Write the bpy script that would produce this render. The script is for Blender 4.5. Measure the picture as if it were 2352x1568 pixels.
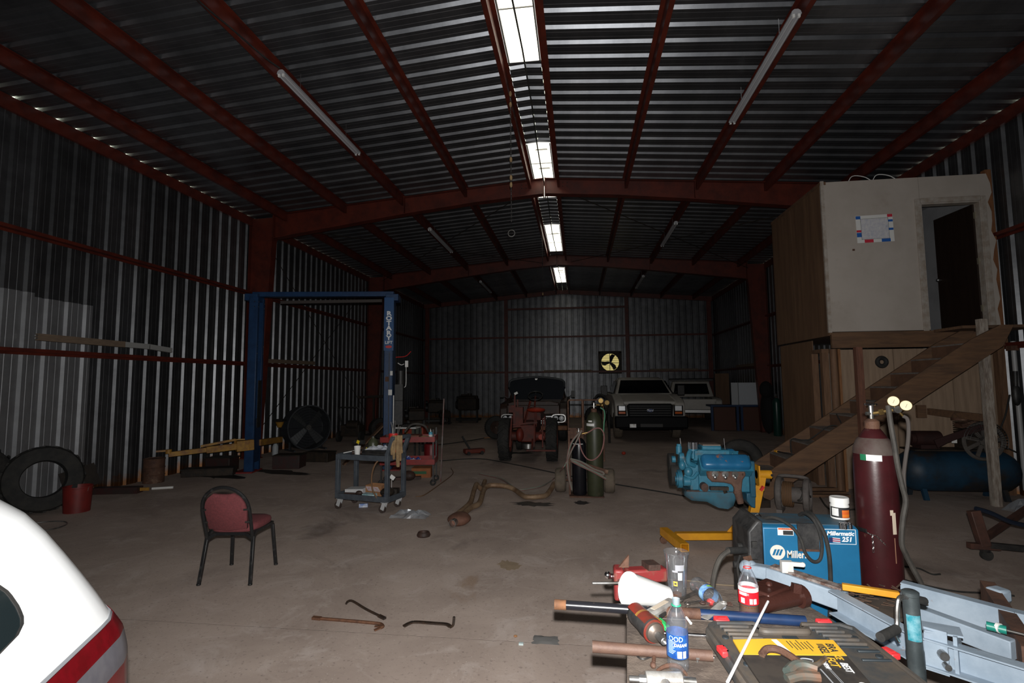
import bpy, bmesh, math, random
from mathutils import Vector, Matrix, Euler
random.seed(7)
pi = math.pi
R = math.radians
S = bpy.context.scene
for o in list(bpy.data.objects):
    bpy.data.objects.remove(o, do_unlink=True)
COL = S.collection

# ------------------------------------------------------------------ camera, sky, flash, exposure
CAM = Vector((0.0, 0.0, 1.736))
YAW, PITCH, ROLL, FPX = 0.1279, 0.0808, -0.0078, 1170.7
_f = Vector((-math.sin(YAW)*math.cos(PITCH), math.cos(YAW)*math.cos(PITCH), math.sin(PITCH)))
_r0 = Vector((math.cos(YAW), math.sin(YAW), 0)); _u0 = _r0.cross(_f)
_r = math.cos(ROLL)*_r0 + math.sin(ROLL)*_u0
_u = -math.sin(ROLL)*_r0 + math.cos(ROLL)*_u0
cd = bpy.data.cameras.new('camera'); cam = bpy.data.objects.new('camera', cd); COL.objects.link(cam)
cam.matrix_world = Matrix(((_r.x, _u.x, -_f.x, CAM.x), (_r.y, _u.y, -_f.y, CAM.y), (_r.z, _u.z, -_f.z, CAM.z), (0, 0, 0, 1)))
cd.sensor_fit = 'HORIZONTAL'; cd.sensor_width = 36.0; cd.lens = 36.0*FPX/2352; cd.clip_start = 0.05; cd.clip_end = 200
S.camera = cam
S.view_settings.view_transform = 'Standard'; S.view_settings.look = 'None'
S.view_settings.exposure = 0.0; S.view_settings.gamma = 1.0; S.view_settings.use_curve_mapping = False
wd = bpy.data.worlds.new('sky'); S.world = wd; wd.use_nodes = True
wb = wd.node_tree.nodes['Background']; wb.inputs[0].default_value = (0.92, 0.96, 0.72, 1); wb.inputs[1].default_value = 4.0
# the flash on the photographer's camera
fl = bpy.data.lights.new('camera_flash', 'SPOT'); fl.energy = 930; fl.color = (1.0, 0.985, 0.96)
fl.spot_size = R(130); fl.spot_blend = 1.0; fl.shadow_soft_size = 0.018
flash = bpy.data.objects.new('camera_flash', fl); COL.objects.link(flash)
flash.matrix_world = cam.matrix_world.copy(); flash.location = CAM + Vector((0.012, -0.02, 0.115))
flash.rotation_euler = cam.matrix_world.to_euler(); flash.scale = (1.45, 1.0, 1.0)      # a flash head throws a wide, low beam

def ray(px, py):
    return _r*((px-1176)/FPX) - _u*((py-784)/FPX) + _f
def G(px, py, z=0.0):                       # survey point: where a sight line meets the level z
    d = ray(px, py); return CAM + d*((z-CAM.z)/d.z)
def V(px, py, y):                           # ... or the upright plane at depth y
    d = ray(px, py); return CAM + d*((y-CAM.y)/d.y)
def VX(px, py, x):
    d = ray(px, py); return CAM + d*((x-CAM.x)/d.x)

# ------------------------------------------------------------------ materials
def M(name, c, rough=0.6, metal=0.0, c2=None, scale=6.0, mix=(0.40, 0.62), bump=0.0, bscale=None, spec=0.5, stretch=None, c3=None, s3=1.2, m3=(0.55, 0.68), trans=0.0, rv=0.0):
    m = bpy.data.materials.new(name); m.use_nodes = True
    nt = m.node_tree; b = nt.nodes['Principled BSDF']
    b.inputs['Base Color'].default_value = (*c, 1); b.inputs['Roughness'].default_value = rough
    b.inputs['Metallic'].default_value = metal; b.inputs['Specular IOR Level'].default_value = spec
    if trans: b.inputs['Transmission Weight'].default_value = trans
    if c2 or bump:
        tc = nt.nodes.new('ShaderNodeTexCoord'); vec = tc.outputs['Object']
        if stretch:
            mp = nt.nodes.new('ShaderNodeMapping'); mp.inputs['Scale'].default_value = stretch
            nt.links.new(vec, mp.inputs[0]); vec = mp.outputs[0]
    def noise(sc, det=6):
        n = nt.nodes.new('ShaderNodeTexNoise'); n.inputs['Scale'].default_value = sc; n.inputs['Detail'].default_value = det
        n.inputs['Roughness'].default_value = 0.65; nt.links.new(vec, n.inputs['Vector']); return n
    def ramp(n, lo, hi):
        r = nt.nodes.new('ShaderNodeMapRange'); r.inputs[1].default_value = lo; r.inputs[2].default_value = hi
        nt.links.new(n.outputs['Fac'], r.inputs[0]); return r
    if c2:
        n = noise(scale); r = ramp(n, *mix)
        mx = nt.nodes.new('ShaderNodeMix'); mx.data_type = 'RGBA'
        mx.inputs[6].default_value = (*c, 1); mx.inputs[7].default_value = (*c2, 1)
        nt.links.new(r.outputs[0], mx.inputs[0]); out = mx.outputs[2]
        if c3:
            n3 = noise(s3, 8); r3 = ramp(n3, *m3)
            m3x = nt.nodes.new('ShaderNodeMix'); m3x.data_type = 'RGBA'; m3x.inputs[7].default_value = (*c3, 1)
            nt.links.new(out, m3x.inputs[6]); nt.links.new(r3.outputs[0], m3x.inputs[0]); out = m3x.outputs[2]
        nt.links.new(out, b.inputs['Base Color'])
        if rv:
            rr = nt.nodes.new('ShaderNodeMapRange'); rr.inputs[3].default_value = rough; rr.inputs[4].default_value = rough+rv
            nt.links.new(r.outputs[0], rr.inputs[0]); nt.links.new(rr.outputs[0], b.inputs['Roughness'])
    if bump:
        nb = noise(bscale or scale*4, 4); bp = nt.nodes.new('ShaderNodeBump')
        bp.inputs['Strength'].default_value = bump; bp.inputs['Distance'].default_value = 0.01
        nt.links.new(nb.outputs['Fac'], bp.inputs['Height']); nt.links.new(bp.outputs[0], b.inputs['Normal'])
    return m
def EM(name, c, st):
    m = bpy.data.materials.new(name); m.use_nodes = True; b = m.node_tree.nodes['Principled BSDF']
    b.inputs['Base Color'].default_value = (*c, 1); b.inputs['Emission Color'].default_value = (*c, 1); b.inputs['Emission Strength'].default_value = st
    b.inputs['Roughness'].default_value = 0.6
    return m
def CLEAR(name, c, alpha_like=0.9, rough=0.08):          # thin clear plastic: mostly see-through, glossy
    m = bpy.data.materials.new(name); m.use_nodes = True; nt = m.node_tree; nt.nodes.clear()
    o = nt.nodes.new('ShaderNodeOutputMaterial'); t = nt.nodes.new('ShaderNodeBsdfTransparent'); t.inputs[0].default_value = (*c, 1)
    g = nt.nodes.new('ShaderNodeBsdfGlossy'); g.inputs[0].default_value = (0.9, 0.93, 0.97, 1); g.inputs[1].default_value = rough
    d = nt.nodes.new('ShaderNodeBsdfDiffuse'); d.inputs[0].default_value = (0.75, 0.8, 0.86, 1)
    lw = nt.nodes.new('ShaderNodeLayerWeight'); lw.inputs[0].default_value = 0.35
    a = nt.nodes.new('ShaderNodeMixShader'); a.inputs[0].default_value = 1-alpha_like
    b = nt.nodes.new('ShaderNodeMixShader')
    mr = nt.nodes.new('ShaderNodeMapRange'); mr.inputs[3].default_value = 0.05; mr.inputs[4].default_value = 0.55
    nt.links.new(lw.outputs['Facing'], mr.inputs[0]); nt.links.new(mr.outputs[0], b.inputs[0])
    nt.links.new(t.outputs[0], a.inputs[1]); nt.links.new(d.outputs[0], a.inputs[2])
    nt.links.new(a.outputs[0], b.inputs[1]); nt.links.new(g.outputs[0], b.inputs[2]); nt.links.new(b.outputs[0], o.inputs[0])
    return m

# ------------------------------------------------------------------ mesh builder
def xf(loc=(0, 0, 0), rot=(0, 0, 0)):
    return Matrix.Translation(Vector(loc)) @ Euler(rot).to_matrix().to_4x4()
def frame(p0, p1, up=None):                   # matrix whose z runs p0 -> p1
    p0 = Vector(p0); d = (Vector(p1)-p0).normalized()
    u = Vector(up) if up else (Vector((0, 0, 1)) if abs(d.z) < 0.95 else Vector((0, 1, 0)))
    x = u.cross(d).normalized(); y = d.cross(x)
    return Matrix(((x.x, y.x, d.x, p0.x), (x.y, y.y, d.y, p0.y), (x.z, y.z, d.z, p0.z), (0, 0, 0, 1)))
def smooth_path(pts, k=6):
    P = [Vector(p) for p in pts]
    if len(P) < 3: return P
    out = []
    Q = [P[0]*2-P[1]]+P+[P[-1]*2-P[-2]]
    for i in range(1, len(Q)-2):
        a, b, c, d = Q[i-1:i+3]
        for j in range(k):
            t = j/k
            out.append(0.5*((2*b)+(c-a)*t+(2*a-5*b+4*c-d)*t*t+(3*b-a-3*c+d)*t**3))
    out.append(P[-1]); return out
class MB:
    def __init__(s): s.v = []; s.f = []
    def add(s, v, f, m=None):
        n = len(s.v)
        s.v += [(m @ Vector(p)) if m else Vector(p) for p in v]
        s.f += [tuple(i+n for i in q) for q in f]; return s
    def box(s, c, d, rot=(0, 0, 0), m=None):
        x, y, z = d[0]/2, d[1]/2, d[2]/2
        v = [(-x, -y, -z), (x, -y, -z), (x, y, -z), (-x, y, -z), (-x, -y, z), (x, -y, z), (x, y, z), (-x, y, z)]
        f = [(0, 3, 2, 1), (4, 5, 6, 7), (0, 1, 5, 4), (1, 2, 6, 5), (2, 3, 7, 6), (3, 0, 4, 7)]
        t = xf(c, rot); return s.add(v, f, m @ t if m else t)
    def bar(s, p0, p1, w, h, up=None):         # rectangular bar, w across, h along up
        L = (Vector(p1)-Vector(p0)).length; t = frame(p0, p1, up)
        return s.box((0, 0, L/2), (w, h, L), m=t)
    def rings(s, rs, cap0=True, cap1=True, closed=False):
        n = len(rs[0]); b = len(s.v)
        for r in rs: s.v += [Vector(p) for p in r]
        k = len(rs)
        for i in range(k if closed else k-1):
            j = (i+1) % k
            for q in range(n):
                s.f.append((b+i*n+q, b+i*n+(q+1) % n, b+j*n+(q+1) % n, b+j*n+q))
        if not closed:
            if cap0: s.f.append(tuple(b+q for q in reversed(range(n))))
            if cap1: s.f.append(tuple(b+(k-1)*n+q for q in range(n)))
        return s
    def cyl(s, p0, p1, r, r2=None, n=14, caps=True):
        r2 = r if r2 is None else r2
        t = frame(p0, p1); L = (Vector(p1)-Vector(p0)).length
        c = [(math.cos(2*pi*i/n), math.sin(2*pi*i/n)) for i in range(n)]
        return s.rings([[t @ Vector((r*a, r*b, 0)) for a, b in c], [t @ Vector((r2*a, r2*b, L)) for a, b in c]], caps, caps)
    def tube(s, pts, r, n=8, closed=False, k=0, rr=None):
        P = smooth_path(pts, k) if k else [Vector(p) for p in pts]
        m = len(P); rs = []; prev = None
        for i, p in enumerate(P):
            if closed: d = P[(i+1) % m]-P[i-1]
            else: d = P[min(i+1, m-1)]-P[max(i-1, 0)]
            d = d.normalized()
            if prev is None:
                u = Vector((0, 0, 1)) if abs(d.z) < 0.9 else Vector((1, 0, 0)); x = u.cross(d).normalized()
            else:
                x = (prev-d*prev.dot(d)).normalized()
            prev = x; y = d.cross(x)
            q = r if rr is None else rr(i/(m-1))
            rs.append([p+x*(q*math.cos(2*pi*j/n))+y*(q*math.sin(2*pi*j/n)) for j in range(n)])
        return s.rings(rs, closed=closed)
    def lathe(s, prof, n=20, m=None, cap0=True, cap1=True):
        m = m or Matrix()
        return s.rings([[m @ Vector((r*math.cos(2*pi*i/n), r*math.sin(2*pi*i/n), z)) for i in range(n)] for r, z in prof], cap0, cap1)
    def prism(s, poly, z0, z1, m=None):
        n = len(poly); m = m or Matrix()
        return s.rings([[m @ Vector((x, y, z0)) for x, y in poly], [m @ Vector((x, y, z1)) for x, y in poly]])
    def ell(s, c, r, n=14, k=8, m=None):
        t = Matrix.Translation(Vector(c)); t = m @ t if m else t
        return s.rings([[t @ Vector((r[0]*math.sin(a)*math.cos(2*pi*i/n), r[1]*math.sin(a)*math.sin(2*pi*i/n), -r[2]*math.cos(a))) for i in range(n)]
                        for a in [0.06+(pi-0.12)*j/k for j in range(k+1)]])
    def torus(s, c, R_, r, m=None, n=24, k=8, sy=1.0):
        t = (m or Matrix()) @ Matrix.Translation(Vector(c))
        return s.rings([[t @ Vector(((R_+r*math.cos(2*pi*j/k))*math.cos(2*pi*i/n), (R_+r*math.cos(2*pi*j/k))*math.sin(2*pi*i/n), sy*r*math.sin(2*pi*j/k))) for j in range(k)] for i in range(n)], closed=True)
    def build(s, name, mat, parent=None, sm=35, bevel=0.0, mesh_only=False):
        vs = s.v
        if parent is not None and parent.get('_w'):
            inv = parent.matrix_basis.inverted(); vs = [inv @ p for p in vs]
        me = bpy.data.meshes.new(name); me.from_pydata([tuple(p) for p in vs], [], s.f)
        bm = bmesh.new(); bm.from_mesh(me)
        bmesh.ops.recalc_face_normals(bm, faces=bm.faces)
        if sm:
            for f in bm.faces: f.smooth = True
            lim = R(sm)
            for e in bm.edges:
                e.smooth = len(e.link_faces) == 2 and e.calc_face_angle(pi) < lim
        bm.to_mesh(me); bm.free()
        me.materials.append(mat)
        if mesh_only: return me
        o = bpy.data.objects.new(name, me); COL.objects.link(o)
        if parent is not None: o.parent = parent
        if bevel:
            md = o.modifiers.new('bevel', 'BEVEL'); md.width = bevel; md.segments = 2; md.limit_method = 'ANGLE'; md.angle_limit = R(40)
        return o
def tag(o, label=None, cat=None, group=None, kind=None):
    if label: o['label'] = label
    if cat: o['category'] = cat
    if group: o['group'] = group
    if kind: o['kind'] = kind
    return o
def thing(name, label, cat, loc=(0, 0, 0), rz=0.0, group=None, world=False, kind=None):
    o = bpy.data.objects.new(name, None); COL.objects.link(o); o.empty_display_size = 0.1
    o.location = loc; o.rotation_euler = (0, 0, rz)
    o.matrix_basis = xf(loc, (0, 0, rz))
    if world: o['_w'] = 1
    return tag(o, label, cat, group, kind)
def solo(mb, name, mat, label, cat, group=None, sm=35, bevel=0.0):      # a thing that is one mesh, origin at its base
    xs = [p.x for p in mb.v]; ys = [p.y for p in mb.v]; z = min(p.z for p in mb.v)
    c = Vector(((min(xs)+max(xs))/2, (min(ys)+max(ys))/2, z))
    mb.v = [p-c for p in mb.v]
    o = mb.build(name, mat, None, sm, bevel); o.location = c
    return tag(o, label, cat, group)
def copy_tree(o, parent=None):
    c = o.copy(); COL.objects.link(c)
    if parent is not None: c.parent = parent
    for ch in list(o.children): copy_tree(ch, c)
    return c
def share(me, name, parent=None, mat=None):
    o = bpy.data.objects.new(name, me); COL.objects.link(o)
    if parent is not None: o.parent = parent
    if mat is not None: o.matrix_basis = mat
    return o
def text(body, size, m, depth=0.001, bold=0.0, align='CENTER', shear=0.0, space=1.0, sx=1.0, warp=None):   # lettering as a thin mesh, into an MB
    cu = bpy.data.curves.new('lettering', 'FONT'); cu.body = body; cu.size = size; cu.extrude = depth; cu.offset = bold
    cu.align_x = align; cu.align_y = 'CENTER'; cu.shear = shear; cu.space_character = space; cu.resolution_u = 2; cu.space_line = 0.8
    ob = bpy.data.objects.new('lettering', cu); COL.objects.link(ob)
    me = bpy.data.meshes.new_from_object(ob.evaluated_get(bpy.context.evaluated_depsgraph_get()))
    mb = MB(); vv = [Vector((v.co.x*sx, v.co.y, v.co.z)) for v in me.vertices]
    if warp: vv = [warp(p) for p in vv]
    mb.add(vv, [tuple(p.vertices) for p in me.polygons], m)
    bpy.data.objects.remove(ob, do_unlink=True); bpy.data.curves.remove(cu); bpy.data.meshes.remove(me)
    return mb
# ------------------------------------------------------------------ shared materials
red_steel = M('red_oxide_steel', (0.125, 0.020, 0.010), 0.5, 0.0, (0.07, 0.013, 0.008), 3.0, bump=0.15)
galv = M('galvanized_sheet', (0.19, 0.195, 0.205), 0.40, 0.85, (0.135, 0.138, 0.146), 2.2, bump=0.05, bscale=14, stretch=(1, 1, 0.25))
def rusty_foot(m):            # wall sheets are rusted along the floor (sheet length runs along object y)
    nt = m.node_tree; b = nt.nodes['Principled BSDF']; L = b.inputs['Base Color'].links[0].from_socket
    tc = nt.nodes.new('ShaderNodeTexCoord'); sp = nt.nodes.new('ShaderNodeSeparateXYZ'); nt.links.new(tc.outputs['Object'], sp.inputs[0])
    n = nt.nodes.new('ShaderNodeTexNoise'); n.inputs['Scale'].default_value = 7; nt.links.new(tc.outputs['Object'], n.inputs[0])
    a = nt.nodes.new('ShaderNodeMath'); a.operation = 'MULTIPLY_ADD'; a.inputs[1].default_value = 0.5; nt.links.new(n.outputs[0], a.inputs[0]); nt.links.new(sp.outputs[1], a.inputs[2])
    r = nt.nodes.new('ShaderNodeMapRange'); r.inputs[1].default_value = 0.46; r.inputs[2].default_value = 0.30; nt.links.new(a.outputs[0], r.inputs[0])
    x = nt.nodes.new('ShaderNodeMix'); x.data_type = 'RGBA'; x.inputs[7].default_value = (0.22, 0.10, 0.04, 1); nt.links.new(L, x.inputs[6]); nt.links.new(r.outputs[0], x.inputs[0]); nt.links.new(x.outputs[2], b.inputs['Base Color'])
def vary(m, lo, hi):          # each sheet weathered a little differently
    nt = m.node_tree; b = nt.nodes['Principled BSDF']; L = b.inputs['Base Color'].links[0].from_socket
    oi = nt.nodes.new('ShaderNodeObjectInfo'); r = nt.nodes.new('ShaderNodeMapRange'); r.inputs[3].default_value = lo; r.inputs[4].default_value = hi; nt.links.new(oi.outputs['Random'], r.inputs[0])
    v = nt.nodes.new('ShaderNodeVectorMath'); v.operation = 'SCALE'; nt.links.new(L, v.inputs[0]); nt.links.new(r.outputs[0], v.inputs['Scale']); nt.links.new(v.outputs[0], b.inputs['Base Color'])
vary(galv, 0.72, 1.15)
rusty_foot(galv)
galv_clean = M('cleaner_galvanized_sheet', (0.40, 0.41, 0.43), 0.42, 0.7, (0.33, 0.335, 0.35), 2.2, bump=0.05, bscale=14, stretch=(1, 1, 0.25))
galv_roof = M('galvanized_roof_sheet', (0.27, 0.28, 0.30), 0.40, 0.9, (0.19, 0.198, 0.215), 1.6, bump=0.05, bscale=10, stretch=(0.3, 1, 1))
black_metal = M('black_metal', (0.010, 0.010, 0.011), 0.5, 0.0, (0.03, 0.028, 0.026), 14, bump=0.1)
black_rubber = M('black_rubber', (0.014, 0.014, 0.014), 0.8, 0, (0.03, 0.028, 0.025), 9, bump=0.3)
dark_grime = M('dark_greasy_metal', (0.022, 0.018, 0.015), 0.6, 0.2, (0.045, 0.03, 0.02), 8, bump=0.3)
steel = M('bare_steel', (0.45, 0.45, 0.45), 0.35, 0.9, (0.25, 0.24, 0.22), 12)
chrome = M('chrome', (0.7, 0.7, 0.72), 0.2, 1.0)
rust = M('rusty_steel', (0.125, 0.06, 0.036), 0.75, 0.1, (0.07, 0.033, 0.022), 9, bump=0.4, c3=(0.24, 0.15, 0.10), s3=5)
rust_dark = M('dark_rusty_steel', (0.075, 0.038, 0.028), 0.6, 0.2, (0.035, 0.022, 0.018), 9, bump=0.4)
white_paint = M('white_enamel', (0.72, 0.72, 0.70), 0.4, 0, (0.6, 0.58, 0.54), 8)
white_plastic = M('white_plastic', (0.8, 0.8, 0.78), 0.45)
foam = M('white_foam', (0.86, 0.86, 0.84), 0.75, bump=0.05, bscale=120)
wood = M('weathered_lumber', (0.165, 0.088, 0.046), 0.75, 0, (0.115, 0.062, 0.035), 2.5, bump=0.25, stretch=(1.2, 9, 9), c3=(0.075, 0.045, 0.03), s3=0.9)
wood_v = M('weathered_upright_lumber', (0.185, 0.10, 0.055), 0.75, 0, (0.115, 0.06, 0.033), 2.5, bump=0.25, stretch=(9, 9, 1.0))
plywood = M('stained_plywood', (0.175, 0.098, 0.053), 0.7, 0, (0.12, 0.065, 0.036), 1.6, bump=0.1, stretch=(6, 6, 0.5))
ply_pale = M('pale_plywood', (0.34, 0.24, 0.165), 0.75, 0, (0.26, 0.18, 0.122), 2.2, bump=0.1, stretch=(7, 7, 0.6))
yellow_paint = M('yellow_paint', (0.72, 0.33, 0.015), 0.45, 0, (0.60, 0.26, 0.015), 6, bump=0.08)
yellow_worn = M('worn_yellow_paint', (0.42, 0.22, 0.03), 0.55, 0, (0.22, 0.10, 0.03), 7, bump=0.2)
red_paint = M('red_paint', (0.26, 0.010, 0.008), 0.4, 0, (0.16, 0.009, 0.007), 6)
red_plastic = M('red_plastic', (0.62, 0.03, 0.025), 0.45)
blue_lift = M('blue_lift_paint', (0.013, 0.050, 0.135), 0.4, 0.0, (0.010, 0.036, 0.10), 7, bump=0.15, bscale=40)
cardboard = M('brown_cardboard', (0.34, 0.17, 0.075), 0.8, 0, (0.27, 0.13, 0.06), 6)
cloth_tan = M('tan_glove_leather', (0.34, 0.23, 0.115), 0.85, 0, (0.22, 0.14, 0.07), 14, bump=0.4)
paper = M('white_paper', (0.75, 0.75, 0.73), 0.8)
ink = M('black_ink', (0.02, 0.02, 0.022), 0.7)
ink_white = M('white_ink', (0.82, 0.83, 0.84), 0.6)
clear = CLEAR('clear_plastic', (0.95, 0.965, 0.98), 0.955)
clear_film = CLEAR('clear_bag_film', (0.80, 0.81, 0.83), 0.80, 0.2)
hose_brown = M('brown_hose_rubber', (0.16, 0.085, 0.04), 0.7)
hose_grey = M('grey_hose_rubber', (0.060, 0.054, 0.046), 0.7, 0, (0.035, 0.031, 0.027), 9)
vary(galv_roof, 0.8, 1.12)
# concrete: dusty, stained, with pale grit
def concrete():
    m = bpy.data.materials.new('dusty_concrete'); m.use_nodes = True; nt = m.node_tree; b = nt.nodes['Principled BSDF']
    tc = nt.nodes.new('ShaderNodeTexCoord')
    def noise(s, d=8, r=0.6, w=0.0):
        n = nt.nodes.new('ShaderNodeTexNoise'); n.inputs['Scale'].default_value = s; n.inputs['Detail'].default_value = d
        n.inputs['Roughness'].default_value = r; n.inputs['Distortion'].default_value = w; nt.links.new(tc.outputs['Object'], n.inputs[0]); return n
    def mix(a, c, n, lo, hi, amt=1.0):
        r = nt.nodes.new('ShaderNodeMapRange'); r.inputs[1].default_value = lo; r.inputs[2].default_value = hi; r.inputs[4].default_value = amt
        nt.links.new(n.outputs[0], r.inputs[0])
        x = nt.nodes.new('ShaderNodeMix'); x.data_type = 'RGBA'
        if isinstance(a, tuple): x.inputs[6].default_value = (*a, 1)
        else: nt.links.new(a, x.inputs[6])
        x.inputs[7].default_value = (*c, 1); nt.links.new(r.outputs[0], x.inputs[0]); return x.outputs[2]
    c = mix((0.510, 0.413, 0.359), (0.374, 0.296, 0.254), noise(0.9, 9, 0.62, 0.4), 0.38, 0.66)
    c = mix(c, (0.609, 0.523, 0.481), noise(2.6, 8, 0.7, 0.8), 0.52, 0.72, 0.8)
    c = mix(c, (0.103, 0.081, 0.073), noise(0.55, 7, 0.6, 0.6), 0.60, 0.72, 0.75)
    c = mix(c, (0.316, 0.202, 0.121), noise(0.7, 6, 0.6, 1.2), 0.66, 0.74, 0.5)
    c = mix(c, (0.150, 0.121, 0.108), noise(38, 3, 0.5), 0.60, 0.74, 0.55)
    v = nt.nodes.new('ShaderNodeTexVoronoi'); v.inputs['Scale'].default_value = 40; nt.links.new(tc.outputs['Object'], v.inputs[0])
    g = nt.nodes.new('ShaderNodeMapRange'); g.inputs[1].default_value = 0.15; g.inputs[2].default_value = 0.08; nt.links.new(v.outputs['Distance'], g.inputs[0])
    k = noise(1.7, 5); kr = nt.nodes.new('ShaderNodeMapRange'); kr.inputs[1].default_value = 0.46; kr.inputs[2].default_value = 0.62; nt.links.new(k.outputs[0], kr.inputs[0])
    mu = nt.nodes.new('ShaderNodeMath'); mu.operation = 'MULTIPLY'; nt.links.new(g.outputs[0], mu.inputs[0]); nt.links.new(kr.outputs[0], mu.inputs[1])
    x = nt.nodes.new('ShaderNodeMix'); x.data_type = 'RGBA'; x.inputs[7].default_value = (0.688, 0.625, 0.550, 1)
    nt.links.new(c, x.inputs[6]); nt.links.new(mu.outputs[0], x.inputs[0]); nt.links.new(x.outputs[2], b.inputs['Base Color'])
    b.inputs['Roughness'].default_value = 0.82; b.inputs['Specular IOR Level'].default_value = 0.25
    bn = nt.nodes.new('ShaderNodeBump'); bn.inputs['Strength'].default_value = 0.25; bn.inputs['Distance'].default_value = 0.004
    nn = noise(60, 5); nt.links.new(nn.outputs[0], bn.inputs['Height']); nt.links.new(bn.outputs[0], b.inputs['Normal'])
    return m
concrete_m = concrete()

# ------------------------------------------------------------------ the building shell
XL, XR, XC = -7.91, 6.54, -0.685
E0, RG = 5.823, 6.386
Y0, Y1 = -3.60, 25.66
SW = 0.9144; NS = 32
HW = (XR-XL)/2; SL = (RG-E0)/HW
def roof_z(x): return RG-abs(x-XC)*SL
mb = MB()
mb.box(((XL+XR)/2, (Y0+Y1)/2, -0.15), (XR-XL+0.3, Y1-Y0+0.3, 0.22))
mb.box(((XL+XR)/2, (Y0+Y1)/2, -0.04), (XR-XL+0.3, Y1-Y0+0.3, 0.07))
for a, b in ((Y0-0.15, 3.553), (3.559, 9.65), (9.656, Y1+0.15)):
    mb.box(((XL+XR)/2, (a+b)/2, -0.025), (XR-XL+0.3, b-a, 0.05))
fl_ = tag(mb.build('floor', concrete_m, sm=0), kind='structure')
MB().box(((XL+XR)/2, 3.556, -0.006), (XR-XL, 0.007, 0.010)).build('joint_dirt', dark_grime, fl_)

def profile():
    pts = []
    for k in range(3):
        c = 0.1524+0.3048*k
        pts += [(c-0.050, 0), (c-0.021, 0.039), (c+0.021, 0.039), (c+0.050, 0)]
        for d in (0.1016, 0.2032):
            q = c+d if c+d < SW else c+d-SW
            pts += [(q-0.012, 0), (q-0.006, 0.003), (q+0.006, 0.003), (q+0.012, 0)]
    pts.sort(); return [(0, 0)]+pts+[(SW, 0)]
PROF = profile()
def sheet_mesh(name, L0, L1, mat, skew=None):          # u along x, length along y, ribs towards +z; skew: top length as a function of u
    mb = MB(); n = len(PROF)
    for u, w in PROF: mb.v.append(Vector((u, L0, w)))
    for u, w in PROF: mb.v.append(Vector((u, L1 if skew is None else skew(u), w)))
    mb.f = [(i, i+1, n+i+1, n+i) for i in range(n-1)]
    return mb.build(name, mat, sm=20, mesh_only=True)
def wall(name): return thing(name, None, None, kind='structure')
# left wall: u along +Y, length up, ribs outwards (-X)
wl = wall('wall_left')
me = sheet_mesh('wall_sheet', 0, E0, galv)
mL = lambda y, z=0: Matrix(((0, 0, -1, XL), (1, 0, 0, y), (0, 1, 0, z), (0, 0, 0, 1)))
for i in range(NS):
    share(me, 'wall_sheet', wl, mL(Y0+SW*i))
# two shorter, cleaner replacement sheets lapped over the left wall's lower half
za = VX(100, 676, XL).z; zb = VX(230, 705, XL).z
for i, z in ((10, za), (11, zb)):
    s_ = share(sheet_mesh('patch_sheet', 0, z, galv_clean), 'patch_sheet', wl, mL(Y0+SW*i) @ Matrix.Translation((0, 0, -0.006)))
    s_['label'] = 'cleaner lapped wall sheet'
wr = wall('wall_right')
mRt = lambda y: Matrix(((0, 0, 1, XR), (1, 0, 0, y), (0, 1, 0, 0), (0, 0, 0, 1)))
for i in range(NS): share(me, 'wall_sheet', wr, mRt(Y0+SW*i))
# end walls, tops cut to the roof slope
wb_ = wall('wall_back'); wf = wall('wall_front')
nb = 16; x0 = XL-0.09
FX, FZ, FR = 1.583, 2.705, 0.43
for i in range(nb):
    xa = x0+SW*i
    sk = lambda u, xa=xa: roof_z(xa+u)
    cut = xa < FX+FR and xa+SW > FX-FR
    hole = cut
    mk = Matrix(((1, 0, 0, xa), (0, 0, 1, Y1), (0, 1, 0, 0), (0, 0, 0, 1)))
    if hole:
        share(sheet_mesh('wall_sheet', 0, FZ-0.46, galv), 'wall_sheet', wb_, mk)
        share(sheet_mesh('wall_sheet', FZ+0.46, 0, galv, sk), 'wall_sheet', wb_, mk)
    else:
        share(sheet_mesh('wall_sheet', 0, 0, galv, sk), 'wall_sheet', wb_, mk)
    share(sheet_mesh('wall_sheet', 0, 0, galv, sk), 'wall_sheet', wf, Matrix(((1, 0, 0, xa), (0, 0, -1, Y0), (0, 1, 0, 0), (0, 0, 0, 1))))
# roof: length runs up the slope
ce = wall('ceiling')
VHALF = 0.235
slope = math.atan(SL); Ls = (HW+0.012-VHALF)/math.cos(slope)
mr = sheet_mesh('roof_sheet', 0, Ls, galv_roof)
cap = sheet_mesh('ridge_cap', 0, VHALF/math.cos(slope), galv_roof)
VENTS = ((3.9, 6.98), (9.55, 12.45), (14.75, 17.75), (20.45, 23.45))
def slope_m(side, y, d0):        # side -1 left, +1 right; d0 = distance from eave
    d = Vector((-side*math.cos(slope), 0, math.sin(slope))); n = Vector((side*math.sin(slope), 0, math.cos(slope)))
    o = Vector((XC+side*(HW+0.012), y, E0-0.012*SL))+d*d0
    return Matrix(((0, d.x, n.x, o.x), (1, d.y, n.y, o.y), (0, d.z, n.z, o.z), (0, 0, 0, 1)))
for i in range(NS):
    y = Y0+SW*i
    for sd in (-1, 1):
        share(mr, 'roof_sheet', ce, slope_m(sd, y, 0))
gaps = []; q = Y0
for a, b in VENTS: gaps.append((q, a)); q = b
gaps.append((q, Y1))
for a, b in gaps:
    n = max(1, round((b-a)/SW))
    for i in range(n):
        for sd in (-1, 1):
            m = slope_m(sd, a+(b-a)*i/n, Ls) @ Matrix.Diagonal(((b-a)/n/SW, 1, 1, 1)); share(cap, 'ridge_cap', ce, m)
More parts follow.
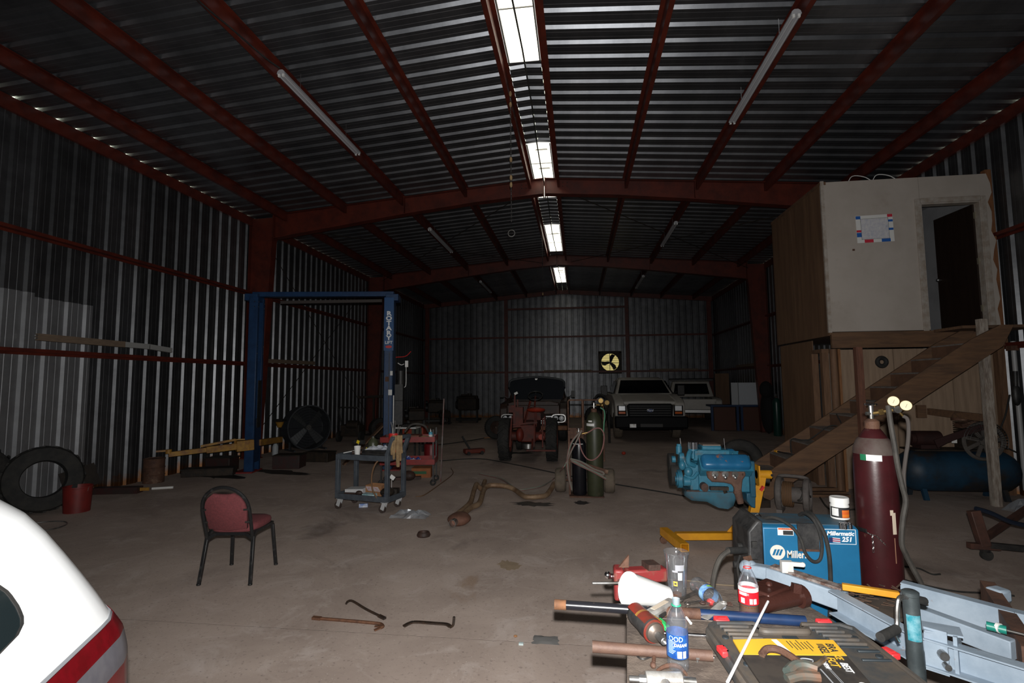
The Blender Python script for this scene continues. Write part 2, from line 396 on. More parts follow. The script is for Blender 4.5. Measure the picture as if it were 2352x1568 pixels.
# ridge vents: bright translucent boxes over the open ridge
glow = EM('daylit_translucent_panel', (1.0, 0.975, 0.89), 0.93)
dark_frame = M('grey_vent_frame', (0.22, 0.22, 0.21), 0.6)
for i, (a, b) in enumerate(VENTS):
    w = thing('window_%d' % (i+1), None, None, (XC, (a+b)/2, RG), kind='structure', world=True)
    zt = RG-VHALF*SL
    for sd in (-1, 1):
        MB().bar((XC+sd*VHALF, a, zt+0.11), (XC+sd*VHALF, b, zt+0.11), 0.01, 0.24).build('throat_panel', glow, w)
        MB().bar((XC+sd*(VHALF-0.055), a, zt+0.30), (XC+sd*(VHALF-0.055), b, zt+0.30), 0.13, 0.012, up=(sd*0.6, 0, 1)).build('roof_pane', glow, w)
    MB().box((XC, (a+b)/2, zt+0.345), (0.26, b-a, 0.012)).build('roof_pane', glow, w)
    for y in (a, b): MB().box((XC, y, zt+0.17), (2*VHALF, 0.012, 0.36)).build('end_panel', glow, w)
    n = 3
    for k in range(1, n):
        y = a+(b-a)*k/n
        mb = MB(); mb.bar((XC-VHALF, y, zt+0.02), (XC+VHALF, y, zt+0.02), 0.012, 0.012); mb.bar((XC-0.13, y, zt+0.33), (XC+0.13, y, zt+0.33), 0.018, 0.03)
        pass
        mb.build('crossbar', dark_frame, w)
    for sd in (-1, 1): MB().bar((XC+sd*(VHALF-0.01), a, zt+0.0), (XC+sd*(VHALF-0.01), b, zt), 0.022, 0.03).build('throat_edge', dark_frame, w)
tag(solo(MB().tube([(XC+0.02*math.sin(k*1.7), Y, RG-0.10-0.02*(k % 2)) for k, Y in enumerate([1+1.4*j for j in range(17)])], 0.012, 6), 'ridge_cable', black_rubber,
    'black cable running along under the roof ridge below the bright vents', 'cable'))

# ------------------------------------------------------------------ red steel frames, purlins, girts
FR_Y = (3.3, 11.345, 18.436)
def rafter_bottom(x):
    d = abs(x-XC)
    tb = [(0, 0.37), (1.6, 0.365), (3.3, 0.42), (4.8, 0.50), (6.62, 0.60), (8, 0.64)]
    for (a, p), (b, q) in zip(tb, tb[1:]):
        if d <= b: return roof_z(x)-(p+(q-p)*(d-a)/(b-a))
for i, y in enumerate(FR_Y):
    t = thing('trim_%d' % (i+1), None, None, (XC, y, 0), kind='structure', world=True)
    for sd in (-1, 1):
        xw = XC+sd*(HW-0.03)
        xi_b, xi_t = xw-sd*0.36, xw-sd*0.60
        zt = rafter_bottom(xi_t)
        mb = MB()
        wm = Matrix(((1, 0, 0, 0), (0, 0, 1, y), (0, 1, 0, 0), (0, 0, 0, 1)))
        ztop = roof_z(xw)-0.01
        mb.prism([(xw, 0), (xi_b, 0), (xi_t, zt), (xi_t, ztop-0.01), (xw, ztop-0.02)], -0.006, 0.006, wm)
        mb.bar((xw-sd*0.006, y, 0), (xw-sd*0.006, y, ztop-0.02), 0.2, 0.012, up=(1, 0, 0))
        mb.bar((xi_b, y, 0), (xi_t, y, zt), 0.2, 0.014, up=(1, 0, 0))
        mb.bar((xi_t, y, zt), (xi_t, y, ztop), 0.2, 0.012, up=(1, 0, 0))
        mb.box((xw-sd*0.18, y, 0.012), (0.42, 0.26, 0.024))
        mb.build('column', red_steel, t)
        mb = MB(); xs = [XC+sd*d for d in (0.008, 1.6, 3.3, 4.8, abs(xi_t-XC)-0.008)]
        mb.prism([(x, roof_z(x)-0.012) for x in xs]+[(x, rafter_bottom(x)) for x in reversed(xs)], -0.006, 0.006, wm)
        for a, b in zip(xs, xs[1:]):
            mb.bar((a, y, rafter_bottom(a)), (b, y, rafter_bottom(b)), 0.2, 0.014)
            mb.bar((a, y, roof_z(a)-0.018), (b, y, roof_z(b)-0.018), 0.2, 0.012)
        mb.box((XC+sd*0.018, y, RG-0.21), (0.018, 0.2, 0.42))
        mb.box((xs[-1]-sd*0.005, y, (roof_z(xs[-1])+rafter_bottom(xs[-1]))/2), (0.02, 0.2, 0.66))
        mb.box((xs[2], y, roof_z(xs[2])-0.2), (0.012, 0.19, 0.38))
        mb.build('rafter', red_steel, t)
        mb = MB()
        for k in range(2):
            for dz in (0.08, 0.16): mb.cyl((XC+sd*(0.42+0.1*k), y-0.02, RG-0.04-dz), (XC+sd*(0.42+0.1*k), y+0.02, RG-0.04-dz), 0.014, n=6)
        mb.build('bolt_row', rust_dark, t)
PUR = [0.30, 1.80, 3.32, 4.75, 6.27]
bays = [(Y0+0.05, FR_Y[0]-0.01), (FR_Y[0]+0.01, FR_Y[1]-0.01), (FR_Y[1]+0.01, FR_Y[2]-0.01), (FR_Y[2]+0.01, Y1-0.05)]
tp = thing('trim_4', None, None, (XC, 11, 5.5), kind='structure', world=True)
for a, b in bays:
    for sd in (-1, 1):
        for d in PUR:
            x = XC+sd*d; zt = roof_z(x)-0.004; h = 0.19
            mb = MB(); mb.box((x, (a+b)/2, zt-h/2), (0.005, b-a, h))
            mb.box((x-sd*0.03, (a+b)/2, zt-0.004), (0.06, b-a, 0.005)); mb.box((x+sd*0.03, (a+b)/2, zt-h), (0.06, b-a, 0.005))
            mb.build('purlin', red_steel, tp, sm=0)
        # eave strut: a C-channel along the wall head
        x = XC+sd*(HW-0.02)
        mb = MB(); zt = roof_z(x)-0.004
        mb.box((x-sd*0.015, (a+b)/2, zt-0.006), (0.04, b-a, 0.005)); mb.box((x-sd*0.035, (a+b)/2, zt-0.11), (0.005, b-a, 0.2)); mb.box((x-sd*0.02, (a+b)/2, zt-0.21), (0.05, b-a, 0.005))
        mb.build('eave_strut', red_steel, tp, sm=0)
tg = thing('trim_5', None, None, (XC, 11, 2), kind='structure', world=True)
for a, b in bays:
    for sd, x in ((-1, XL+0.005), (1, XR-0.005)):
        for z in (2.235, 3.945):
            mb = MB(); mb.box((x-sd*0.055, (a+b)/2, z), (0.10, b-a, 0.005)); mb.box((x-sd*0.105, (a+b)/2, z+0.022), (0.005, b-a, 0.05)); mb.box((x-sd*0.008, (a+b)/2, z-0.02), (0.005, b-a, 0.045))
            mb.build('girt', red_steel, tg, sm=0)
# back wall framing
te = thing('trim_6', None, None, (XC, Y1-0.2, 0), kind='structure', world=True)
posts = (XL+0.2, -3.58, 2.44, XR-0.2)
for x in posts:
    zt = roof_z(x)-0.02
    mb = MB(); mb.box((x, Y1-0.13, zt/2), (0.012, 0.2, zt)); mb.box((x, Y1-0.235, zt/2), (0.16, 0.012, zt)); mb.box((x, Y1-0.03, zt/2), (0.16, 0.012, zt))
    mb.build('end_post', red_steel, te, sm=0)
for sd in (-1, 1):
    mb = MB(); a = (XC, Y1-0.2, RG-0.12); x = XC+sd*(HW-0.05); b = (x, Y1-0.2, roof_z(x)-0.12)
    mb.bar(a, b, 0.012, 0.22); mb.bar((a[0], a[1]-0.05, a[2]-0.11), (b[0], b[1]-0.05, b[2]-0.11), 0.1, 0.01); mb.build('end_rafter', red_steel, te, sm=0)
for xa, xb in zip(posts, posts[1:]):
    for z in (2.225, 3.98)+((5.42,) if xa == -3.58 else ()):
        mb = MB(); mb.box(((xa+xb)/2, Y1-0.10, z), (xb-xa-0.17, 0.18, 0.006)); mb.box(((xa+xb)/2, Y1-0.19, z+0.03), (xb-xa-0.17, 0.006, 0.09))
        mb.build('girt', red_steel, te, sm=0)
# sag rods: crossed wind braces on the left wall and under the roof
tb_ = thing('trim_7', None, None, (XC, 14, 3), kind='structure', world=True)
rods = [((XL+0.14, 11.55, 0.5), (XL+0.14, 18.2, 5.5)), ((XL+0.14, 11.55, 5.5), (XL+0.14, 18.2, 0.6))]
for sd in (-1, 1):
    rods += [((XC+sd*0.5, 11.5, roof_z(XC+0.5)-0.24), (XC+sd*6.6, 18.3, roof_z(XC+6.6)-0.24)), ((XC+sd*6.6, 11.5, roof_z(XC+6.6)-0.27), (XC+sd*0.5, 18.3, roof_z(XC+0.5)-0.27))]
for a, b in rods: MB().cyl(a, b, 0.009, n=5).build('brace_rod', dark_grime, tb_)
# ------------------------------------------------------------------ two-storey office box, stairs
drywall = M('painted_drywall', (0.47, 0.42, 0.375), 0.8, 0, (0.42, 0.37, 0.325), 1.4, bump=0.06, bscale=30, c3=(0.38, 0.32, 0.27), s3=2.6, m3=(0.6, 0.8))
inner_wall = M('office_inside_wall', (0.30, 0.30, 0.31), 0.8, 0, (0.26, 0.26, 0.27), 3)
trim_white = M('worn_white_trim', (0.42, 0.38, 0.34), 0.6, 0, (0.32, 0.265, 0.215), 9)
door_brown = M('dark_brown_door', (0.022, 0.012, 0.008), 0.5, 0, (0.017, 0.009, 0.006), 5, stretch=(3, 3, 0.4))
OX0, OX1, OY, OYB, OZ, OT = 3.955, 6.46, 8.60, 10.72, 2.50, 4.93
of = thing('office_cabin', 'two storey plywood office cabin with off-white upper wall and open doorway', 'cabin', ((OX0+OX1)/2, 9.6, 0), world=True)
DX0, DX1, DZ = 5.40, 6.25, 4.50
mb = MB(); mb.box(((OX0+DX0)/2+0.01, OY+0.06, (OZ+OT)/2), (DX0-OX0-0.03, 0.11, OT-OZ))
mb.box(((DX0+DX1)/2, OY+0.06, (DZ+OT)/2), (DX1-DX0, 0.11, OT-DZ))
jag = [(DX1, OZ)]
n = 16
for k in range(n+1): jag.append((6.40-0.015*(k % 3 == 1)+0.022*math.sin(k*2.3)+0.012*math.sin(k*5.1), OZ+(OT-OZ)*k/n))
jag += [(DX1, OT)]
mb.prism(jag, -OY-0.11, -OY, Matrix(((1, 0, 0, 0), (0, 0, -1, 0), (0, 1, 0, 0), (0, 0, 0, 1))))
mb.build('drywall_panel', drywall, of)['label'] = 'off-white front wall with a torn right edge'
MB().box((6.43, OY+0.09, (OZ+OT)/2+0.02), (0.085, 0.09, OT-OZ+0.12)).build('corner_stud', M('orange_stud', (0.24, 0.10, 0.04), 0.7, 0, (0.17, 0.07, 0.03), 5, stretch=(5, 5, 1)), of)
for a, b in ((OZ-0.06, OT-0.03), (0.0, OZ-0.09)):
    for ya, yb in (((OY+0.02, 9.81), (9.815, OYB)) if a > 1 else ((9.26, OYB-0.08),)):
        MB().box((OX0+0.006+(0 if a > 1 else 0.02), (ya+yb)/2, (a+b)/2), (0.014, yb-ya, b-a)).build('plywood_sheet', plywood, of)
MB().box((OX0+0.012, OY+0.005, (OZ+OT)/2), (0.05, 0.035, OT-OZ+0.03)).build('corner_trim', trim_white, of)
MB().box((OX0+0.03, (OY+OYB)/2, OT-0.02), (0.09, OYB-OY, 0.05)).build('top_plate', wood, of)
MB().box(((OX0+OX1)/2, (OY+OYB)/2+0.05, OT-0.05), (OX1-OX0-0.1, OYB-OY-0.14, 0.03)).build('ceiling_board', inner_wall, of)
MB().box(((OX0+OX1)/2, OYB-0.03, (OZ+OT)/2), (OX1-OX0, 0.05, OT-OZ)).build('inner_wall', inner_wall, of)
MB().box((OX1-0.02, (OY+OYB)/2+0.1, (OZ+OT)/2), (0.03, OYB-OY-0.2, OT-OZ)).build('inner_wall', inner_wall, of)
MB().box((OX0+0.05, (OY+OYB)/2+0.1, (OZ+OT)/2), (0.03, OYB-OY-0.2, OT-OZ)).build('inner_wall', inner_wall, of)
MB().box(((OX0+OX1)/2, (OY+OYB)/2, OZ-0.03), (OX1-OX0, OYB-OY, 0.03)).build('floor_deck', plywood, of)
# doorway casing and the dark door swung inwards
for x, w in ((DX0-0.045, 0.075), (DX1+0.04, 0.07)):
    MB().box((x, OY-0.008, (OZ+DZ)/2+0.03), (w, 0.022, DZ-OZ+0.09)).build('door_casing', trim_white, of, bevel=0.004)
MB().box(((DX0+DX1)/2, OY-0.008, DZ+0.045), (DX1-DX0+0.0, 0.022, 0.075)).build('door_casing', trim_white, of, bevel=0.004)
for x in (DX0+0.006, DX1-0.006): MB().box((x, OY+0.06, (OZ+DZ)/2), (0.02, 0.13, DZ-OZ)).build('door_jamb', trim_white, of)
MB().box(((DX0+DX1)/2, OY+0.06, DZ-0.006), (DX1-DX0-0.03, 0.13, 0.02)).build('door_jamb', trim_white, of)
hx, hy, ang = 6.225, OY+0.10, R(94)
dv = Vector((math.cos(ang), math.sin(ang), 0)); dn = Vector((-dv.y, dv.x, 0))
# door leaf
dm = MB(); c = Vector((hx, hy, 0))+dv*0.40; dm.box((c.x, c.y, (OZ+DZ)/2), (0.79, 0.04, DZ-OZ-0.04), rot=(0, 0, ang))
leaf = dm.build('door_leaf', door_brown, of)
kp = Vector((hx, hy, 3.42))+dv*0.73
kb = MB(); 
for s in (-1, 1): kb.cyl(kp+dn*0.02*s, kp+dn*0.055*s, 0.012, n=8); kb.ell(kp+dn*0.068*s, (0.028, 0.028, 0.028), 10, 6)
kb.v = [leaf.parent.matrix_basis.inverted() @ p for p in kb.v]
kb.build('door_knob', steel, leaf)
for z in (4.30, 3.57, 2.83): MB().box((DX1-0.02, OY+0.10, z), (0.03, 0.05, 0.10)).build('hinge', M('tarnished_hinge_%d' % int(z*10), (0.30, 0.27, 0.20), 0.5, 0.4), of)
# joist under the upper wall, landing to the right wall, lower front wall
MB().box(((OX0+XR)/2-0.02, OY+0.02, 2.365), (XR-OX0-0.1, 0.05, 0.25)).build('joist', wood, of)
MB().box((5.98, 8.30, OZ-0.02), (1.05, 0.60, 0.04)).build('landing_board', wood, of)
for x in (3.99, 4.35): pass
pm = MB().cyl((4.04, 8.70, 0), (4.04, 8.70, 2.23), 0.055, n=12).build('corner_post', wood_v, of)
MB().box((4.115, 8.72, 1.12), (0.035, 0.1, 2.22)).build('corner_trim', M('orange_trim_wood', (0.27, 0.125, 0.05), 0.7, 0, (0.20, 0.085, 0.035), 4, stretch=(6, 6, 1)), of)
for y in (9.21, 8.84): MB().box((OX0+0.01, y, 1.12), (0.10, 0.085, 2.22)).build('door_frame_board', wood_v, of)
MB().box((OX0+0.01, 9.02, 2.21), (0.11, 0.45, 0.06)).build('door_frame_board', wood, of)
MB().box((OX0+0.14, 9.03, 1.1), (0.02, 0.28, 2.16)).build('white_panel', trim_white, of)
for a, b in ((4.13, 5.02), (5.03, 5.86), (5.87, 6.50)):
    MB().box(((a+b)/2, 8.90, 1.12), (b-a, 0.015, 2.22)).build('plywood_sheet', ply_pale, of)
MB().box((6.42, 8.72, 1.30), (0.10, 0.10, 2.6)).build('right_post', wood_v, of)
# loose white wires on the office roof
w = MB()
for k in range(2):
    x = 4.45+0.37*k; w.tube([(x, 8.8, OT+0.01), (x+0.06, 8.75, OT+0.13), (x+0.22, 8.72, OT+0.10), (x+0.33, 8.7, OT+0.012)], 0.006, 5, k=4)
solo(w, 'wire_bundle', paper, 'loose white wires curling along the top of the office cabin', 'wire')
# poster: desk-pad map with an advertisement border
po = thing('wall_poster', 'paper map poster with red and blue advertisement border on the office wall', 'poster', (4.715, OY-0.006, 4.13))
pw, ph = 0.545, 0.44
WP = Matrix(((1, 0, 0, 0), (0, 0, -1, 0), (0, 1, 0, 0), (0, 0, 0, 1))) @ Matrix.Rotation(R(1.2), 4, 'Z')     # x right, y up, z towards the viewer
MB().box((0, 0, 0), (pw, ph, 0.002), m=WP).build('sheet', paper, po)
mapm = M('faded_map_print', (0.56, 0.56, 0.62), 0.7, 0, (0.70, 0.69, 0.70), 22, c3=(0.47, 0.50, 0.60), s3=9)
MB().box((0, 0, 0.002), (pw-0.15, ph-0.12, 0.0015), m=WP).build('map_print', mapm, po)
pr = M('poster_red', (0.62, 0.03, 0.06), 0.6); pb = M('poster_blue', (0.02, 0.12, 0.45), 0.6)
for m_, cells in ((pr, [(0.232, 0.197, 0.075, 0.045), (-0.237, -0.03, 0.07, 0.035), (-0.10, -0.195, 0.13, 0.05)]),
                  (pb, [(-0.235, 0.19, 0.07, 0.05), (0.235, 0.115, 0.07, 0.035), (0.235, -0.02, 0.07, 0.035), (-0.237, -0.09, 0.07, 0.07), (0.15, -0.195, 0.13, 0.05)])):
    for x, y, w_, h_ in cells: MB().box((x, y, 0.002), (w_, h_, 0.0015), m=WP).build('advert_block', m_, po)
fm = MB()
for y in (-1, 1): fm.box((0, y*(ph/2-0.055), 0.003), (pw-0.13, 0.004, 0.001), m=WP)
for x in (-1, 1): fm.box((x*(pw/2-0.07), 0, 0.003), (0.004, ph-0.10, 0.001), m=WP)
fm.build('map_border', ink, po)
solo(MB().box((4.385, OY-0.004, 3.80), (0.035, 0.006, 0.03)), 'plaster_chip', rust, 'small brown chip in the off-white wall below the poster', 'chip')

# stairs
diamond = M('worn_tread_plate', (0.26, 0.235, 0.22), 0.55, 0.3, (0.16, 0.145, 0.135), 10, bump=0.2)
st = thing('staircase', 'open wooden staircase with metal treads climbing to the office door', 'staircase', (4.0, 8.1, 0), world=True)
def stringer(y, name):
    pts = [(2.50, 0.0), (2.58, 0.37), (2.76, 0.512), (3.835, 1.229), (5.40, 2.28), (5.78, 2.48), (5.95, 2.48), (5.795, 2.184), (4.489, 1.311), (2.887, 0.237), (2.62, 0.0)]
    MB().prism(pts, -y-0.02, -y+0.02, Matrix(((1, 0, 0, 0), (0, 0, -1, 0), (0, 1, 0, 0), (0, 0, 0, 1)))).build(name, wood, st, bevel=0.004)
stringer(7.80, 'stringer'); stringer(8.50, 'stringer')
kick = M('dark_riser_wood', (0.15, 0.075, 0.042), 0.8, 0, (0.10, 0.05, 0.03), 4)
for i in range(10):
    nose = 2.62+0.30*i; x = nose+0.125; z = 0.512+(nose-2.76)*0.667+0.012
    mb = MB(); mb.box((x+0.02, 8.15, z), (0.27, 0.655, 0.008)); mb.box((x-0.11, 8.15, z-0.02), (0.008, 0.655, 0.045))
    b = mb.v; 
    tr = mb.build('tread', diamond, st, sm=0)
    if i < 9:
        d = MB()
        for a in range(6):
            for q in range(22):
                cx = x-0.085+0.04*a; cy = 7.85+0.0286*q+(0.014 if a % 2 else 0)
                s = 1 if (a+q) % 2 else -1
                d.v += [Vector((cx-0.011, cy-0.005*s, z+0.0042)), Vector((cx+0.002, cy-0.004, z+0.0085)), Vector((cx+0.011, cy+0.005*s, z+0.0042)), Vector((cx-0.002, cy+0.004, z+0.0085))]
                k = len(d.v)-4; d.f += [(k, k+1, k+3), (k+1, k+2, k+3)]
        inv = st.matrix_basis.inverted(); d.v = [inv @ p for p in d.v]
        tag(d.build('tread_studs', steel if i % 3 == 5 else diamond, tr, sm=0), kind='stuff')
    MB().bar((x-0.08, 7.825, z-0.025), (x+0.14, 7.825, z-0.025), 0.035, 0.05).build('cleat', trim_white if i in (4, 5, 6, 7, 8) else wood, st)
    MB().bar((x-0.08, 8.475, z-0.025), (x+0.14, 8.475, z-0.025), 0.035, 0.05).build('cleat', wood, st)
    if i > 0: MB().box((nose+0.015, 8.15, z-0.105), (0.012, 0.64, 0.18)).build('riser', kick, st)
# stuff lying on the lower treads
tl = thing('jumper_tool', 'chrome tool with a yellow tip left on the third stair tread from the floor', 'tool', (3.02, 8.1, 0.66), world=True)
MB().tube([(2.98, 8.3, 0.665), (3.02, 8.05, 0.668), (3.12, 7.92, 0.668)], 0.012, 8, k=4).build('shaft', chrome, tl); MB().cyl((2.98, 8.3, 0.665), (2.97, 8.36, 0.665), 0.017).build('tip', yellow_paint, tl)
solo(MB().tube([(3.05, 7.95, 0.66), (3.12, 8.1, 0.875), (3.3, 8.0, 0.87), (3.55, 7.9, 1.08), (3.7, 7.86, 1.09), (3.62, 7.8, 1.26)], 0.008, 6, k=6), 'extension_lead', black_rubber, 'thin black cord trailing over the lower stair treads', 'cord')
# posts and rails by the stairs
white_wood = M('peeling_white_post', (0.42, 0.37, 0.32), 0.8, 0, (0.24, 0.19, 0.15), 5, bump=0.2, stretch=(6, 6, 1.2), c3=(0.16, 0.12, 0.10), s3=2.2)
solo(MB().box((5.655, 7.93, 1.29), (0.10, 0.09, 2.58)), 'stair_post', white_wood, 'tall peeling white square post in front of the stair top', 'post', bevel=0.004)
solo(MB().box((3.905, 7.71, 1.10), (0.085, 0.085, 2.20)), 'stair_post', M('red_brown_post', (0.18, 0.075, 0.045), 0.75, 0, (0.12, 0.05, 0.032), 5, stretch=(8, 8, 1)), 'slim red-brown wooden post standing against the stair stringer', 'post', bevel=0.004)
rl = thing('side_rail', 'short brown timber rail from the white post back to the wall under the stairs', 'rail', (5.5, 8.4, 1.24), world=True)
MB().bar((5.60, 7.99, 1.20), (5.46, 8.86, 1.235), 0.04, 0.10).build('rail_board', wood, rl)
MB().box((5.35, 8.85, 1.235), (0.13, 0.05, 0.20)).build('end_block', wood, rl)
tubew_ = M('dull_white_pipe', (0.36, 0.36, 0.36), 0.5)
# white pipe with black cord hanging right of the cabin
pi_ = thing('white_pipe', 'white vertical pipe beside the brown post at the right wall', 'pipe', (6.50, 8.62, 0), world=True)
MB().cyl((6.50, 8.55, 0.1), (6.50, 8.55, 2.3), 0.03, n=10).build('pipe', tubew_, pi_); MB().box((6.49, 8.56, 2.2), (0.1, 0.1, 0.08)).build('bracket', rust, pi_)
solo(MB().tube([(6.36, 8.5, 1.5), (6.24, 8.45, 1.2), (6.15, 8.45, 0.95), (6.22, 8.46, 0.75), (6.38, 8.5, 0.66)], 0.011, 6, k=6), 'electric_lead', black_rubber, 'black cord hanging in a loop from the brown post at the right', 'cord')
solo(MB().ell((6.41, 8.45, 1.5), (0.06, 0.05, 0.16)).cyl((6.41, 8.45, 1.6), (6.42, 8.45, 1.85), 0.03), 'hanging_tool', black_metal, 'black tool hanging on the brown post right of the stairs', 'tool')

# ------------------------------------------------------------------ air compressor under the stairs
tank_blue = M('blue_tank_paint', (0.010, 0.045, 0.085), 0.55, 0.0, (0.009, 0.020, 0.032), 2.4, c3=(0.03, 0.025, 0.022), s3=2.0, m3=(0.5, 0.62))
co = thing('air_compressor', 'big blue tank air compressor with a belt flywheel under the stairs', 'compressor', (5.45, 8.42, 0), world=True)
prof = [(0.02, -0.85), (0.14, -0.83), (0.23, -0.77), (0.285, -0.68), (0.295, -0.62), (0.295, 0.48), (0.285, 0.55), (0.23, 0.64), (0.14, 0.70), (0.02, 0.72)]
MB().lathe(prof, 24, Matrix.Translation((5.55, 8.40, 0.40)) @ Matrix.Rotation(pi/2, 4, 'Y')).build('tank', tank_blue, co)
for x in (4.95, 6.0):
    for y in (8.2, 8.6): MB().bar((x, 8.40+(y-8.4)*0.6, 0.22), (x, y, 0.0), 0.06, 0.05).build('foot', tank_blue, co)
MB().box((5.40, 8.40, 0.71), (1.1, 0.36, 0.02)).build('deck_plate', dark_grime, co)
mb = MB(); mb.cyl((4.95, 8.42, 0.86), (5.30, 8.42, 0.86), 0.115, n=16); mb.cyl((4.90, 8.42, 0.86), (4.95, 8.42, 0.86), 0.09, n=16); mb.box((5.12, 8.42, 0.745), (0.25, 0.2, 0.06)); mb.build('motor', M('dark_red_motor', (0.035, 0.012, 0.010), 0.6, 0, (0.025, 0.010, 0.009), 6), co)
mb = MB(); mb.box((5.72, 8.45, 0.83), (0.24, 0.22, 0.24))
for k in range(6): mb.box((5.72, 8.45, 0.96+0.028*k), (0.26, 0.2, 0.012))
mb.build('pump', dark_grime, co)
fw = thing('x', None, None)
bpy.data.objects.remove(fw)
wm = Matrix.Translation((5.66, 8.08, 0.86)) @ Matrix.Rotation(pi/2, 4, 'X')
mb = MB(); mb.torus((0, 0, 0), 0.250, 0.026, wm, 32, 6); mb.cyl(wm @ Vector((0, 0, -0.03)), wm @ Vector((0, 0, 0.03)), 0.06, n=12)
for k in range(9):
    a = 2*pi*k/9; mb.bar(wm @ Vector((0.035*math.cos(a), 0.035*math.sin(a), 0)), wm @ Vector((0.255*math.cos(a+0.12), 0.255*math.sin(a+0.12), 0)), 0.05, 0.014, up=(0, 1, 0))
mb.build('flywheel', M('dusty_cast_iron', (0.10, 0.088, 0.078), 0.7, 0, (0.07, 0.06, 0.053), 8), co)
gm = MB()
for r_ in (0.285, 0.25, 0.20): gm.tube([wm @ Vector((r_*math.cos(a), r_*math.sin(a), 0.05)) for a in [R(-20+10*k) for k in range(20)]], 0.004, 5)
for k in range(24):
    a = R(-20+8*k); gm.tube([wm @ Vector((0.05*math.cos(a), 0.05*math.sin(a), 0.05)), wm @ Vector((0.288*math.cos(a), 0.288*math.sin(a), 0.05)), wm @ Vector((0.288*math.cos(a), 0.288*math.sin(a), -0.04))], 0.003, 4)
gm.build('belt_guard', black_metal, co)
gm = MB(); gm.prism([(-0.62, -0.09), (-0.66, 0.02), (-0.1, 0.23), (0.06, 0.24), (0.1, 0.2), (-0.06, 0.15), (-0.5, -0.02)], 0.03, 0.05, wm); gm.build('belt_cover', M('maroon_belt_cover', (0.032, 0.012, 0.011), 0.6), co)
MB().box((5.40, 8.25, 0.86), (0.07, 0.004, 0.09)).build('tag_label', paper, co)
MB().cyl((5.62, 8.45, 1.13), (5.62, 8.45, 1.18), 0.10, n=14).bar((5.5, 8.3, 1.06), (5.72, 8.3, 1.12), 0.16, 0.06).build('air_filter', rust, co)
# plastic sheet by the tank
def crumple(c, sx, sy, h, seed, n=12):
    rnd = random.Random(seed); mb = MB(); 
    g = [[0]*(n+1) for _ in range(n+1)]
    for i in range(n+1):
        for j in range(n+1):
            u, v = i/n*2-1, j/n*2-1; e = max(0, 1-max(abs(u), abs(v))**3)
            mb.v.append(Vector((c[0]+u*sx*(1+0.12*rnd.uniform(-1, 1)), c[1]+v*sy*(1+0.12*rnd.uniform(-1, 1)), c[2]+0.004+h*e*rnd.uniform(0.15, 1))))
    for i in range(n):
        for j in range(n): a = i*(n+1)+j; mb.f.append((a, a+1, a+n+2, a+n+1))
    return mb
solo(crumple((6.0, 7.55, 0), 0.42, 0.20, 0.22, 3), 'plastic_sheet', clear_film, 'crumpled clear plastic sheet on the floor right of the compressor', 'plastic', sm=0)
# timber lying under the stairs
for i, (a, b) in enumerate((((3.1, 8.35, 0.03), (4.0, 8.5, 0.03)), ((3.2, 8.25, 0.03), (3.95, 8.28, 0.03)), ((3.3, 8.42, 0.09), (3.9, 8.58, 0.07)))):
    solo(MB().bar(a, b, 0.09, 0.04), 'loose_board', wood, ('lower back board of the scrap lumber lying under the stairs', 'front board of the scrap lumber lying under the stairs', 'topmost board of the scrap lumber lying under the stairs')[i], 'board', 'scrap boards under the stairs')
solo(MB().torus((0, 0, 0), 0.27, 0.10, xf((2.72, 9.25, 0.38), (pi/2, 0, R(-8))), 28, 10, sy=0.9), 'stored_tire', black_rubber, 'black tire standing behind the foot of the stairs', 'tire')
mt = Matrix.Translation((4.80, 8.80, 2.02)) @ Matrix.Rotation(pi/2, 4, 'X')
solo(MB().torus((0, 0, 0), 0.065, 0.035, mt, 20, 8), 'hanging_coil', black_rubber, 'small black coil hanging under the stair beside the pale plywood', 'coil')
# ------------------------------------------------------------------ two-post lift
lf = thing('vehicle_lift', 'blue two-post vehicle lift with an overhead beam and white lettering', 'lift', (-5.2, 9.9, 0), world=True)
PL = Vector((-6.62, 9.66, 0)); PR = Vector((-3.80, 10.2, 0)); ld = (PR-PL).normalized(); la = math.atan2(ld.y, ld.x); ln = Vector((-ld.y, ld.x, 0)); LH = 3.52
def lift_post(p, s, h):
    mb = MB(); c = p
    mb.box((0, 0, h/2), (0.022, 0.34, h), m=xf(c, (0, 0, la)))
    for d in (-1, 1):
        mb.box((s*0.08, d*0.165, h/2), (0.16, 0.02, h), m=xf(c, (0, 0, la))); mb.box((s*0.155, d*0.13, h/2), (0.02, 0.08, h), m=xf(c, (0, 0, la)))
    return mb
lift_post(PL, 1, LH).build('post', blue_lift, lf, bevel=0.006)
lift_post(PR, -1, LH).build('post', blue_lift, lf, bevel=0.006)
for p, s in ((PL, 1), (PR, -1)):
    MB().box((0, 0, 0.012), (0.36, 0.5, 0.024), m=xf(p, (0, 0, la))).build('base_plate', M('red_base_%d' % s, (0.22, 0.02, 0.018), 0.6), lf)
    MB().box((s*0.09, 0, 0.62), (0.15, 0.24, 0.85), m=xf(p, (0, 0, la))).build('carriage', M('dark_carriage_%d' % s, (0.012, 0.03, 0.075), 0.5), lf)
    mb = MB()
    for d in (-1, 1):
        for z in (LH-0.1, LH-0.2, LH-1.0, LH-1.15): mb.ell(xf(p, (0, 0, la)) @ Vector((s*0.165, d*0.14, z)), (0.012, 0.012, 0.012), 6, 4)
        for z in (LH-0.1, LH-0.2): mb.ell(xf(p, (0, 0, la)) @ Vector((s*0.1, -0.18, z)), (0.012, 0.012, 0.012), 6, 4)
    mb.build('bolts', steel, lf)
# black strip standing in for the shade inside the left post's slot
MB().box((0.172, 0.02, 1.35), (0.012, 0.16, 0.95), m=xf(PL, (0, 0, la))).build('slot_shadow_strip', black_metal, lf)
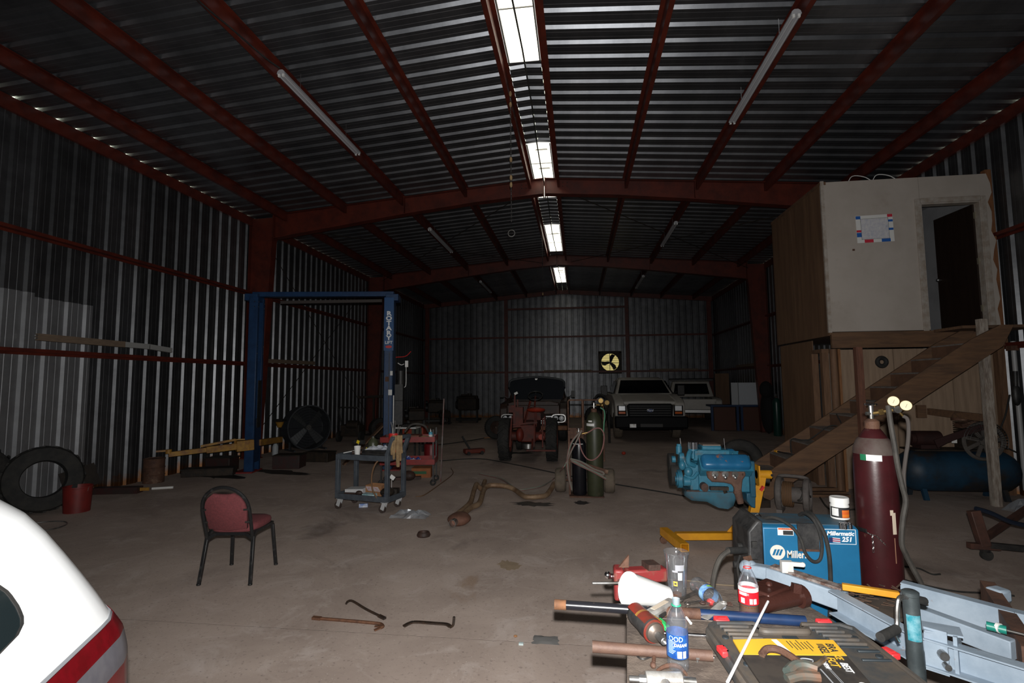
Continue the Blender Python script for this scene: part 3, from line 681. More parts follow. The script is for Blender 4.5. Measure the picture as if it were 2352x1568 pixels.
# left post head and overhead beam
zb = LH+0.07
MB().bar(PL+Vector((0, 0, zb)), PR+Vector((0, 0, zb+0.02)), 0.14, 0.10).build('overhead_beam', blue_lift, lf, bevel=0.008)
MB().bar(PL+ld*0.55+Vector((0, 0, zb-0.16)), PR-ld*0.25+Vector((0, 0, zb-0.12)), 0.05, 0.06).build('shutoff_bar', M('padded_bar', (0.05, 0.04, 0.036), 0.7), lf)
for p in (PL+ld*0.02, PR-ld*0.02): MB().box((0, 0, LH+0.0), (0.26, 0.34, 0.14), m=xf(p, (0, 0, la))).build('head_plate', blue_lift, lf, bevel=0.01)
# lettered cover on the right post's near face
vd = Vector((CAM.x-PR.x, CAM.y-PR.y, 0)).normalized()
pf = PR-ln*0.176-ld*0.07
lm = Matrix(((ld.x, 0, -ln.x, 0), (ld.y, 0, -ln.y, 0), (0, 1, 0, 0), (0, 0, 0, 1)))
def on_post(x, z, d=0.012): m = lm.copy(); p = pf+ld*x-ln*d; m.translation = (p.x, p.y, z); return m
MB().box((0, 0, 0), (0.195, 1.10, 0.016), m=on_post(0, LH-0.56, 0.008)).build('cover_panel', M('cover_blue', (0.025, 0.085, 0.22), 0.35), lf)
for i, ch in enumerate('ROTARY'):
    text(ch, 0.122, on_post(0, LH-0.345-0.101*i, 0.018), 0.001, 0.005, sx=1.25).build('letter', ink_white, lf, sm=0)
text('LIFT', 0.085, on_post(0.0, LH-0.945, 0.018), 0.001, 0.002).build('letter', ink_white, lf, sm=0)
MB().lathe([(0.05, 0), (0.05, 0.002)], 18, on_post(0, LH-1.03, 0.017) @ Matrix.Diagonal((1.3, 0.55, 1, 1))).build('emblem', red_plastic, lf)
MB().box((0.06, 0, 0), (0.05, 0.09, 0.003), m=on_post(0, 1.95, 0.006)).build('sticker', paper, lf)
MB().box((0.04, 0, 0), (0.075, 0.11, 0.003), m=on_post(0, 1.56, 0.006)).build('sticker', paper, lf)
MB().box((-0.03, 0, 0), (0.07, 0.10, 0.003), m=on_post(0, 1.83, 0.006)).build('rust_patch', rust, lf)
MB().box((0.012, 0, 0), (0.014, 2.35, 0.004), m=on_post(0, 1.2, 0.004)).build('seam_gap', black_metal, lf)
MB().bar(pf+ld*0.11+Vector((0, 0, 0.55)), pf+ld*0.11+Vector((0, 0, 1.5)), 0.02, 0.02).build('white_conduit', white_plastic, lf)
# power unit and control box on the right post's outer side
pu = PR+ld*0.13
mb = MB(); mb.box((0, 0, 1.55), (0.16, 0.2, 0.34), m=xf(pu, (0, 0, la))); mb.cyl(pu+ld*0.02+Vector((0, 0, 1.72)), pu+ld*0.02+Vector((0, 0, 2.0)), 0.09); mb.box((0.0, 0, 1.15), (0.16, 0.2, 0.5), m=xf(pu, (0, 0, la)))
mb.build('power_unit', black_metal, lf)
MB().box((0.16, -0.12, 2.14), (0.06, 0.05, 0.13), m=xf(pu, (0, 0, la))).build('switch_box', white_plastic, lf)
MB().tube([pu+ld*0.0+Vector((0, -0.12, 2.16)), pu+ld*0.07+Vector((0, -0.12, 2.12)), pu+ld*0.13+Vector((0, -0.12, 2.14))], 0.008, 6, k=4).tube([pu+ld*0.17+Vector((0, -0.12, 2.08)), pu+ld*0.17+Vector((0, -0.12, 1.72)), pu+ld*0.13+Vector((0, -0.1, 1.66))], 0.008, 6, k=4).build('conduit', white_plastic, lf)
MB().tube([pu+ld*-0.05+Vector((0, -0.1, 2.28)), pu+ld*0.15+Vector((0, -0.1, 2.30)), pu+ld*0.26+Vector((0, -0.1, 2.40))], 0.008, 6, k=4).build('red_air_hose', red_plastic, lf)
# yellow arms of the left carriage
a0 = Vector((-6.45, 9.40, 0.56)); a1 = Vector((-7.32, 8.42, 0.50)); am = a0.lerp(a1, 0.55)
mb = MB(); mb.bar(a0, am, 0.10, 0.12); mb.bar(a0+Vector((0.02, 0.02, 0)), a0.lerp(am, 0.3), 0.14, 0.20); mb.bar(a0+(a0-am)*0.12, a0, 0.17, 0.20); mb.build('lift_arm', yellow_worn, lf, bevel=0.006)
MB().bar(a0.lerp(a1, 0.45)+Vector((0, 0, 0.005)), a1, 0.075, 0.085).build('arm_extension', yellow_worn, lf, bevel=0.004)
mb = MB(); mb.cyl(a1+Vector((0, 0, 0.02)), a1+Vector((0, 0, 0.09)), 0.05); mb.bar(a1+Vector((-0.04, 0.0, 0.07)), a1+Vector((-0.16, -0.1, 0.07)), 0.09, 0.03); mb.build('arm_pad', yellow_worn, lf)
a2 = a0.lerp(a1, 0.30)+Vector((0.12, 0.1, 0.14)); mb = MB(); mb.bar(a2, a0.lerp(a1, 0.62)+Vector((0, 0, 0.08)), 0.03, 0.04); mb.bar(a2, a2-Vector((0, 0, 0.14)), 0.03, 0.03); mb.bar(a2, a2+Vector((0.13, 0.1, 0.0)), 0.05, 0.02); mb.build('arm_brace', yellow_worn, lf)
# second arm towards the wall side, lying low
b1 = Vector((-6.7, 10.9, 0.5)); MB().bar(PL+ld*0.15+ln*0.1+Vector((0, 0, 0.56)), b1, 0.10, 0.12).build('lift_arm', yellow_worn, lf)

# ------------------------------------------------------------------ drum fan
fan_m = M('grey_drum_paint', (0.055, 0.06, 0.068), 0.5, 0.2, (0.04, 0.043, 0.048), 6)
fd = Vector((0.80, -0.60, 0.05)).normalized(); fc = Vector((-7.08, 12.85, 0.60))
F = frame(fc, fc+fd)
fn = thing('drum_fan', 'large round grey drum fan standing on the floor at the left wall', 'fan', (-7.2, 12.95, 0), world=True)
mb = MB(); mb.lathe([(0.56, -0.42), (0.575, -0.42), (0.575, 0), (0.592, 0), (0.592, 0.015), (0.56, 0.015), (0.56, -0.42)], 40, F, False, False); mb.build('drum', fan_m, fn)
mb = MB(); mb.lathe([(0.0, -0.41), (0.55, -0.41)], 40, F, False, False); mb.build('back_screen', M('fan_back', (0.012, 0.014, 0.018), 0.7), fn)
mb = MB()
for k in range(4):
    a = 2*pi*k/4+0.75
    c, s = math.cos(a), math.sin(a); P_ = lambda r, w, z: F @ Vector((r*c-w*s, r*s+w*c, z))
    v = [P_(0.07, -0.05, -0.16), P_(0.07, 0.05, -0.10), P_(0.52, 0.11, -0.10), P_(0.53, -0.10, -0.22)]
    n_ = F.to_3x3() @ Vector((0, 0, 0.006)); mb.add(v+[p-n_ for p in v], [(0, 1, 2, 3), (7, 6, 5, 4), (0, 4, 5, 1), (1, 5, 6, 2), (2, 6, 7, 3), (3, 7, 4, 0)])
mb.build('blades', M('fan_blade', (0.10, 0.105, 0.11), 0.45, 0.5), fn)
mb = MB(); mb.cyl(F @ Vector((0, 0, -0.25)), F @ Vector((0, 0, -0.05)), 0.07); mb.ell(F @ Vector((0, 0, -0.03)), (0.025, 0.025, 0.025), 8, 6); mb.build('hub', steel, fn)
mb = MB()
for r_ in (0.12, 0.19, 0.26, 0.33, 0.40, 0.47, 0.54): mb.torus((0, 0, 0.005), r_, 0.0022, F, 36, 4)
for k in range(8): a = pi*k/4; mb.cyl(F @ Vector((0, 0, 0.005)), F @ Vector((0.57*math.cos(a), 0.57*math.sin(a), 0.005)), 0.003, n=4)
mb.build('wire_guard', black_metal, fn)
mb = MB()
for w in (-1, 1):
    p = F @ Vector((0.42*w, 0, -0.2)); mb.bar((p.x, p.y, 0.03), (p.x, p.y, 0.25), 0.05, 0.05)
    q = F @ Vector((0.42*w, 0, 0.1)); r_ = F @ Vector((0.42*w, 0, -0.5)); mb.bar((q.x, q.y, 0.02), (r_.x, r_.y, 0.02), 0.05, 0.04)
mb.build('stand', fan_m, fn)

# ------------------------------------------------------------------ clutter along the left wall
def tire(name, label, c, R_, w, axis, rim=None, lug=False, group=None, rimm=None):
    Fm = frame(Vector(c)-Vector(axis).normalized()*w/2, Vector(c)+Vector(axis))
    t = thing(name, label, 'tire', (c[0], c[1], c[2]-R_), group=group, world=True)
    r0 = R_*0.56
    prof = [(r0, 0.02*w), (R_*0.8, 0), (R_*0.93, 0.06*w), (R_*0.97, 0.18*w), (R_*0.985, 0.5*w), (R_*0.97, 0.82*w), (R_*0.93, 0.94*w), (R_*0.8, w), (r0, 0.98*w), (r0*0.96, 0.8*w), (r0*0.96, 0.2*w), (r0, 0.02*w)]
    MB().lathe(prof, 32, Fm, False, False).build('casing', black_rubber, t)
    tr = MB(); n = 20 if lug else 36
    for k in range(n):
        for s in (0, 1):
            a = 2*pi*(k+0.5*s)/n; da = 0.16 if lug else 0.05
            p = [Fm @ Vector((R_*q*math.cos(a+d), R_*q*math.sin(a+d), w*(0.5+(z if s else -z)))) for q, d, z in ((0.96, 0, 0.02), (0.96, da, 0.46), (0.96, da+0.10, 0.46), (0.96, 0.10, 0.02), (1.0, 0.01, 0.02), (1.0, da+0.01, 0.45), (1.0, da+0.08, 0.45), (1.0, 0.08, 0.02))]
            tr.add(p, [(4, 5, 6, 7), (0, 1, 5, 4), (1, 2, 6, 5), (2, 3, 7, 6), (3, 0, 4, 7)])
    tag(tr.build('tread', black_rubber, t, sm=0), kind='stuff')
    if rim:
        MB().lathe([(0.03, w*0.45), (r0*0.55, w*0.42), (r0*0.6, w*0.3), (r0*0.85, w*0.28), (r0*0.97, w*0.1), (r0*1.0, w*0.06), (r0*0.97, w*0.9), (0.03, w*0.55)], 24, Fm, False, False).build('rim', rimm or rust_dark, t)
    return t
tire('tractor_tire', 'big black lugged tire leaning at the left wall beside the red bucket', (-7.40, 6.32, 0.455), 0.45, 0.28, (0.80, -0.58, 0.12), False, True)
tire('tractor_tire', 'black lugged tire at the left wall, mostly hidden behind the nearer lugged tire', (-7.74, 5.66, 0.50), 0.49, 0.26, (1.0, -0.15, 0.05), False, True)
bk = thing('bucket', 'dark red bucket on the floor beside the big tire', 'bucket', (-6.95, 6.42, 0), world=True)
MB().lathe([(0.13, 0), (0.15, 0.0), (0.165, 0.33), (0.172, 0.335), (0.172, 0.35), (0.16, 0.35), (0.145, 0.02), (0.0, 0.02)], 22, Matrix.Translation((-6.95, 6.42, 0)), True, False).build('pail', M('dull_red_pail', (0.20, 0.018, 0.015), 0.5, 0, (0.13, 0.014, 0.012), 5), bk)
MB().tube([(-6.95+0.17*math.cos(a), 6.42+0.17*math.sin(a)*0.5-0.1*math.sin(a), 0.34-0.17*math.sin(a)) for a in [pi*k/10 for k in range(11)]], 0.004, 5).build('bail_handle', steel, bk)
bd = Vector((-7.55, 7.2, 0.30))
solo(MB().box((-7.68, 7.12, 0.31), (0.02, 0.58, 0.34), rot=(R(8), R(-16), 0)), 'leaning_sheet', M('dark_brown_panel', (0.045, 0.036, 0.03), 0.7, 0, (0.03, 0.025, 0.022), 6), 'dark brown flat panel leaning on the left wall behind the red bucket', 'panel')
solo(MB().cyl((-7.62, 8.45, 0), (-7.62, 8.45, 0.42), 0.165, n=24).torus((-7.62, 8.45, 0.42), 0.16, 0.012).torus((-7.62, 8.45, 0.27), 0.165, 0.008).torus((-7.62, 8.45, 0.14), 0.165, 0.008), 'rusty_drum', rust, 'small rusty drum standing against the left wall', 'drum')
jb = M('dark_box_paint', (0.045, 0.012, 0.011), 0.6, 0, (0.03, 0.02, 0.018), 7)
solo(MB().box((-7.45, 7.55, 0.05), (0.7, 0.16, 0.10), rot=(0, 0, R(12))), 'floor_channel', jb, 'low dark red metal channel on the floor behind the red bucket', 'channel')
solo(MB().box((-7.05, 7.64, 0.055), (0.15, 0.02, 0.05), rot=(0, 0, R(14))), 'yellow_tag', yellow_worn, 'small yellow block on the floor between bucket and rusty drum', 'block')
solo(MB().cyl((-7.1, 7.85, 0.02), (-6.82, 7.98, 0.02), 0.02), 'pale_tube', paper, 'short pale tube lying near the left wall by the yellow block', 'tube')
solo(MB().torus((-6.62, 5.62, 0.012), 0.28, 0.008, n=28), 'wire_hoop', steel, 'thin grey wire hoop on the floor behind the white car', 'hoop')
# dark debris around the left lift post
for i, (x, y, sx, sy, sz, rz, lab) in enumerate([(-7.1, 9.2, 0.9, 0.30, 0.13, 20, 'low dark metal pan on the floor left of the blue lift post'), (-7.25, 9.75, 0.5, 0.35, 0.26, 5, 'dark brown crate against the left wall under the yellow arm'),
        (-6.05, 10.2, 0.55, 0.4, 0.26, 10, 'dark low box right of the blue lift post'), (-5.85, 11.1, 0.6, 0.35, 0.2, -5, 'dark flat box between lift post and drum fan')]):
    t = thing('storage_box', lab, 'box', (x, y, 0), R(rz))
    MB().box((0, 0, sz/2), (sx, sy, sz)).build('body', jb if i in (1, 2) else dark_grime, t, bevel=0.01)
    MB().box((0, 0, sz+0.008), (sx+0.02, sy+0.02, 0.016)).build('lid', dark_grime, t)
def jug(name, label, c, h, m_, capm, r=0.07):
    t = thing(name, label, 'jug', c); MB().lathe([(r*0.9, 0), (r, 0.02), (r, h*0.62), (r*0.8, h*0.75), (r*0.35, h*0.88), (r*0.33, h*0.93)], 14).build('body', m_, t)
    MB().cyl((0, 0, h*0.93), (0, 0, h), r*0.36).build('cap', capm, t); return t
jug('plastic_jug', 'pale plastic jug on the floor left of the drum fan', (-7.35, 11.75, 0.0), 0.36, M('pale_jug', (0.42, 0.45, 0.47), 0.5), white_plastic)
wl_ = thing('work_lamp', 'yellow work lamp hanging beside the drum fan at the left wall', 'lamp', (-7.55, 12.2, 0.5), world=True)
MB().cyl((-7.55, 12.2, 0.0), (-7.55, 12.2, 0.62), 0.02, n=8).build('stand_pole', black_metal, wl_); MB().cyl((-7.5, 12.15, 0.66), (-7.5, 12.15, 0.80), 0.05, 0.11, n=10).build('lamp_head', yellow_worn, wl_)
MB().box((-7.5, 12.15, 0.84), (0.26, 0.2, 0.05)).build('lamp_top', black_metal, wl_)
# dark machine with a push handle (pressure washer) beyond the fan
pwm = thing('pressure_washer', 'black wheeled machine with a tubular push handle beyond the drum fan', 'machine', (-6.9, 15.0, 0), world=True)
mb = MB(); mb.box((-6.85, 15.0, 0.34), (0.6, 0.5, 0.34)); mb.cyl((-6.95, 14.85, 0.5), (-6.6, 14.85, 0.5), 0.14); mb.build('engine_body', dark_grime, pwm, bevel=0.02)
MB().tube([(-7.15, 14.85, 0.5), (-7.2, 14.75, 1.0), (-7.17, 14.72, 1.04), (-6.6, 14.72, 1.04), (-6.55, 14.75, 1.0), (-6.45, 14.85, 0.5)], 0.018, 8).build('push_handle', black_metal, pwm)
for x in (-7.2, -6.5): MB().cyl((x-0.04, 14.8, 0.16), (x+0.04, 14.8, 0.16), 0.16, n=18).build('wheel', black_rubber, pwm)
tire('spare_tire', 'dark wheel standing behind the push-handle machine at the left wall', (-6.25, 15.6, 0.33), 0.33, 0.22, (0.75, -0.65, 0.1), True)
jt = thing('tool_stand', 'dark T-shaped steel stand beside the red column', 'stand', (-6.9, 16.7, 0), world=True)
MB().bar((-6.9, 16.7, 0), (-6.9, 16.7, 1.30), 0.06, 0.06).bar((-7.45, 16.7, 1.28), (-6.35, 16.7, 1.33), 0.07, 0.08).build('mast', dark_grime, jt); MB().box((-6.9, 16.7, 0.02), (0.6, 0.5, 0.04)).build('base', dark_grime, jt)
# boards leaning behind the carts
solo(MB().bar((-5.05, 10.6, 0.0), (-4.35, 11.2, 0.85), 0.14, 0.03), 'leaning_plank', wood, 'plank leaning behind the right lift post', 'plank')
solo(MB().box((-4.35, 11.05, 0.2), (0.35, 0.3, 0.4), rot=(0, 0, R(20))), 'wooden_crate', M('orange_crate', (0.30, 0.13, 0.04), 0.7, 0, (0.2, 0.09, 0.03), 5), 'orange-brown wooden crate behind the right lift post', 'crate', bevel=0.01)
# taped fluorescent tube packs resting on the girts
tape = M('brown_tube_sleeve', (0.22, 0.16, 0.11), 0.7, 0, (0.17, 0.12, 0.085), 6, stretch=(8, 1.5, 8)); tubew = M('dusty_tubes', (0.36, 0.36, 0.35), 0.5)
def tube_pack(label, a, b, two=False, r=0.03):
    a = Vector(a); b = Vector(b); t = thing('light_tube_pack', label, 'tubes', a.lerp(b, 0.5), world=True, group='long light tube packs resting on the wall girts')
    m_ = a.lerp(b, 0.58)
    d = (b-a).normalized(); up = Vector((0, 0, 0.03))
    MB().bar(a, m_ if two else b, 0.07, 0.10).build('sleeve', tape, t)
    if two:
        mb = MB(); mb.bar(m_, m_.lerp(b, 0.5), 0.07, 0.09); mb.bar(m_.lerp(b, 0.5)-d*0.01, b-Vector((0, 0, 0.035)), 0.07, 0.09); mb.build('tube_ends', tubew, t)
    mb = MB()
    for e, s in ((a, -1), (b, 1)):
        for q in (-0.02, 0.02): mb.cyl(e+Vector((0, 0, q-(0.035 if two and s > 0 else 0))), e+d*s*0.03+Vector((0, 0, q-(0.035 if two and s > 0 else 0))), 0.014, n=8)
    mb.build('end_caps', steel, t); return t
tube_pack('long tube pack, half brown and half white, on the near left wall girt', (-7.74, 6.40, 2.45), (-7.74, 8.84, 2.44), True)
tube_pack('pale tube pack on the left wall girt behind the lift', (-7.74, 11.7, 2.33), (-7.74, 14.2, 2.36))
tube_pack('tube pack on the back wall girt near its left corner', (-6.55, 25.48, 2.31), (-4.14, 25.48, 2.31))
tube_pack('dim tube pack on the back wall girt left of the exhaust fan', (-1.68, 25.48, 2.30), (0.67, 25.48, 2.30))
tube_pack('tube pack on the back wall girt above the white pickup truck', (3.5, 25.48, 2.31), (5.73, 25.48, 2.31))
tube_pack('tube pack on the right wall girt near the back', (6.37, 21.6, 2.33), (6.37, 19.1, 2.33))
# strip lights under the purlins
strip_m = M('white_strip_housing', (0.42, 0.42, 0.44), 0.5)
tube_w = M('unlit_tube_glass', (0.50, 0.50, 0.52), 0.35)
def strip(label, x, ya, yb, z):
    t = thing('strip_light', label, 'light fixture', (x, (ya+yb)/2, z), group='unlit strip lights under the roof')
    L = yb-ya
    mb = MB(); mb.prism([(-0.055, -0.01), (0.055, -0.01), (0.045, 0.025), (0.02, 0.045), (-0.02, 0.045), (-0.045, 0.025)], -L/2, L/2, Matrix(((1, 0, 0, 0), (0, 0, 1, 0), (0, 1, 0, 0), (0, 0, 0, 1)))); mb.build('housing', strip_m, t, sm=0)
    for sx in (-0.028, 0.028): MB().cyl((sx, -L/2+0.03, -0.026), (sx, L/2-0.03, -0.026), 0.0125, n=10).build('tube', tube_w, t)
    for y in (-L/2+0.015, L/2-0.015):
        for sx in (-0.028, 0.028): MB().box((sx, y, -0.02), (0.026, 0.025, 0.05)).build('socket', white_plastic, t)
    mb = MB()
    for y in (-L*0.3, L*0.3): mb.cyl((0, y, 0.05), (0, y, 0.28), 0.004, n=5)
    mb.build('hanger', steel, t)
strip('strip light under the left roof slope in the near bay', -3.73, 5.84, 8.17, 5.74)
strip('strip light under the right roof slope in the near bay', 2.44, 5.62, 7.98, 5.74)
strip('strip light under the left roof slope between the two red frames', -3.76, 12.61, 14.93, 5.74)
strip('strip light under the right roof slope between the two red frames', 2.53, 13.05, 15.2, 5.74)
strip('strip light under the left roof slope in the farthest bay', -3.76, 19.6, 22.0, 5.74)
strip('strip light under the right roof slope in the farthest bay', 2.53, 19.6, 22.0, 5.74)
solo(MB().tube([(-3.95, 4.0, 5.93), (-3.98, 4.6, 5.86), (-3.9, 5.2, 5.85), (-3.8, 5.6, 5.80), (-3.74, 5.83, 5.80)], 0.010, 6, k=5), 'electric_lead', black_rubber, 'black cord sagging to the near end of the left strip light', 'cord')
# pull chains from the ridge vents
def chain(label, x, y, z0, z1, ring):
    t = thing('pull_chain', label, 'chain', (x, y, z1), world=True)
    mb = MB(); n = int((z0-z1-0.1)/0.035)
    for k in range(n):
        z = z0-0.035*k; m_ = Matrix.Translation((x, y, z-0.02)) @ Matrix.Rotation(pi/2*(k % 2), 4, 'Z') @ Matrix.Rotation(pi/2, 4, 'X') @ Matrix.Diagonal((0.55, 1, 1, 1))
        mb.torus((0, 0, 0), 0.019, 0.004, m_, 8, 4)
    tag(mb.build('chain_links', steel, t), kind='stuff')
    for f in ring:
        z = z0+(z1-z0)*f; MB().ell((x, y, z), (0.022, 0.022, 0.045), 8, 6).build('wrapped_knot', cloth_tan, t)
    return t
c1 = chain('long pull chain with rag knots and a ring hanging from the nearest roof vent', -0.94, 7.35, 6.15, 4.0, (0.02, 0.1, 0.5, 0.63, 0.68))
MB().torus((0, 0, 0), 0.05, 0.008, Matrix.Translation((-0.94, 7.35, 3.945)) @ Matrix.Rotation(pi/2, 4, 'X'), 20, 6).build('pull_ring', steel, c1).matrix_parent_inverse = Matrix()
c2 = chain('thin pull chain with a single knot hanging near the back roof vents', -0.98, 14.8, 6.15, 4.25, (0.96,))
# exhaust fan in the back wall
ef = thing('exhaust_fan', 'round exhaust fan with lit louvres in the back wall', 'fan', (FX, Y1-0.1, FZ), world=True)
wv = EM('daylit_louvre', (0.78, 0.66, 0.27), 0.62)  # slats glow by emission in place of daylight falling on them
mb = MB()
for z in (-1, 1): mb.box((FX, Y1-0.07, FZ+z*0.50), (1.1, 0.10, 0.10))
for x in (-1, 1): mb.box((FX+x*0.51, Y1-0.07, FZ), (0.10, 0.10, 1.0))
o = [(0.43*math.cos(2*pi*k/40), 0.43*math.sin(2*pi*k/40)) for k in range(40)]
q = [(0.56*max(-1, min(1, 1.42*math.cos(2*pi*k/40))), 0.56*max(-1, min(1, 1.42*math.sin(2*pi*k/40)))) for k in range(40)]
fm_ = Matrix(((1, 0, 0, FX), (0, 0, -1, 0), (0, 1, 0, FZ), (0, 0, 0, 1)))
mb.rings([[fm_ @ Vector((x, y, -Y1+0.06)) for x, y in q], [fm_ @ Vector((x, y, -Y1+0.06)) for x, y in o], [fm_ @ Vector((x, y, -Y1+0.22)) for x, y in o]], False, False)
mb.build('shroud', dark_grime, ef)
for k in range(11):
    z = FZ-0.44+0.083*k; MB().box((FX, Y1+0.03, z), (0.98, 0.010, 0.062), rot=(R(20), 0, 0)).build('louvre_slat', wv, ef)
MB().box((FX, Y1+0.16, FZ), (1.05, 0.01, 1.05)).build('added_dark_plate', black_metal, ef)  # black plate added behind the slats so the gaps stay dark
mb = MB()
for k in range(3):
    a = R(65+120*k); c, s = math.cos(a), math.sin(a)
    v = [fm_ @ Vector((r*c-w*s, r*s+w*c, -Y1+0.13+z)) for r, w, z in ((0.05, -0.06, 0), (0.05, 0.06, 0.03), (0.26, 0.13, 0.03), (0.41, 0.09, 0.02), (0.42, -0.09, -0.02), (0.25, -0.06, -0.02))]
    mb.add(v, [(0, 1, 2, 3, 4, 5)])
mb.build('blades', black_metal, ef, sm=0)
MB().cyl((FX, Y1-0.05, FZ), (FX, Y1-0.22, FZ), 0.06).build('hub', black_metal, ef)
mb = MB(); mb.box((FX-0.02, Y1-0.2, FZ), (0.025, 0.02, 0.9)); mb.box((FX, Y1-0.2, FZ-0.03), (0.9, 0.02, 0.02)); mb.build('motor_strut', black_metal, ef)
# ------------------------------------------------------------------ banquet chair
burg = M('burgundy_fabric', (0.17, 0.038, 0.043), 0.9, 0, (0.13, 0.031, 0.035), 60, bump=0.15, bscale=300)
worn_black = M('scuffed_black_tube', (0.02, 0.02, 0.021), 0.35, 0.3, (0.08, 0.078, 0.075), 18, mix=(0.55, 0.75))
ch = thing('banquet_chair', 'burgundy padded chair with a round-topped back and black tube frame', 'chair', (-3.115, 4.475, 0), R(7))
def RB(pts, w, h, name, mat, parent): # square tube along a bent path
    mb = MB(); P = [Vector(p) for p in pts]
    for a, b in zip(P, P[1:]): mb.bar(a, b, w, h)
    return mb
for s in (-1, 1):
    RB([(s*0.225, -0.245, 0.0), (s*0.205, -0.175, 0.40)], 0.028, 0.028, '', None, None).cyl((s*0.225, -0.245, 0), (s*0.225, -0.245, 0.015), 0.02, n=8).build('leg', worn_black, ch, bevel=0.004)
    RB([(s*0.215, 0.255, 0.0), (s*0.19, 0.215, 0.40)], 0.028, 0.028, '', None, None).cyl((s*0.215, 0.255, 0), (s*0.215, 0.255, 0.015), 0.02, n=8).build('leg', worn_black, ch, bevel=0.004)
mb = MB(); P = [(-0.205, -0.175, 0.40), (-0.195, -0.12, 0.425), (-0.19, 0.215, 0.41), (0.19, 0.215, 0.41), (0.195, -0.12, 0.425), (0.205, -0.175, 0.40)]
for a, b in zip(P, P[1:]): mb.bar(a, b, 0.026, 0.028)
for a, b in (((-0.205, -0.175, 0.375), (-0.13, -0.165, 0.415)), ((-0.13, -0.165, 0.415), (0.13, -0.165, 0.415)), ((0.13, -0.165, 0.415), (0.205, -0.175, 0.375))): mb.bar(a, b, 0.024, 0.026)
mb.build('seat_frame', worn_black, ch)
mb = MB(); o = [(0.205*c_, 0.03+0.21*s_) for c_, s_ in [(math.copysign(abs(math.cos(t))**0.5, math.cos(t)), math.copysign(abs(math.sin(t))**0.5, math.sin(t))) for t in [2*pi*k/32 for k in range(32)]]]
mb.rings([[(x*f, 0.03+(y-0.03)*f, z) for x, y in o] for f, z in ((0.93, 0.425), (1.0, 0.435), (1.02, 0.46), (0.99, 0.482), (0.88, 0.495), (0.5, 0.505), (0.1, 0.507))])
mb.build('seat', burg, ch, sm=60)
def back_pt(x, z): return Vector((x, -0.195-0.13*(z-0.42)/0.43-0.0, z))
hoop = [back_pt(-0.20, 0.36), back_pt(-0.205, 0.50), back_pt(-0.207, 0.64)]+[back_pt(-0.205*math.cos(t), 0.655+0.195*math.sin(t)) for t in [pi*k/12 for k in range(13)]]+[back_pt(0.207, 0.64), back_pt(0.205, 0.50), back_pt(0.20, 0.36)]
MB().tube(hoop, 0.015, 10, k=2).build('back_frame', worn_black, ch)
pad = [(-0.17, 0.475), (0.0, 0.455), (0.17, 0.475), (0.185, 0.64)]+[(0.182*math.cos(t), 0.655+0.165*math.sin(t)) for t in [pi*k/14 for k in range(4)]]+[(0.09, 0.795), (0.05, 0.787), (0, 0.785), (-0.05, 0.787), (-0.09, 0.795)]+[(-0.182*math.cos(t), 0.655+0.165*math.sin(t)) for t in [pi*k/14 for k in range(3, -1, -1)]]+[(-0.185, 0.64)]
mb = MB(); dn_ = Vector((0, 0.957, 0.29))
mb.rings([[back_pt(x*f, 0.62+(z-0.62)*f)+dn_*d for x, z in pad] for f, d in ((0.97, -0.014), (1.0, -0.008), (1.0, 0.012), (0.93, 0.028), (0.6, 0.036), (0.1, 0.037))])
mb.build('backrest', burg, ch, sm=60)
for s in (-1, 1):
    for z in (0.54, 0.655): MB().cyl(back_pt(s*0.205, z)-dn_*0.012, back_pt(s*0.165, z)-dn_*0.018, 0.008, n=8).build('back_clip', black_metal, ch)

# ------------------------------------------------------------------ bars on the floor
bar_m = M('dark_bar_steel', (0.03, 0.022, 0.018), 0.55, 0.3, (0.06, 0.035, 0.022), 20, bump=0.3)
bar_r = M('rusty_bar_steel', (0.17, 0.075, 0.038), 0.7, 0.2, (0.10, 0.045, 0.025), 16, bump=0.3)
def fl(px, py, z=0.012): return G(px, py, z)
b1_ = [fl(735, 1420), fl(800, 1425), fl(865, 1431), fl(877, 1434), fl(880, 1438), fl(874, 1441)]
t = thing('wrecking_bar', 'longest rusty wrecking bar with a hooked claw on the floor', 'crowbar', b1_[2], world=True)
MB().tube(b1_, 0.011, 6, k=4).build('shaft', bar_r, t)
mb = MB(); mb.bar(fl(876, 1440), fl(860, 1447, 0.006), 0.022, 0.008); mb.bar(fl(872, 1438), fl(861, 1438, 0.006), 0.014, 0.008); mb.build('claw', bar_r, t)
MB().bar(fl(737, 1420), fl(718, 1418, 0.014), 0.03, 0.018).build('flat_end', bar_r, t)
t = thing('pry_bar', 'dark hexagonal pry bar above the longest rusty bar', 'crowbar', fl(840, 1400), world=True)
MB().tube([fl(795, 1386), fl(799, 1381, 0.018), fl(810, 1380), fl(840, 1398), fl(872, 1414)], 0.009, 6, k=4).build('shaft', bar_m, t); MB().bar(fl(870, 1413), fl(884, 1420), 0.026, 0.014).build('flat_end', bar_m, t)
t = thing('pry_bar', 'black flat pry bar with an upturned end at the right of the three bars', 'crowbar', fl(985, 1436), world=True)
pts = [fl(927, 1438, 0.004), fl(940, 1431, 0.012), fl(955, 1428), fl(1000, 1431), fl(1025, 1433), fl(1034, 1438, 0.008)]
mb = MB(); P = smooth_path(pts, 4)
for a, b in zip(P, P[1:]): mb.bar(a, b+(b-a)*0.1, 0.028, 0.010)
mb.build('shaft', bar_m, t); MB().tube([fl(1034, 1440, 0.008), V(1040, 1436, fl(1036, 1440).y), V(1042, 1428, fl(1036, 1440).y), V(1043, 1416, fl(1036, 1440).y)], 0.009, 6, k=3).build('upturned_claw', bar_m, t)

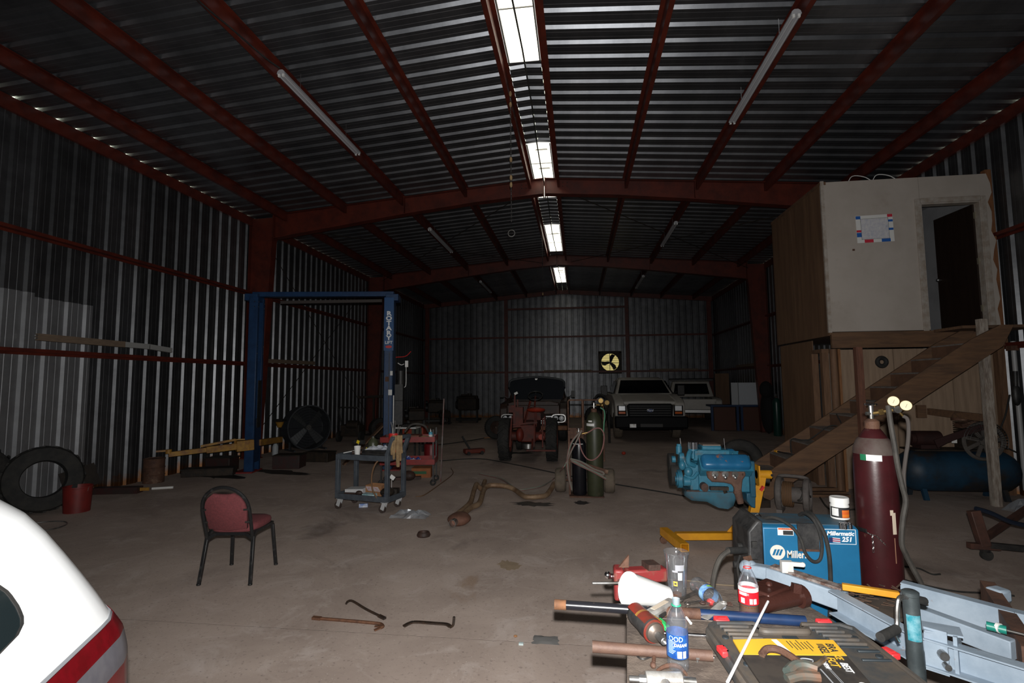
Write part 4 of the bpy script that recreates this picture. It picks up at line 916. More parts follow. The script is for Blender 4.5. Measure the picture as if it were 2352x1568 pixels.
# ------------------------------------------------------------------ exhaust Y-pipe, flange, litter
ex = M('tan_exhaust_pipe', (0.30, 0.205, 0.125), 0.6, 0.35, (0.20, 0.115, 0.065), 7, bump=0.15, c3=(0.36, 0.28, 0.20), s3=3)
exr = M('rusty_red_exhaust', (0.20, 0.095, 0.065), 0.7, 0.2, (0.13, 0.06, 0.04), 8, bump=0.25)
t = thing('exhaust_pipe', 'rusty Y-shaped exhaust pipe with a converter lying on the floor', 'pipe', (-1.3, 7.3, 0), world=True)
h = 0.055
MB().tube([G(1057, 1187, h), G(1080, 1166, h), G(1101, 1155, h+0.01), G(1111, 1125, h+0.06), G(1122, 1115, h+0.09), G(1140, 1114, h+0.09), G(1165, 1117, h+0.06), G(1182, 1124, h+0.01), G(1200, 1137, h), G(1212, 1141, h), G(1240, 1140, h), G(1254, 1137, h), G(1263, 1127, h+0.03), G(1273, 1110, h+0.08)], 0.038, 12, k=5).build('right_pipe', ex, t)
MB().tube([G(1050, 1181, h), G(1066, 1168, h), G(1081, 1152, h+0.01), G(1088, 1128, h+0.05), G(1094, 1112, h+0.09), G(1099, 1116, h+0.06), G(1105, 1122, h+0.03), G(1108, 1119, h), G(1111, 1112, h), G(1114, 1104, h+0.02)], 0.036, 12, k=5).build('left_pipe', ex, t)
ca, cb = G(1062, 1186, 0.07), G(1036, 1204, 0.07)
Fm = frame(ca, cb)
mb = MB(); mb.rings([[Fm @ Vector((a*math.cos(2*pi*k/20), b*math.sin(2*pi*k/20), z)) for k in range(20)] for a, b, z in ((0.05, 0.04, -0.06), (0.10, 0.065, 0), (0.135, 0.075, 0.05), (0.135, 0.075, 0.16), (0.10, 0.065, 0.21), (0.05, 0.045, 0.25))]); mb.build('converter_body', exr, t)
mb = MB(); mb.lathe([(0.045, 0.22), (0.045, 0.33), (0.038, 0.33), (0.038, 0.22)], 18, Fm, False, False); mb.lathe([(0.0, 0.24), (0.038, 0.24)], 18, Fm, False, False); mb.build('outlet_stub', steel, t)
solo(MB().lathe([(0.072, 0), (0.078, 0.012), (0.078, 0.02), (0.066, 0.045), (0.062, 0.05), (0.052, 0.05), (0.05, 0.004), (0.072, 0)], 22, Matrix.Translation(G(973, 1231)), False, False), 'pipe_flange', rust_dark, 'small rusty steel ring on the floor left of the exhaust pipe', 'ring')
solo(crumple(G(1253, 1471), 0.085, 0.055, 0.012, 5, 6), 'tape_scrap', M('grey_tape', (0.20, 0.195, 0.19), 0.5, 0.1), 'grey foil tape scrap on the floor in front of the bench', 'scrap')
solo(MB().box(G(1197, 1480)+Vector((0, 0, 0.006)), (0.03, 0.02, 0.012)), 'paper_bit', M('pale_teal_bit', (0.5, 0.6, 0.6), 0.7), 'tiny pale teal paper bit on the floor near the foil scrap', 'scrap')
solo(MB().ell(G(1184, 1463)+Vector((0, 0, 0.008)), (0.014, 0.010, 0.008), 8, 5), 'leaf_bit', cardboard, 'tiny tan crumb on the floor left of the foil scrap', 'scrap')
solo(crumple((-2.22, 6.62, 0.002), 0.24, 0.13, 0.09, 11, 10), 'plastic_bag', clear_film, 'crumpled clear plastic bag on the floor beside the grey cart', 'bag', sm=0)
# dry oil stains and one painted arm shadow, with a shape of their own
def stain(label, c, sx, sy, rz, seed, col=(0.035, 0.03, 0.028)):
    rnd = random.Random(seed); n = 26
    pts = [((1+0.35*rnd.uniform(-1, 1))*sx*math.cos(2*pi*k/n), (1+0.35*rnd.uniform(-1, 1))*sy*math.sin(2*pi*k/n)) for k in range(n)]
    mb = MB(); mb.prism(pts, 0.0006, 0.0014, xf(c, (0, 0, rz)))
    solo(mb, 'stain_shade_patch', M('stain_shade_patch_%d' % seed, col, 0.55, 0, tuple(min(0.9, q*(1.9 if col[0] < 0.1 else 1.18)) for q in col), 9), label, 'stain', sm=0)
stain('dark oil stain on the floor beside the exhaust pipe bend', G(1222, 1157), 0.30, 0.13, 0.0, 1)
stain('small round oil stain in front of the gas cylinders', G(1335, 1154), 0.11, 0.10, 0, 2)
stain('dark stain under the small red tractor', G(1195, 1040), 0.32, 0.16, 0.1, 3, (0.022, 0.02, 0.018))
stain('wide dark stain on the floor right of the blue lift post', G(655, 1085), 0.75, 0.18, -0.3, 4, (0.03, 0.026, 0.022))
stain('wide dark painted shadow of the lift arm on the floor left of the blue lift post', G(480, 1088), 0.95, 0.30, -0.45, 5, (0.012, 0.011, 0.010))  # the lift arm's cast shadow, painted as a dark floor patch
stain('small tan stain in the middle of the floor', G(1168, 1298), 0.10, 0.13, 0.3, 7, (0.32, 0.24, 0.165))
solo(MB().tube([G(1000, 1022, .01), G(1050, 1016, .01), G(1100, 1008, .01), G(1145, 1000, .01)], 0.014, 6, k=5), 'extension_lead', black_rubber, 'black cord on the floor from the carts towards the tractor', 'cord')
solo(MB().tube([G(1010, 1058, .01), G(1100, 1053, .01), G(1180, 1066, .01), G(1276, 1086, .01), G(1350, 1101, .01), G(1409, 1111, .01), G(1500, 1126, .01), G(1580, 1140, .01)], 0.010, 6, k=5), 'extension_lead', black_rubber, 'long black cord crossing the floor behind the gas cart', 'cord')
solo(MB().tube([G(955, 1140, .01), G(975, 1136, .01), G(1010, 1112, .01), G(1040, 1088, .01), G(1036, 1075, .01)], 0.008, 6, k=5), 'extension_lead', hose_brown, 'thin brown cord curling on the floor right of the grey cart', 'cord')

# ------------------------------------------------------------------ grey utility cart and its load
cart_m = M('blue_grey_cart_paint', (0.085, 0.10, 0.118), 0.5, 0.1, (0.06, 0.07, 0.085), 9, bump=0.1)
zinc_m = M('zinc_plate', (0.55, 0.56, 0.57), 0.5, 0.2)
CW, CD = 0.87, 0.46
cl, crz = Vector((-2.92, 7.00, 0)), R(-13.2)
CM = xf(cl, (0, 0, crz))
ct = thing('utility_cart', 'blue-grey welded steel two-shelf cart on casters', 'cart', cl, crz)
for sx in (-1, 1):
    for sy in (-1, 1):
        zt = 0.80 if sx > 0 else 0.755
        MB().bar((sx*(CW/2-0.03), sy*(CD/2-0.03), 0.155), (sx*(CW/2-0.03), sy*(CD/2-0.03), zt), 0.055, 0.055, up=(1, 0, 0)).build('corner_post', cart_m, ct, bevel=0.004)
        c = Vector((sx*(CW/2-0.07), sy*(CD/2-0.05), 0))
        cs = MB(); cs.box((c.x, c.y, 0.145), (0.09, 0.08, 0.012)); cs.bar((c.x-0.005, c.y-0.021, 0.14), (c.x-0.040, c.y-0.021, 0.045), 0.006, 0.055, up=(1, 0, 0)); cs.bar((c.x-0.005, c.y+0.021, 0.14), (c.x-0.040, c.y+0.021, 0.045), 0.006, 0.055, up=(1, 0, 0))
        co_ = cs.build('caster', zinc_m, ct)
        MB().cyl((c.x-0.045, c.y-0.013, 0.052), (c.x-0.045, c.y+0.013, 0.052), 0.052, n=18).build('caster_wheel', M('brown_wheel', (0.05, 0.035, 0.03), 0.6) if sx < 0 and sy < 0 else bpy.data.materials['brown_wheel'], co_)
for z, nm in ((0.727, 'top'), (0.185, 'bottom')):
    for sy in (-1, 1): MB().box((0, sy*(CD/2-0.012), z), (CW-0.07, 0.022, 0.075)).build('shelf_rail', cart_m, ct, bevel=0.003)
    for sx in (-1, 1): MB().box((sx*(CW/2-0.012), 0, z), (0.022, CD-0.07, 0.075)).build('shelf_rail', cart_m, ct, bevel=0.003)
    MB().box((0, 0, z-0.01), (CW-0.05, CD-0.05, 0.012)).build('shelf_plate', rust_dark, ct)
for sy in (-1, 1): MB().bar((CW/2-0.03, sy*(CD/2-0.03), 0.78), (CW/2+0.055, sy*(CD/2-0.03), 1.02), 0.05, 0.05, up=(1, 0, 0)).build('handle_post', cart_m, ct, bevel=0.004)
MB().bar((CW/2+0.055, -CD/2+0.02, 1.00), (CW/2+0.055, CD/2-0.02, 1.00), 0.05, 0.05).build('handle_bar', cart_m, ct, bevel=0.004)
TZ, BZ = 0.724, 0.182
def onc(x, y, z): return CM @ Vector((x, y, z))
def lathe_thing(name, label, cat, p, prof, mat, n=18, group=None): 
    o = solo(MB().lathe(prof, n), name, mat, label, cat, group); o.location = p; return o
cup_prof = [(0.024, 0), (0.034, 0.0), (0.046, 0.125), (0.049, 0.127), (0.049, 0.134), (0.044, 0.134), (0.033, 0.006), (0.0, 0.006)]
lathe_thing('foam_cup', 'white foam cup standing on the grey cart', 'cup', onc(-0.20, -0.05, TZ), cup_prof, foam)
t = thing('cordless_drill', 'black and yellow drill lying on the grey cart behind the cup', 'drill', onc(-0.30, 0.10, TZ), crz, world=False)
MB().box((0, 0, 0.025), (0.11, 0.075, 0.05)).build('battery', black_metal, t, bevel=0.006); MB().cyl((0, 0, 0.05), (0.0, 0, 0.15), 0.022).build('grip', black_metal, t); MB().cyl((-0.05, 0, 0.17), (0.10, 0, 0.17), 0.032).build('motor_housing', black_rubber, t); MB().box((0.02, -0.03, 0.175), (0.045, 0.012, 0.045), rot=(0, 0.4, 0)).build('yellow_badge', M('tool_yellow', (0.75, 0.55, 0.02), 0.5), t); MB().cyl((-0.10, 0, 0.17), (-0.05, 0, 0.17), 0.022).build('chuck', black_metal, t)
jug('oil_jug', 'dark olive plastic jug leaning on the grey cart', onc(-0.08, 0.15, TZ), 0.26, M('olive_jug', (0.05, 0.055, 0.03), 0.4), black_metal, 0.075)
t = thing('flat_case', 'black flat plastic case on the grey cart', 'case', onc(0.17, -0.04, TZ), crz)
MB().box((0, 0, 0.045), (0.42, 0.26, 0.09)).build('shell', black_metal, t, bevel=0.012); MB().box((0, -0.131, 0.05), (0.41, 0.004, 0.006)).build('seam', steel, t)
solo(crumple(onc(0.10, 0.02, TZ+0.092), 0.17, 0.10, 0.06, 21, 8), 'parts_bag', M('pale_print_bag', (0.55, 0.57, 0.62), 0.4, 0, (0.42, 0.45, 0.52), 14), 'pale printed bag lying on the black case', 'bag', sm=0)
solo(crumple(onc(-0.06, 0.04, TZ+0.075), 0.045, 0.05, 0.05, 22, 6), 'yellow_bag', M('tool_yellow_bag', (0.7, 0.58, 0.03), 0.5), 'yellow bag end at the left of the black case', 'bag', sm=0)
t = thing('marker_stick', 'thin white stick at the left end of the grey cart top', 'stick', onc(-0.39, 0.0, TZ), world=True)
MB().cyl(onc(-0.40, -0.1, TZ+0.035), onc(-0.33, 0.06, TZ+0.05), 0.007, n=8).build('shaft', white_plastic, t)
solo(MB().cyl(onc(-0.33, 0.0, TZ+0.028), onc(-0.22, 0.10, TZ+0.028), 0.026), 'grease_tube', rust_dark, 'small brown roll at the left end of the grey cart top', 'tube')
t = thing('tool_can', 'red can holding wire tools on the cart handle', 'can', onc(CW/2-0.06, -0.10, TZ), world=True)
q = onc(CW/2-0.03, -0.06, 0); MB().lathe([(0.05, 0.80), (0.055, 0.80), (0.062, 1.03), (0.066, 1.035), (0.066, 1.05), (0.058, 1.05), (0.05, 0.82)], 18, Matrix.Translation(q), True, False).build('can', red_plastic, t)
MB().cyl((q.x, q.y, TZ), (q.x, q.y, 0.80), 0.04).build('can_foot', black_metal, t)
for k in range(5):
    a = 1.2*k; MB().tube([q+Vector((0.02*math.cos(a), 0.02*math.sin(a), 0.85)), q+Vector((0.05*math.cos(a)+0.03, 0.04*math.sin(a), 1.10)), q+Vector((0.07*math.cos(a)+0.03, 0.05*math.sin(a), 1.15+0.02*k))], 0.005, 5, k=3).build('wire_tool', steel, t)
t = thing('work_glove', 'tan leather work gloves draped over the cart handle', 'gloves', onc(CW/2+0.05, -0.15, 0.9), world=True)
hx_ = onc(CW/2+0.085, -0.14, 0)
for k, (dx, dy, z1_, w) in enumerate(((-0.055, -0.02, 0.78, 0.030), (-0.03, -0.02, 0.72, 0.026), (0.02, -0.01, 0.62, 0.036), (0.045, 0.0, 0.70, 0.026), (0.062, 0.01, 0.80, 0.022))):
    MB().tube([hx_+Vector((dx*0.75, dy, 1.035)), hx_+Vector((dx*0.9, dy-0.02, 0.93)), hx_+Vector((dx, dy-0.025, 0.85)), hx_+Vector((dx*1.1, dy-0.02, z1_+0.03)), hx_+Vector((dx*1.1, dy-0.02, z1_))], w, 8, k=4, rr=lambda t_, w=w: w*(0.95-0.45*t_*t_)).build('finger' if k in (0, 1, 3, 4) else 'cuff', cloth_tan, t)
solo(MB().box(onc(-0.21, -0.03, BZ+0.045), (0.28, 0.17, 0.09), rot=(R(2), R(-3), crz+R(6))), 'white_carton', M('white_carton', (0.66, 0.66, 0.66), 0.7, 0, (0.58, 0.58, 0.59), 6), 'white cardboard box on the lower cart shelf', 'box', bevel=0.003)
t = thing('cardboard_box', 'open brown cardboard box on the lower cart shelf', 'box', onc(0.07, 0.05, BZ), crz)
for x, y, sx, sy in ((-0.13, 0, 0.006, 0.17), (0.13, 0, 0.006, 0.17), (0, 0.085, 0.26, 0.006), (0, -0.085, 0.26, 0.006)): MB().box((x, y, 0.07), (sx, sy, 0.14)).build('box_side', cardboard, t)
MB().box((0, 0, 0.004), (0.25, 0.16, 0.006)).build('box_bottom', cardboard, t); MB().box((0.02, -0.125, 0.10), (0.20, 0.006, 0.09), rot=(R(40), 0, 0)).build('box_flap', M('printed_flap', (0.72, 0.62, 0.62), 0.7, 0, (0.62, 0.25, 0.27), 30, mix=(0.55, 0.6)), t)
solo(MB().box(onc(0.09, -0.15, BZ+0.028), (0.19, 0.09, 0.055), rot=(R(6), 0, crz)), 'blue_pack', M('teal_pack', (0.20, 0.42, 0.46), 0.35, 0, (0.5, 0.62, 0.64), 18), 'pale teal packet at the front of the lower cart shelf', 'packet', bevel=0.006)
solo(MB().bar(onc(-0.33, -0.13, BZ+0.02), onc(-0.02, -0.16, BZ+0.03), 0.05, 0.04).ell(onc(-0.08, -0.155, BZ+0.05), (0.05, 0.03, 0.035)), 'brake_part', rust_dark, 'long dark rusty part at the front left of the lower cart shelf', 'part')
solo(MB().ell(onc(0.28, 0.0, BZ+0.06), (0.10, 0.13, 0.06)).box(onc(0.33, 0.08, BZ+0.05), (0.12, 0.12, 0.09)).cyl(onc(0.33, -0.12, BZ+0.02), onc(0.33, -0.12, BZ+0.07), 0.055), 'engine_part', dark_grime, 'greasy black engine part at the right of the lower cart shelf', 'part')
lathe_thing('drink_can', 'crushed blue can under the right front corner of the lower shelf load', 'can', onc(0.36, -0.16, BZ), [(0.025, 0), (0.03, 0.004), (0.03, 0.06), (0.024, 0.066)], M('blue_can', (0.02, 0.05, 0.22), 0.3, 0.3))
solo(MB().tube([onc(0.30, -0.14, TZ+0.02), onc(0.25, -0.25, 0.66), onc(0.20, -0.26, 0.50), onc(0.20, -0.24, 0.32), onc(0.26, -0.22, 0.20)], 0.011, 8, k=6), 'brown_hose', hose_brown, 'brown hose hanging down the front of the grey cart', 'hose')
solo(MB().box(onc(0.32, 0.05, BZ+0.25), (0.07, 0.006, 0.055), rot=(0, 0.6, 0)).cyl(onc(0.31, 0.05, BZ+0.11), onc(0.31, 0.05, BZ+0.23), 0.003), 'white_tag', paper, 'small white card sticking up from the lower cart shelf', 'card')
solo(MB().box(G(835, 1160, 0.03), (0.12, 0.05, 0.05), rot=(0, 0, 0.3)), 'snack_wrapper', M('blue_white_wrapper', (0.10, 0.2, 0.5), 0.4, 0, (0.7, 0.72, 0.75), 18), 'blue and white wrapper on the floor under the grey cart', 'wrapper')

# ------------------------------------------------------------------ red two-tray parts cart behind
rc = thing('parts_cart', 'red two-tray rolling parts cart behind the grey cart', 'cart', (-2.95, 8.75, 0), R(9))
def tray(z, nm):
    mb = MB(); w, d, h_ = 0.92, 0.46, 0.085
    mb.box((0, 0, z), (w, d, 0.012)); 
    for s in (-1, 1): mb.box((0, s*d/2, z+h_/2), (w, 0.012, h_)); mb.box((s*w/2, 0, z+h_/2), (0.012, d, h_))
    mb.build('tray', red_paint, rc)
tray(0.36, 'a'); tray(0.74, 'b')
for sx in (-1, 1):
    for sy in (-1, 1):
        MB().bar((sx*0.44, sy*0.215, 0.06), (sx*0.44, sy*0.215, 0.95 if sx > 0 else 0.82), 0.025, 0.025).build('corner_rod', black_metal, rc)
        MB().torus((0, 0, 0), 0.04, 0.016, xf((sx*0.44, sy*0.215, 0.055), (pi/2, 0, 0.4)), 18, 6).build('caster', black_metal, rc)
RCM = xf((-2.95, 8.75, 0), (0, 0, R(9)))
t = thing('spray_bottle', 'small light blue squeeze bottle on the red cart', 'bottle', RCM @ Vector((0.36, 0.05, 0.746)))
MB().lathe([(0.03, 0), (0.036, 0.005), (0.036, 0.11), (0.03, 0.13), (0.015, 0.14)], 14).build('body', M('light_blue_bottle', (0.10, 0.42, 0.60), 0.4), t); MB().lathe([(0.012, 0.14), (0.012, 0.165), (0.005, 0.17), (0.005, 0.19)], 10).build('nozzle', white_plastic, t)
MB().lathe([(0.0365, 0.03), (0.0365, 0.09)], 14, None, False, False).build('label_band', paper, t)
solo(MB().box(RCM @ Vector((-0.05, -0.02, 0.80)), (0.5, 0.28, 0.09), rot=(0, 0, R(4))), 'parts_box', M('red_brown_box', (0.22, 0.07, 0.04), 0.6, 0, (0.14, 0.05, 0.03), 9), 'rusty red box in the upper tray of the red cart', 'box')
solo(MB().tube([RCM @ Vector(p) for p in ((-0.1, 0.05, 0.88), (0.0, 0.08, 1.0), (0.12, 0.1, 1.02), (0.25, 0.1, 0.98), (0.33, 0.05, 0.87))], 0.02, 7, k=4), 'grey_hose', hose_grey, 'grey hose loop lying over the upper tray of the red cart', 'hose')
solo(MB().ell(RCM @ Vector((0.28, -0.12, 0.79)), (0.11, 0.06, 0.045)), 'tan_rag', cloth_tan, 'tan rag at the right end of the upper red tray', 'rag')
solo(crumple(RCM @ Vector((0.05, -0.06, 0.366)), 0.20, 0.12, 0.12, 31, 8), 'blue_white_bags', M('blue_white_bag', (0.02, 0.05, 0.24), 0.3, 0, (0.6, 0.62, 0.66), 7, mix=(0.52, 0.56)), 'dark blue and white bag in the lower tray of the red cart', 'bag', sm=0)
for i, (x, y) in enumerate(((0.30, 0.0), (0.38, -0.1))): solo(MB().torus(RCM @ Vector((x, y, 0.375)), 0.025, 0.008, None, 14, 6), 'steel_ring', steel, ('left', 'right')[i]+' small steel ring in the lower tray of the red cart', 'ring')
solo(MB().bar((-2.45, 8.98, 0.0), (-2.41, 9.04, 1.46), 0.022, 0.022), 'steel_rod', M('rod_red_steel', (0.25, 0.24, 0.23), 0.35, 0.6, (0.20, 0.04, 0.03), 3, stretch=(1, 1, 0.7)), 'tall thin steel rod standing at the right of the red cart', 'rod')
t = thing('parts_carton', 'orange and green printed carton on the floor behind the red cart', 'box', (-2.93, 9.45, 0), R(6)); MB().box((0, 0, 0.085), (0.36, 0.28, 0.17)).build('carton', M('orange_carton', (0.34, 0.11, 0.03), 0.7, 0, (0.27, 0.085, 0.025), 8), t); MB().box((-0.03, -0.1415, 0.09), (0.26, 0.003, 0.05)).build('printed_band', M('green_print', (0.03, 0.12, 0.05), 0.7), t)
t = thing('fuel_can', 'dark red round can on the floor behind the red cart', 'can', (-3.38, 11.55, 0)); MB().lathe([(0.15, 0), (0.16, 0.01), (0.16, 0.33), (0.15, 0.35), (0.05, 0.37)], 22).build('body', M('dark_red_can', (0.20, 0.010, 0.014), 0.4), t); MB().cyl((0, 0, 0.36), (0, 0, 0.40), 0.04).build('cap', black_metal, t)
solo(MB().ell((-3.05, 9.0, 0.09), (0.13, 0.1, 0.09)).bar((-3.3, 9.0, 0.03), (-2.85, 9.1, 0.04), 0.1, 0.05), 'brown_lump', rust_dark, 'rusty brown part on the floor under the red cart', 'part')
# machines beyond: orange generator, black bench machine
t = thing('orange_generator', 'orange-red generator beyond the carts at the lift', 'generator', (-4.25, 13.0, 0))
MB().box((0, 0, 0.45), (0.6, 0.45, 0.35)).build('engine', M('orange_red_paint', (0.34, 0.045, 0.02), 0.5), t, bevel=0.02); MB().box((0.13, -0.23, 0.5), (0.26, 0.02, 0.2)).build('grille', M('grey_green_grille', (0.09, 0.10, 0.075), 0.6), t); MB().cyl((-0.12, -0.3, 0.28), (-0.12, -0.3, 0.62), 0.035).build('yellow_post', yellow_worn, t)
for x in (-0.28, 0.28): MB().bar((x, -0.2, 0), (x, -0.2, 0.30), 0.05, 0.05).bar((x, 0.2, 0), (x, 0.2, 0.30), 0.05, 0.05).build('leg', black_metal, t)
t = thing('machine_table', 'dark table with a white-edged top beyond the right lift post', 'table', (-3.95, 11.6, 0)); MB().box((0, 0, 0.72), (0.5, 0.4, 0.03)).build('top', white_plastic, t); MB().box((0, 0, 0.77), (0.3, 0.25, 0.07)).build('machine', black_metal, t, bevel=0.01)
for sx in (-1, 1):
    for sy in (-1, 1): MB().bar((sx*0.22, sy*0.17, 0), (sx*0.22, sy*0.17, 0.71), 0.035, 0.035).build('leg', black_metal, t)

# ------------------------------------------------------------------ oxy-acetylene cart
dusty_tire = M('dust_covered_rubber', (0.155, 0.122, 0.09), 0.85, 0, (0.11, 0.088, 0.066), 8)
gc = thing('gas_cylinder_cart', 'rusty two-wheel welding gas cart with dusty tires', 'cart', (0.1, 8.2, 0), world=True)
for x in (-0.305, 0.455): MB().lathe([(0.09, -0.085), (0.16, -0.085), (0.185, -0.06), (0.19, 0), (0.185, 0.06), (0.16, 0.085), (0.09, 0.085)], 24, xf((x, 8.30, 0.19), (0, pi/2, 0))).build('wheel', dusty_tire, gc)
MB().cyl((-0.3, 8.30, 0.19), (0.45, 8.30, 0.19), 0.018).build('axle', rust, gc)
MB().box((0.10, 8.08, 0.012), (0.52, 0.34, 0.02)).build('foot_plate', rust, gc)
for z, y in ((0.52, 7.955), (0.72, 8.2)): pass
mb = MB(); mb.box((-0.155, 8.12, 0.50), (0.03, 0.18, 0.98)); mb.build('side_rail', rust, gc)
MB().bar((-0.16, 7.98, 0.555), (0.42, 7.86, 0.395), 0.012, 0.06).build('front_strap', rust, gc)
mb = MB(); mb.box((-0.05, 8.16, 0.94), (0.24, 0.02, 0.17)); mb.box((-0.05, 8.13, 1.02), (0.22, 0.05, 0.014)); mb.build('bracket_plate', rust, gc)
MB().tube([(-0.165, 8.20, 0.95), (-0.165, 8.22, 1.43), (-0.15, 8.22, 1.455), (0.37, 8.22, 1.455), (0.385, 8.22, 1.43), (0.385, 8.2, 0.5)], 0.013, 8).build('handle', rust, gc)
MB().cyl((0.065, 8.22, 0.9), (0.065, 8.22, 1.45), 0.02).build('centre_tube', rust, gc)
def gas_cyl(name, label, p, r, h_, mat, neck):
    t = thing(name, label, 'gas cylinder', p)
    MB().lathe([(r*0.93, 0), (r, 0.02), (r, h_*0.86), (r*0.95, h_*0.90), (r*0.75, h_*0.95), (r*0.45, h_*0.985), (r*0.3, h_)], 30).build('body', mat, t, sm=60)
    MB().lathe([(r*0.36, h_-0.01), (r*0.36, h_+0.035), (r*0.2, h_+0.05)], 16).build('neck_ring', neck, t)
    MB().lathe([(0.013, h_+0.04), (0.013, h_+0.13)], 10).cyl((-0.03, 0, h_+0.08), (0.035, 0, h_+0.08), 0.011, n=8).build('valve', steel, t)
    MB().torus((0, 0, h_+0.135), 0.028, 0.007, None, 16, 6).cyl((0, 0, h_+0.13), (0, 0, h_+0.14), 0.022).build('hand_wheel', chrome, t); return t
olive = M('olive_green_paint', (0.045, 0.050, 0.025), 0.45, 0, (0.034, 0.038, 0.020), 5, c3=(0.10, 0.075, 0.045), s3=2.2, m3=(0.6, 0.75))
g1 = gas_cyl('oxygen_cylinder', 'tall olive green gas cylinder on the welding cart', (0.235, 8.03, 0.024), 0.125, 1.26, olive, rust)
MB().lathe([(0.1262, 1.075), (0.1262, 1.115)], 8, Matrix.Rotation(R(200), 4, 'Z'), False, False)
mb = MB()
for a0_, a1_, z0_, z1_ in ((200, 268, 1.045, 1.085), (222, 252, 1.105, 1.130)):
    n = 8; b = len(mb.v); f = lambda z: 0.1262 if z < 1.09 else 0.1225
    for k in range(n+1):
        a = R(a0_+(a1_-a0_)*k/n); mb.v += [Vector((f(z0_)*math.cos(a), f(z0_)*math.sin(a), z0_)), Vector((f(z1_)*math.cos(a), f(z1_)*math.sin(a), z1_))]
    mb.f += [(b+2*k, b+2*k+2, b+2*k+3, b+2*k+1) for k in range(n)]
mb.build('paper_label', paper, g1)
g2 = gas_cyl('acetylene_cylinder', 'shorter black gas cylinder on the welding cart', (-0.005, 8.06, 0.024), 0.108, 0.86, M('gloss_black_paint', (0.008, 0.008, 0.011), 0.25, 0), rust)
mb = MB(); n = 10
for k in range(n+1):
    a = R(205+100*k/n); mb.v += [Vector((0.105*math.cos(a), 0.105*math.sin(a), 0.735)), Vector((0.1035*math.cos(a), 0.1035*math.sin(a), 0.775))]
mb.f = [(2*k, 2*k+2, 2*k+3, 2*k+1) for k in range(n)]; mb.build('paper_label', paper, g2)
a = R(240); MB().box((0.107*math.cos(a), 0.107*math.sin(a), 0.755), (0.003, 0.028, 0.028), rot=(R(45), 0, 0)).build('red_diamond', red_plastic, g2)
brass = M('brass', (0.42, 0.28, 0.10), 0.35, 0.9, (0.3, 0.2, 0.08), 20)
t = thing('gas_regulator', 'brass regulator with two round gauges on the olive cylinder', 'regulator', (0.33, 7.98, 1.38), world=True)
MB().cyl((0.27, 8.02, 1.385), (0.345, 8.0, 1.385), 0.014).ell((0.36, 7.99, 1.385), (0.035, 0.04, 0.035)).build('body', brass, t)
for x, y, z, tx in ((0.335, 7.97, 1.45, 0.0), (0.425, 7.95, 1.42, 0.3)):
    dd = Vector((0.1+tx*0.2, -1, 0.1)).normalized(); g = MB().cyl((x, y, z), Vector((x, y, z))+dd*0.035, 0.036, n=18).cyl((x, y, z), (0.36, 7.99, 1.385), 0.008, n=6).build('gauge', brass, t)
def hose_pair(name, label, pts, r=0.0095, off=(0.012, 0, 0.012)):
    t = thing(name, label, 'hose', pts[0], world=True)
    MB().tube(pts, r, 7, k=6).build('red_hose', M(name+'_red', (0.24, 0.10, 0.09), 0.6, 0, (0.19, 0.14, 0.12), 9), t)
    MB().tube([Vector(p)+Vector(off) for p in pts], r, 7, k=6).build('green_hose', M(name+'_green', (0.19, 0.24, 0.19), 0.6, 0, (0.24, 0.21, 0.18), 9), t); return t
hose_pair('twin_hose', 'long red and green twin hose running from the gas cart to the floor left', [V(1334, 990, 7.9), V(1325, 1010, 7.88), V(1312, 1035, 7.87), V(1300, 1062, 7.9), V(1290, 1078, 7.95), G(1270, 1101, .03), G(1245, 1116, .02), G(1215, 1123, .015), G(1185, 1124, .015), G(1150, 1100, .012), G(1100, 1088, .012)])
hose_pair('twin_hose_loop', 'twin hose loop hanging down the left of the black cylinder', [V(1330, 992, 7.92), V(1312, 1015, 7.9), V(1304, 1040, 7.9), V(1302, 1070, 7.9), V(1306, 1100, 7.92), V(1312, 1125, 7.95)], off=(0.014, 0, 0.0))
hose_pair('coiled_twin_hose', 'folded twin hose hung across both gas cylinders', [V(1310, 1055, 7.86), V(1335, 1062, 7.84), V(1362, 1078, 7.82), V(1384, 1086, 7.84), V(1384, 1092, 7.82), V(1355, 1080, 7.80), V(1330, 1066, 7.80), V(1312, 1059, 7.82), V(1330, 1069, 7.78), V(1362, 1084, 7.78), V(1392, 1101, 7.80)], 0.008, (0.004, -0.004, 0.016))
solo(MB().tube([V(1379, 936, 7.95), V(1387, 942, 7.93), V(1389, 955, 7.92), V(1387, 975, 7.9), V(1386, 1000, 7.88)], 0.010, 7, k=6), 'green_hose', M('green_hose', (0.09, 0.27, 0.16), 0.5), 'green hose hanging from the brass regulator', 'hose')
solo(MB().tube([V(1342, 997, 7.84), V(1352, 992, 7.83), V(1366, 984, 7.82), V(1379, 984, 7.82), V(1387, 997, 7.82), V(1386, 1020, 7.82), V(1378, 1043, 7.82), V(1362, 1056, 7.82), V(1347, 1052, 7.82), V(1335, 1032, 7.83), V(1330, 1005, 7.85)], 0.010, 7, k=5), 'red_hose', M('dusty_red_hose', (0.27, 0.12, 0.11), 0.6), 'dusty red hose looped over the front of the olive cylinder', 'hose')
t = thing('cutting_torch', 'brass cutting torch end hanging beside the olive cylinder', 'torch', V(1347, 995, 7.83), world=True)
MB().cyl(V(1337, 996, 7.83), V(1349, 993, 7.83), 0.012).build('nut', brass, t)
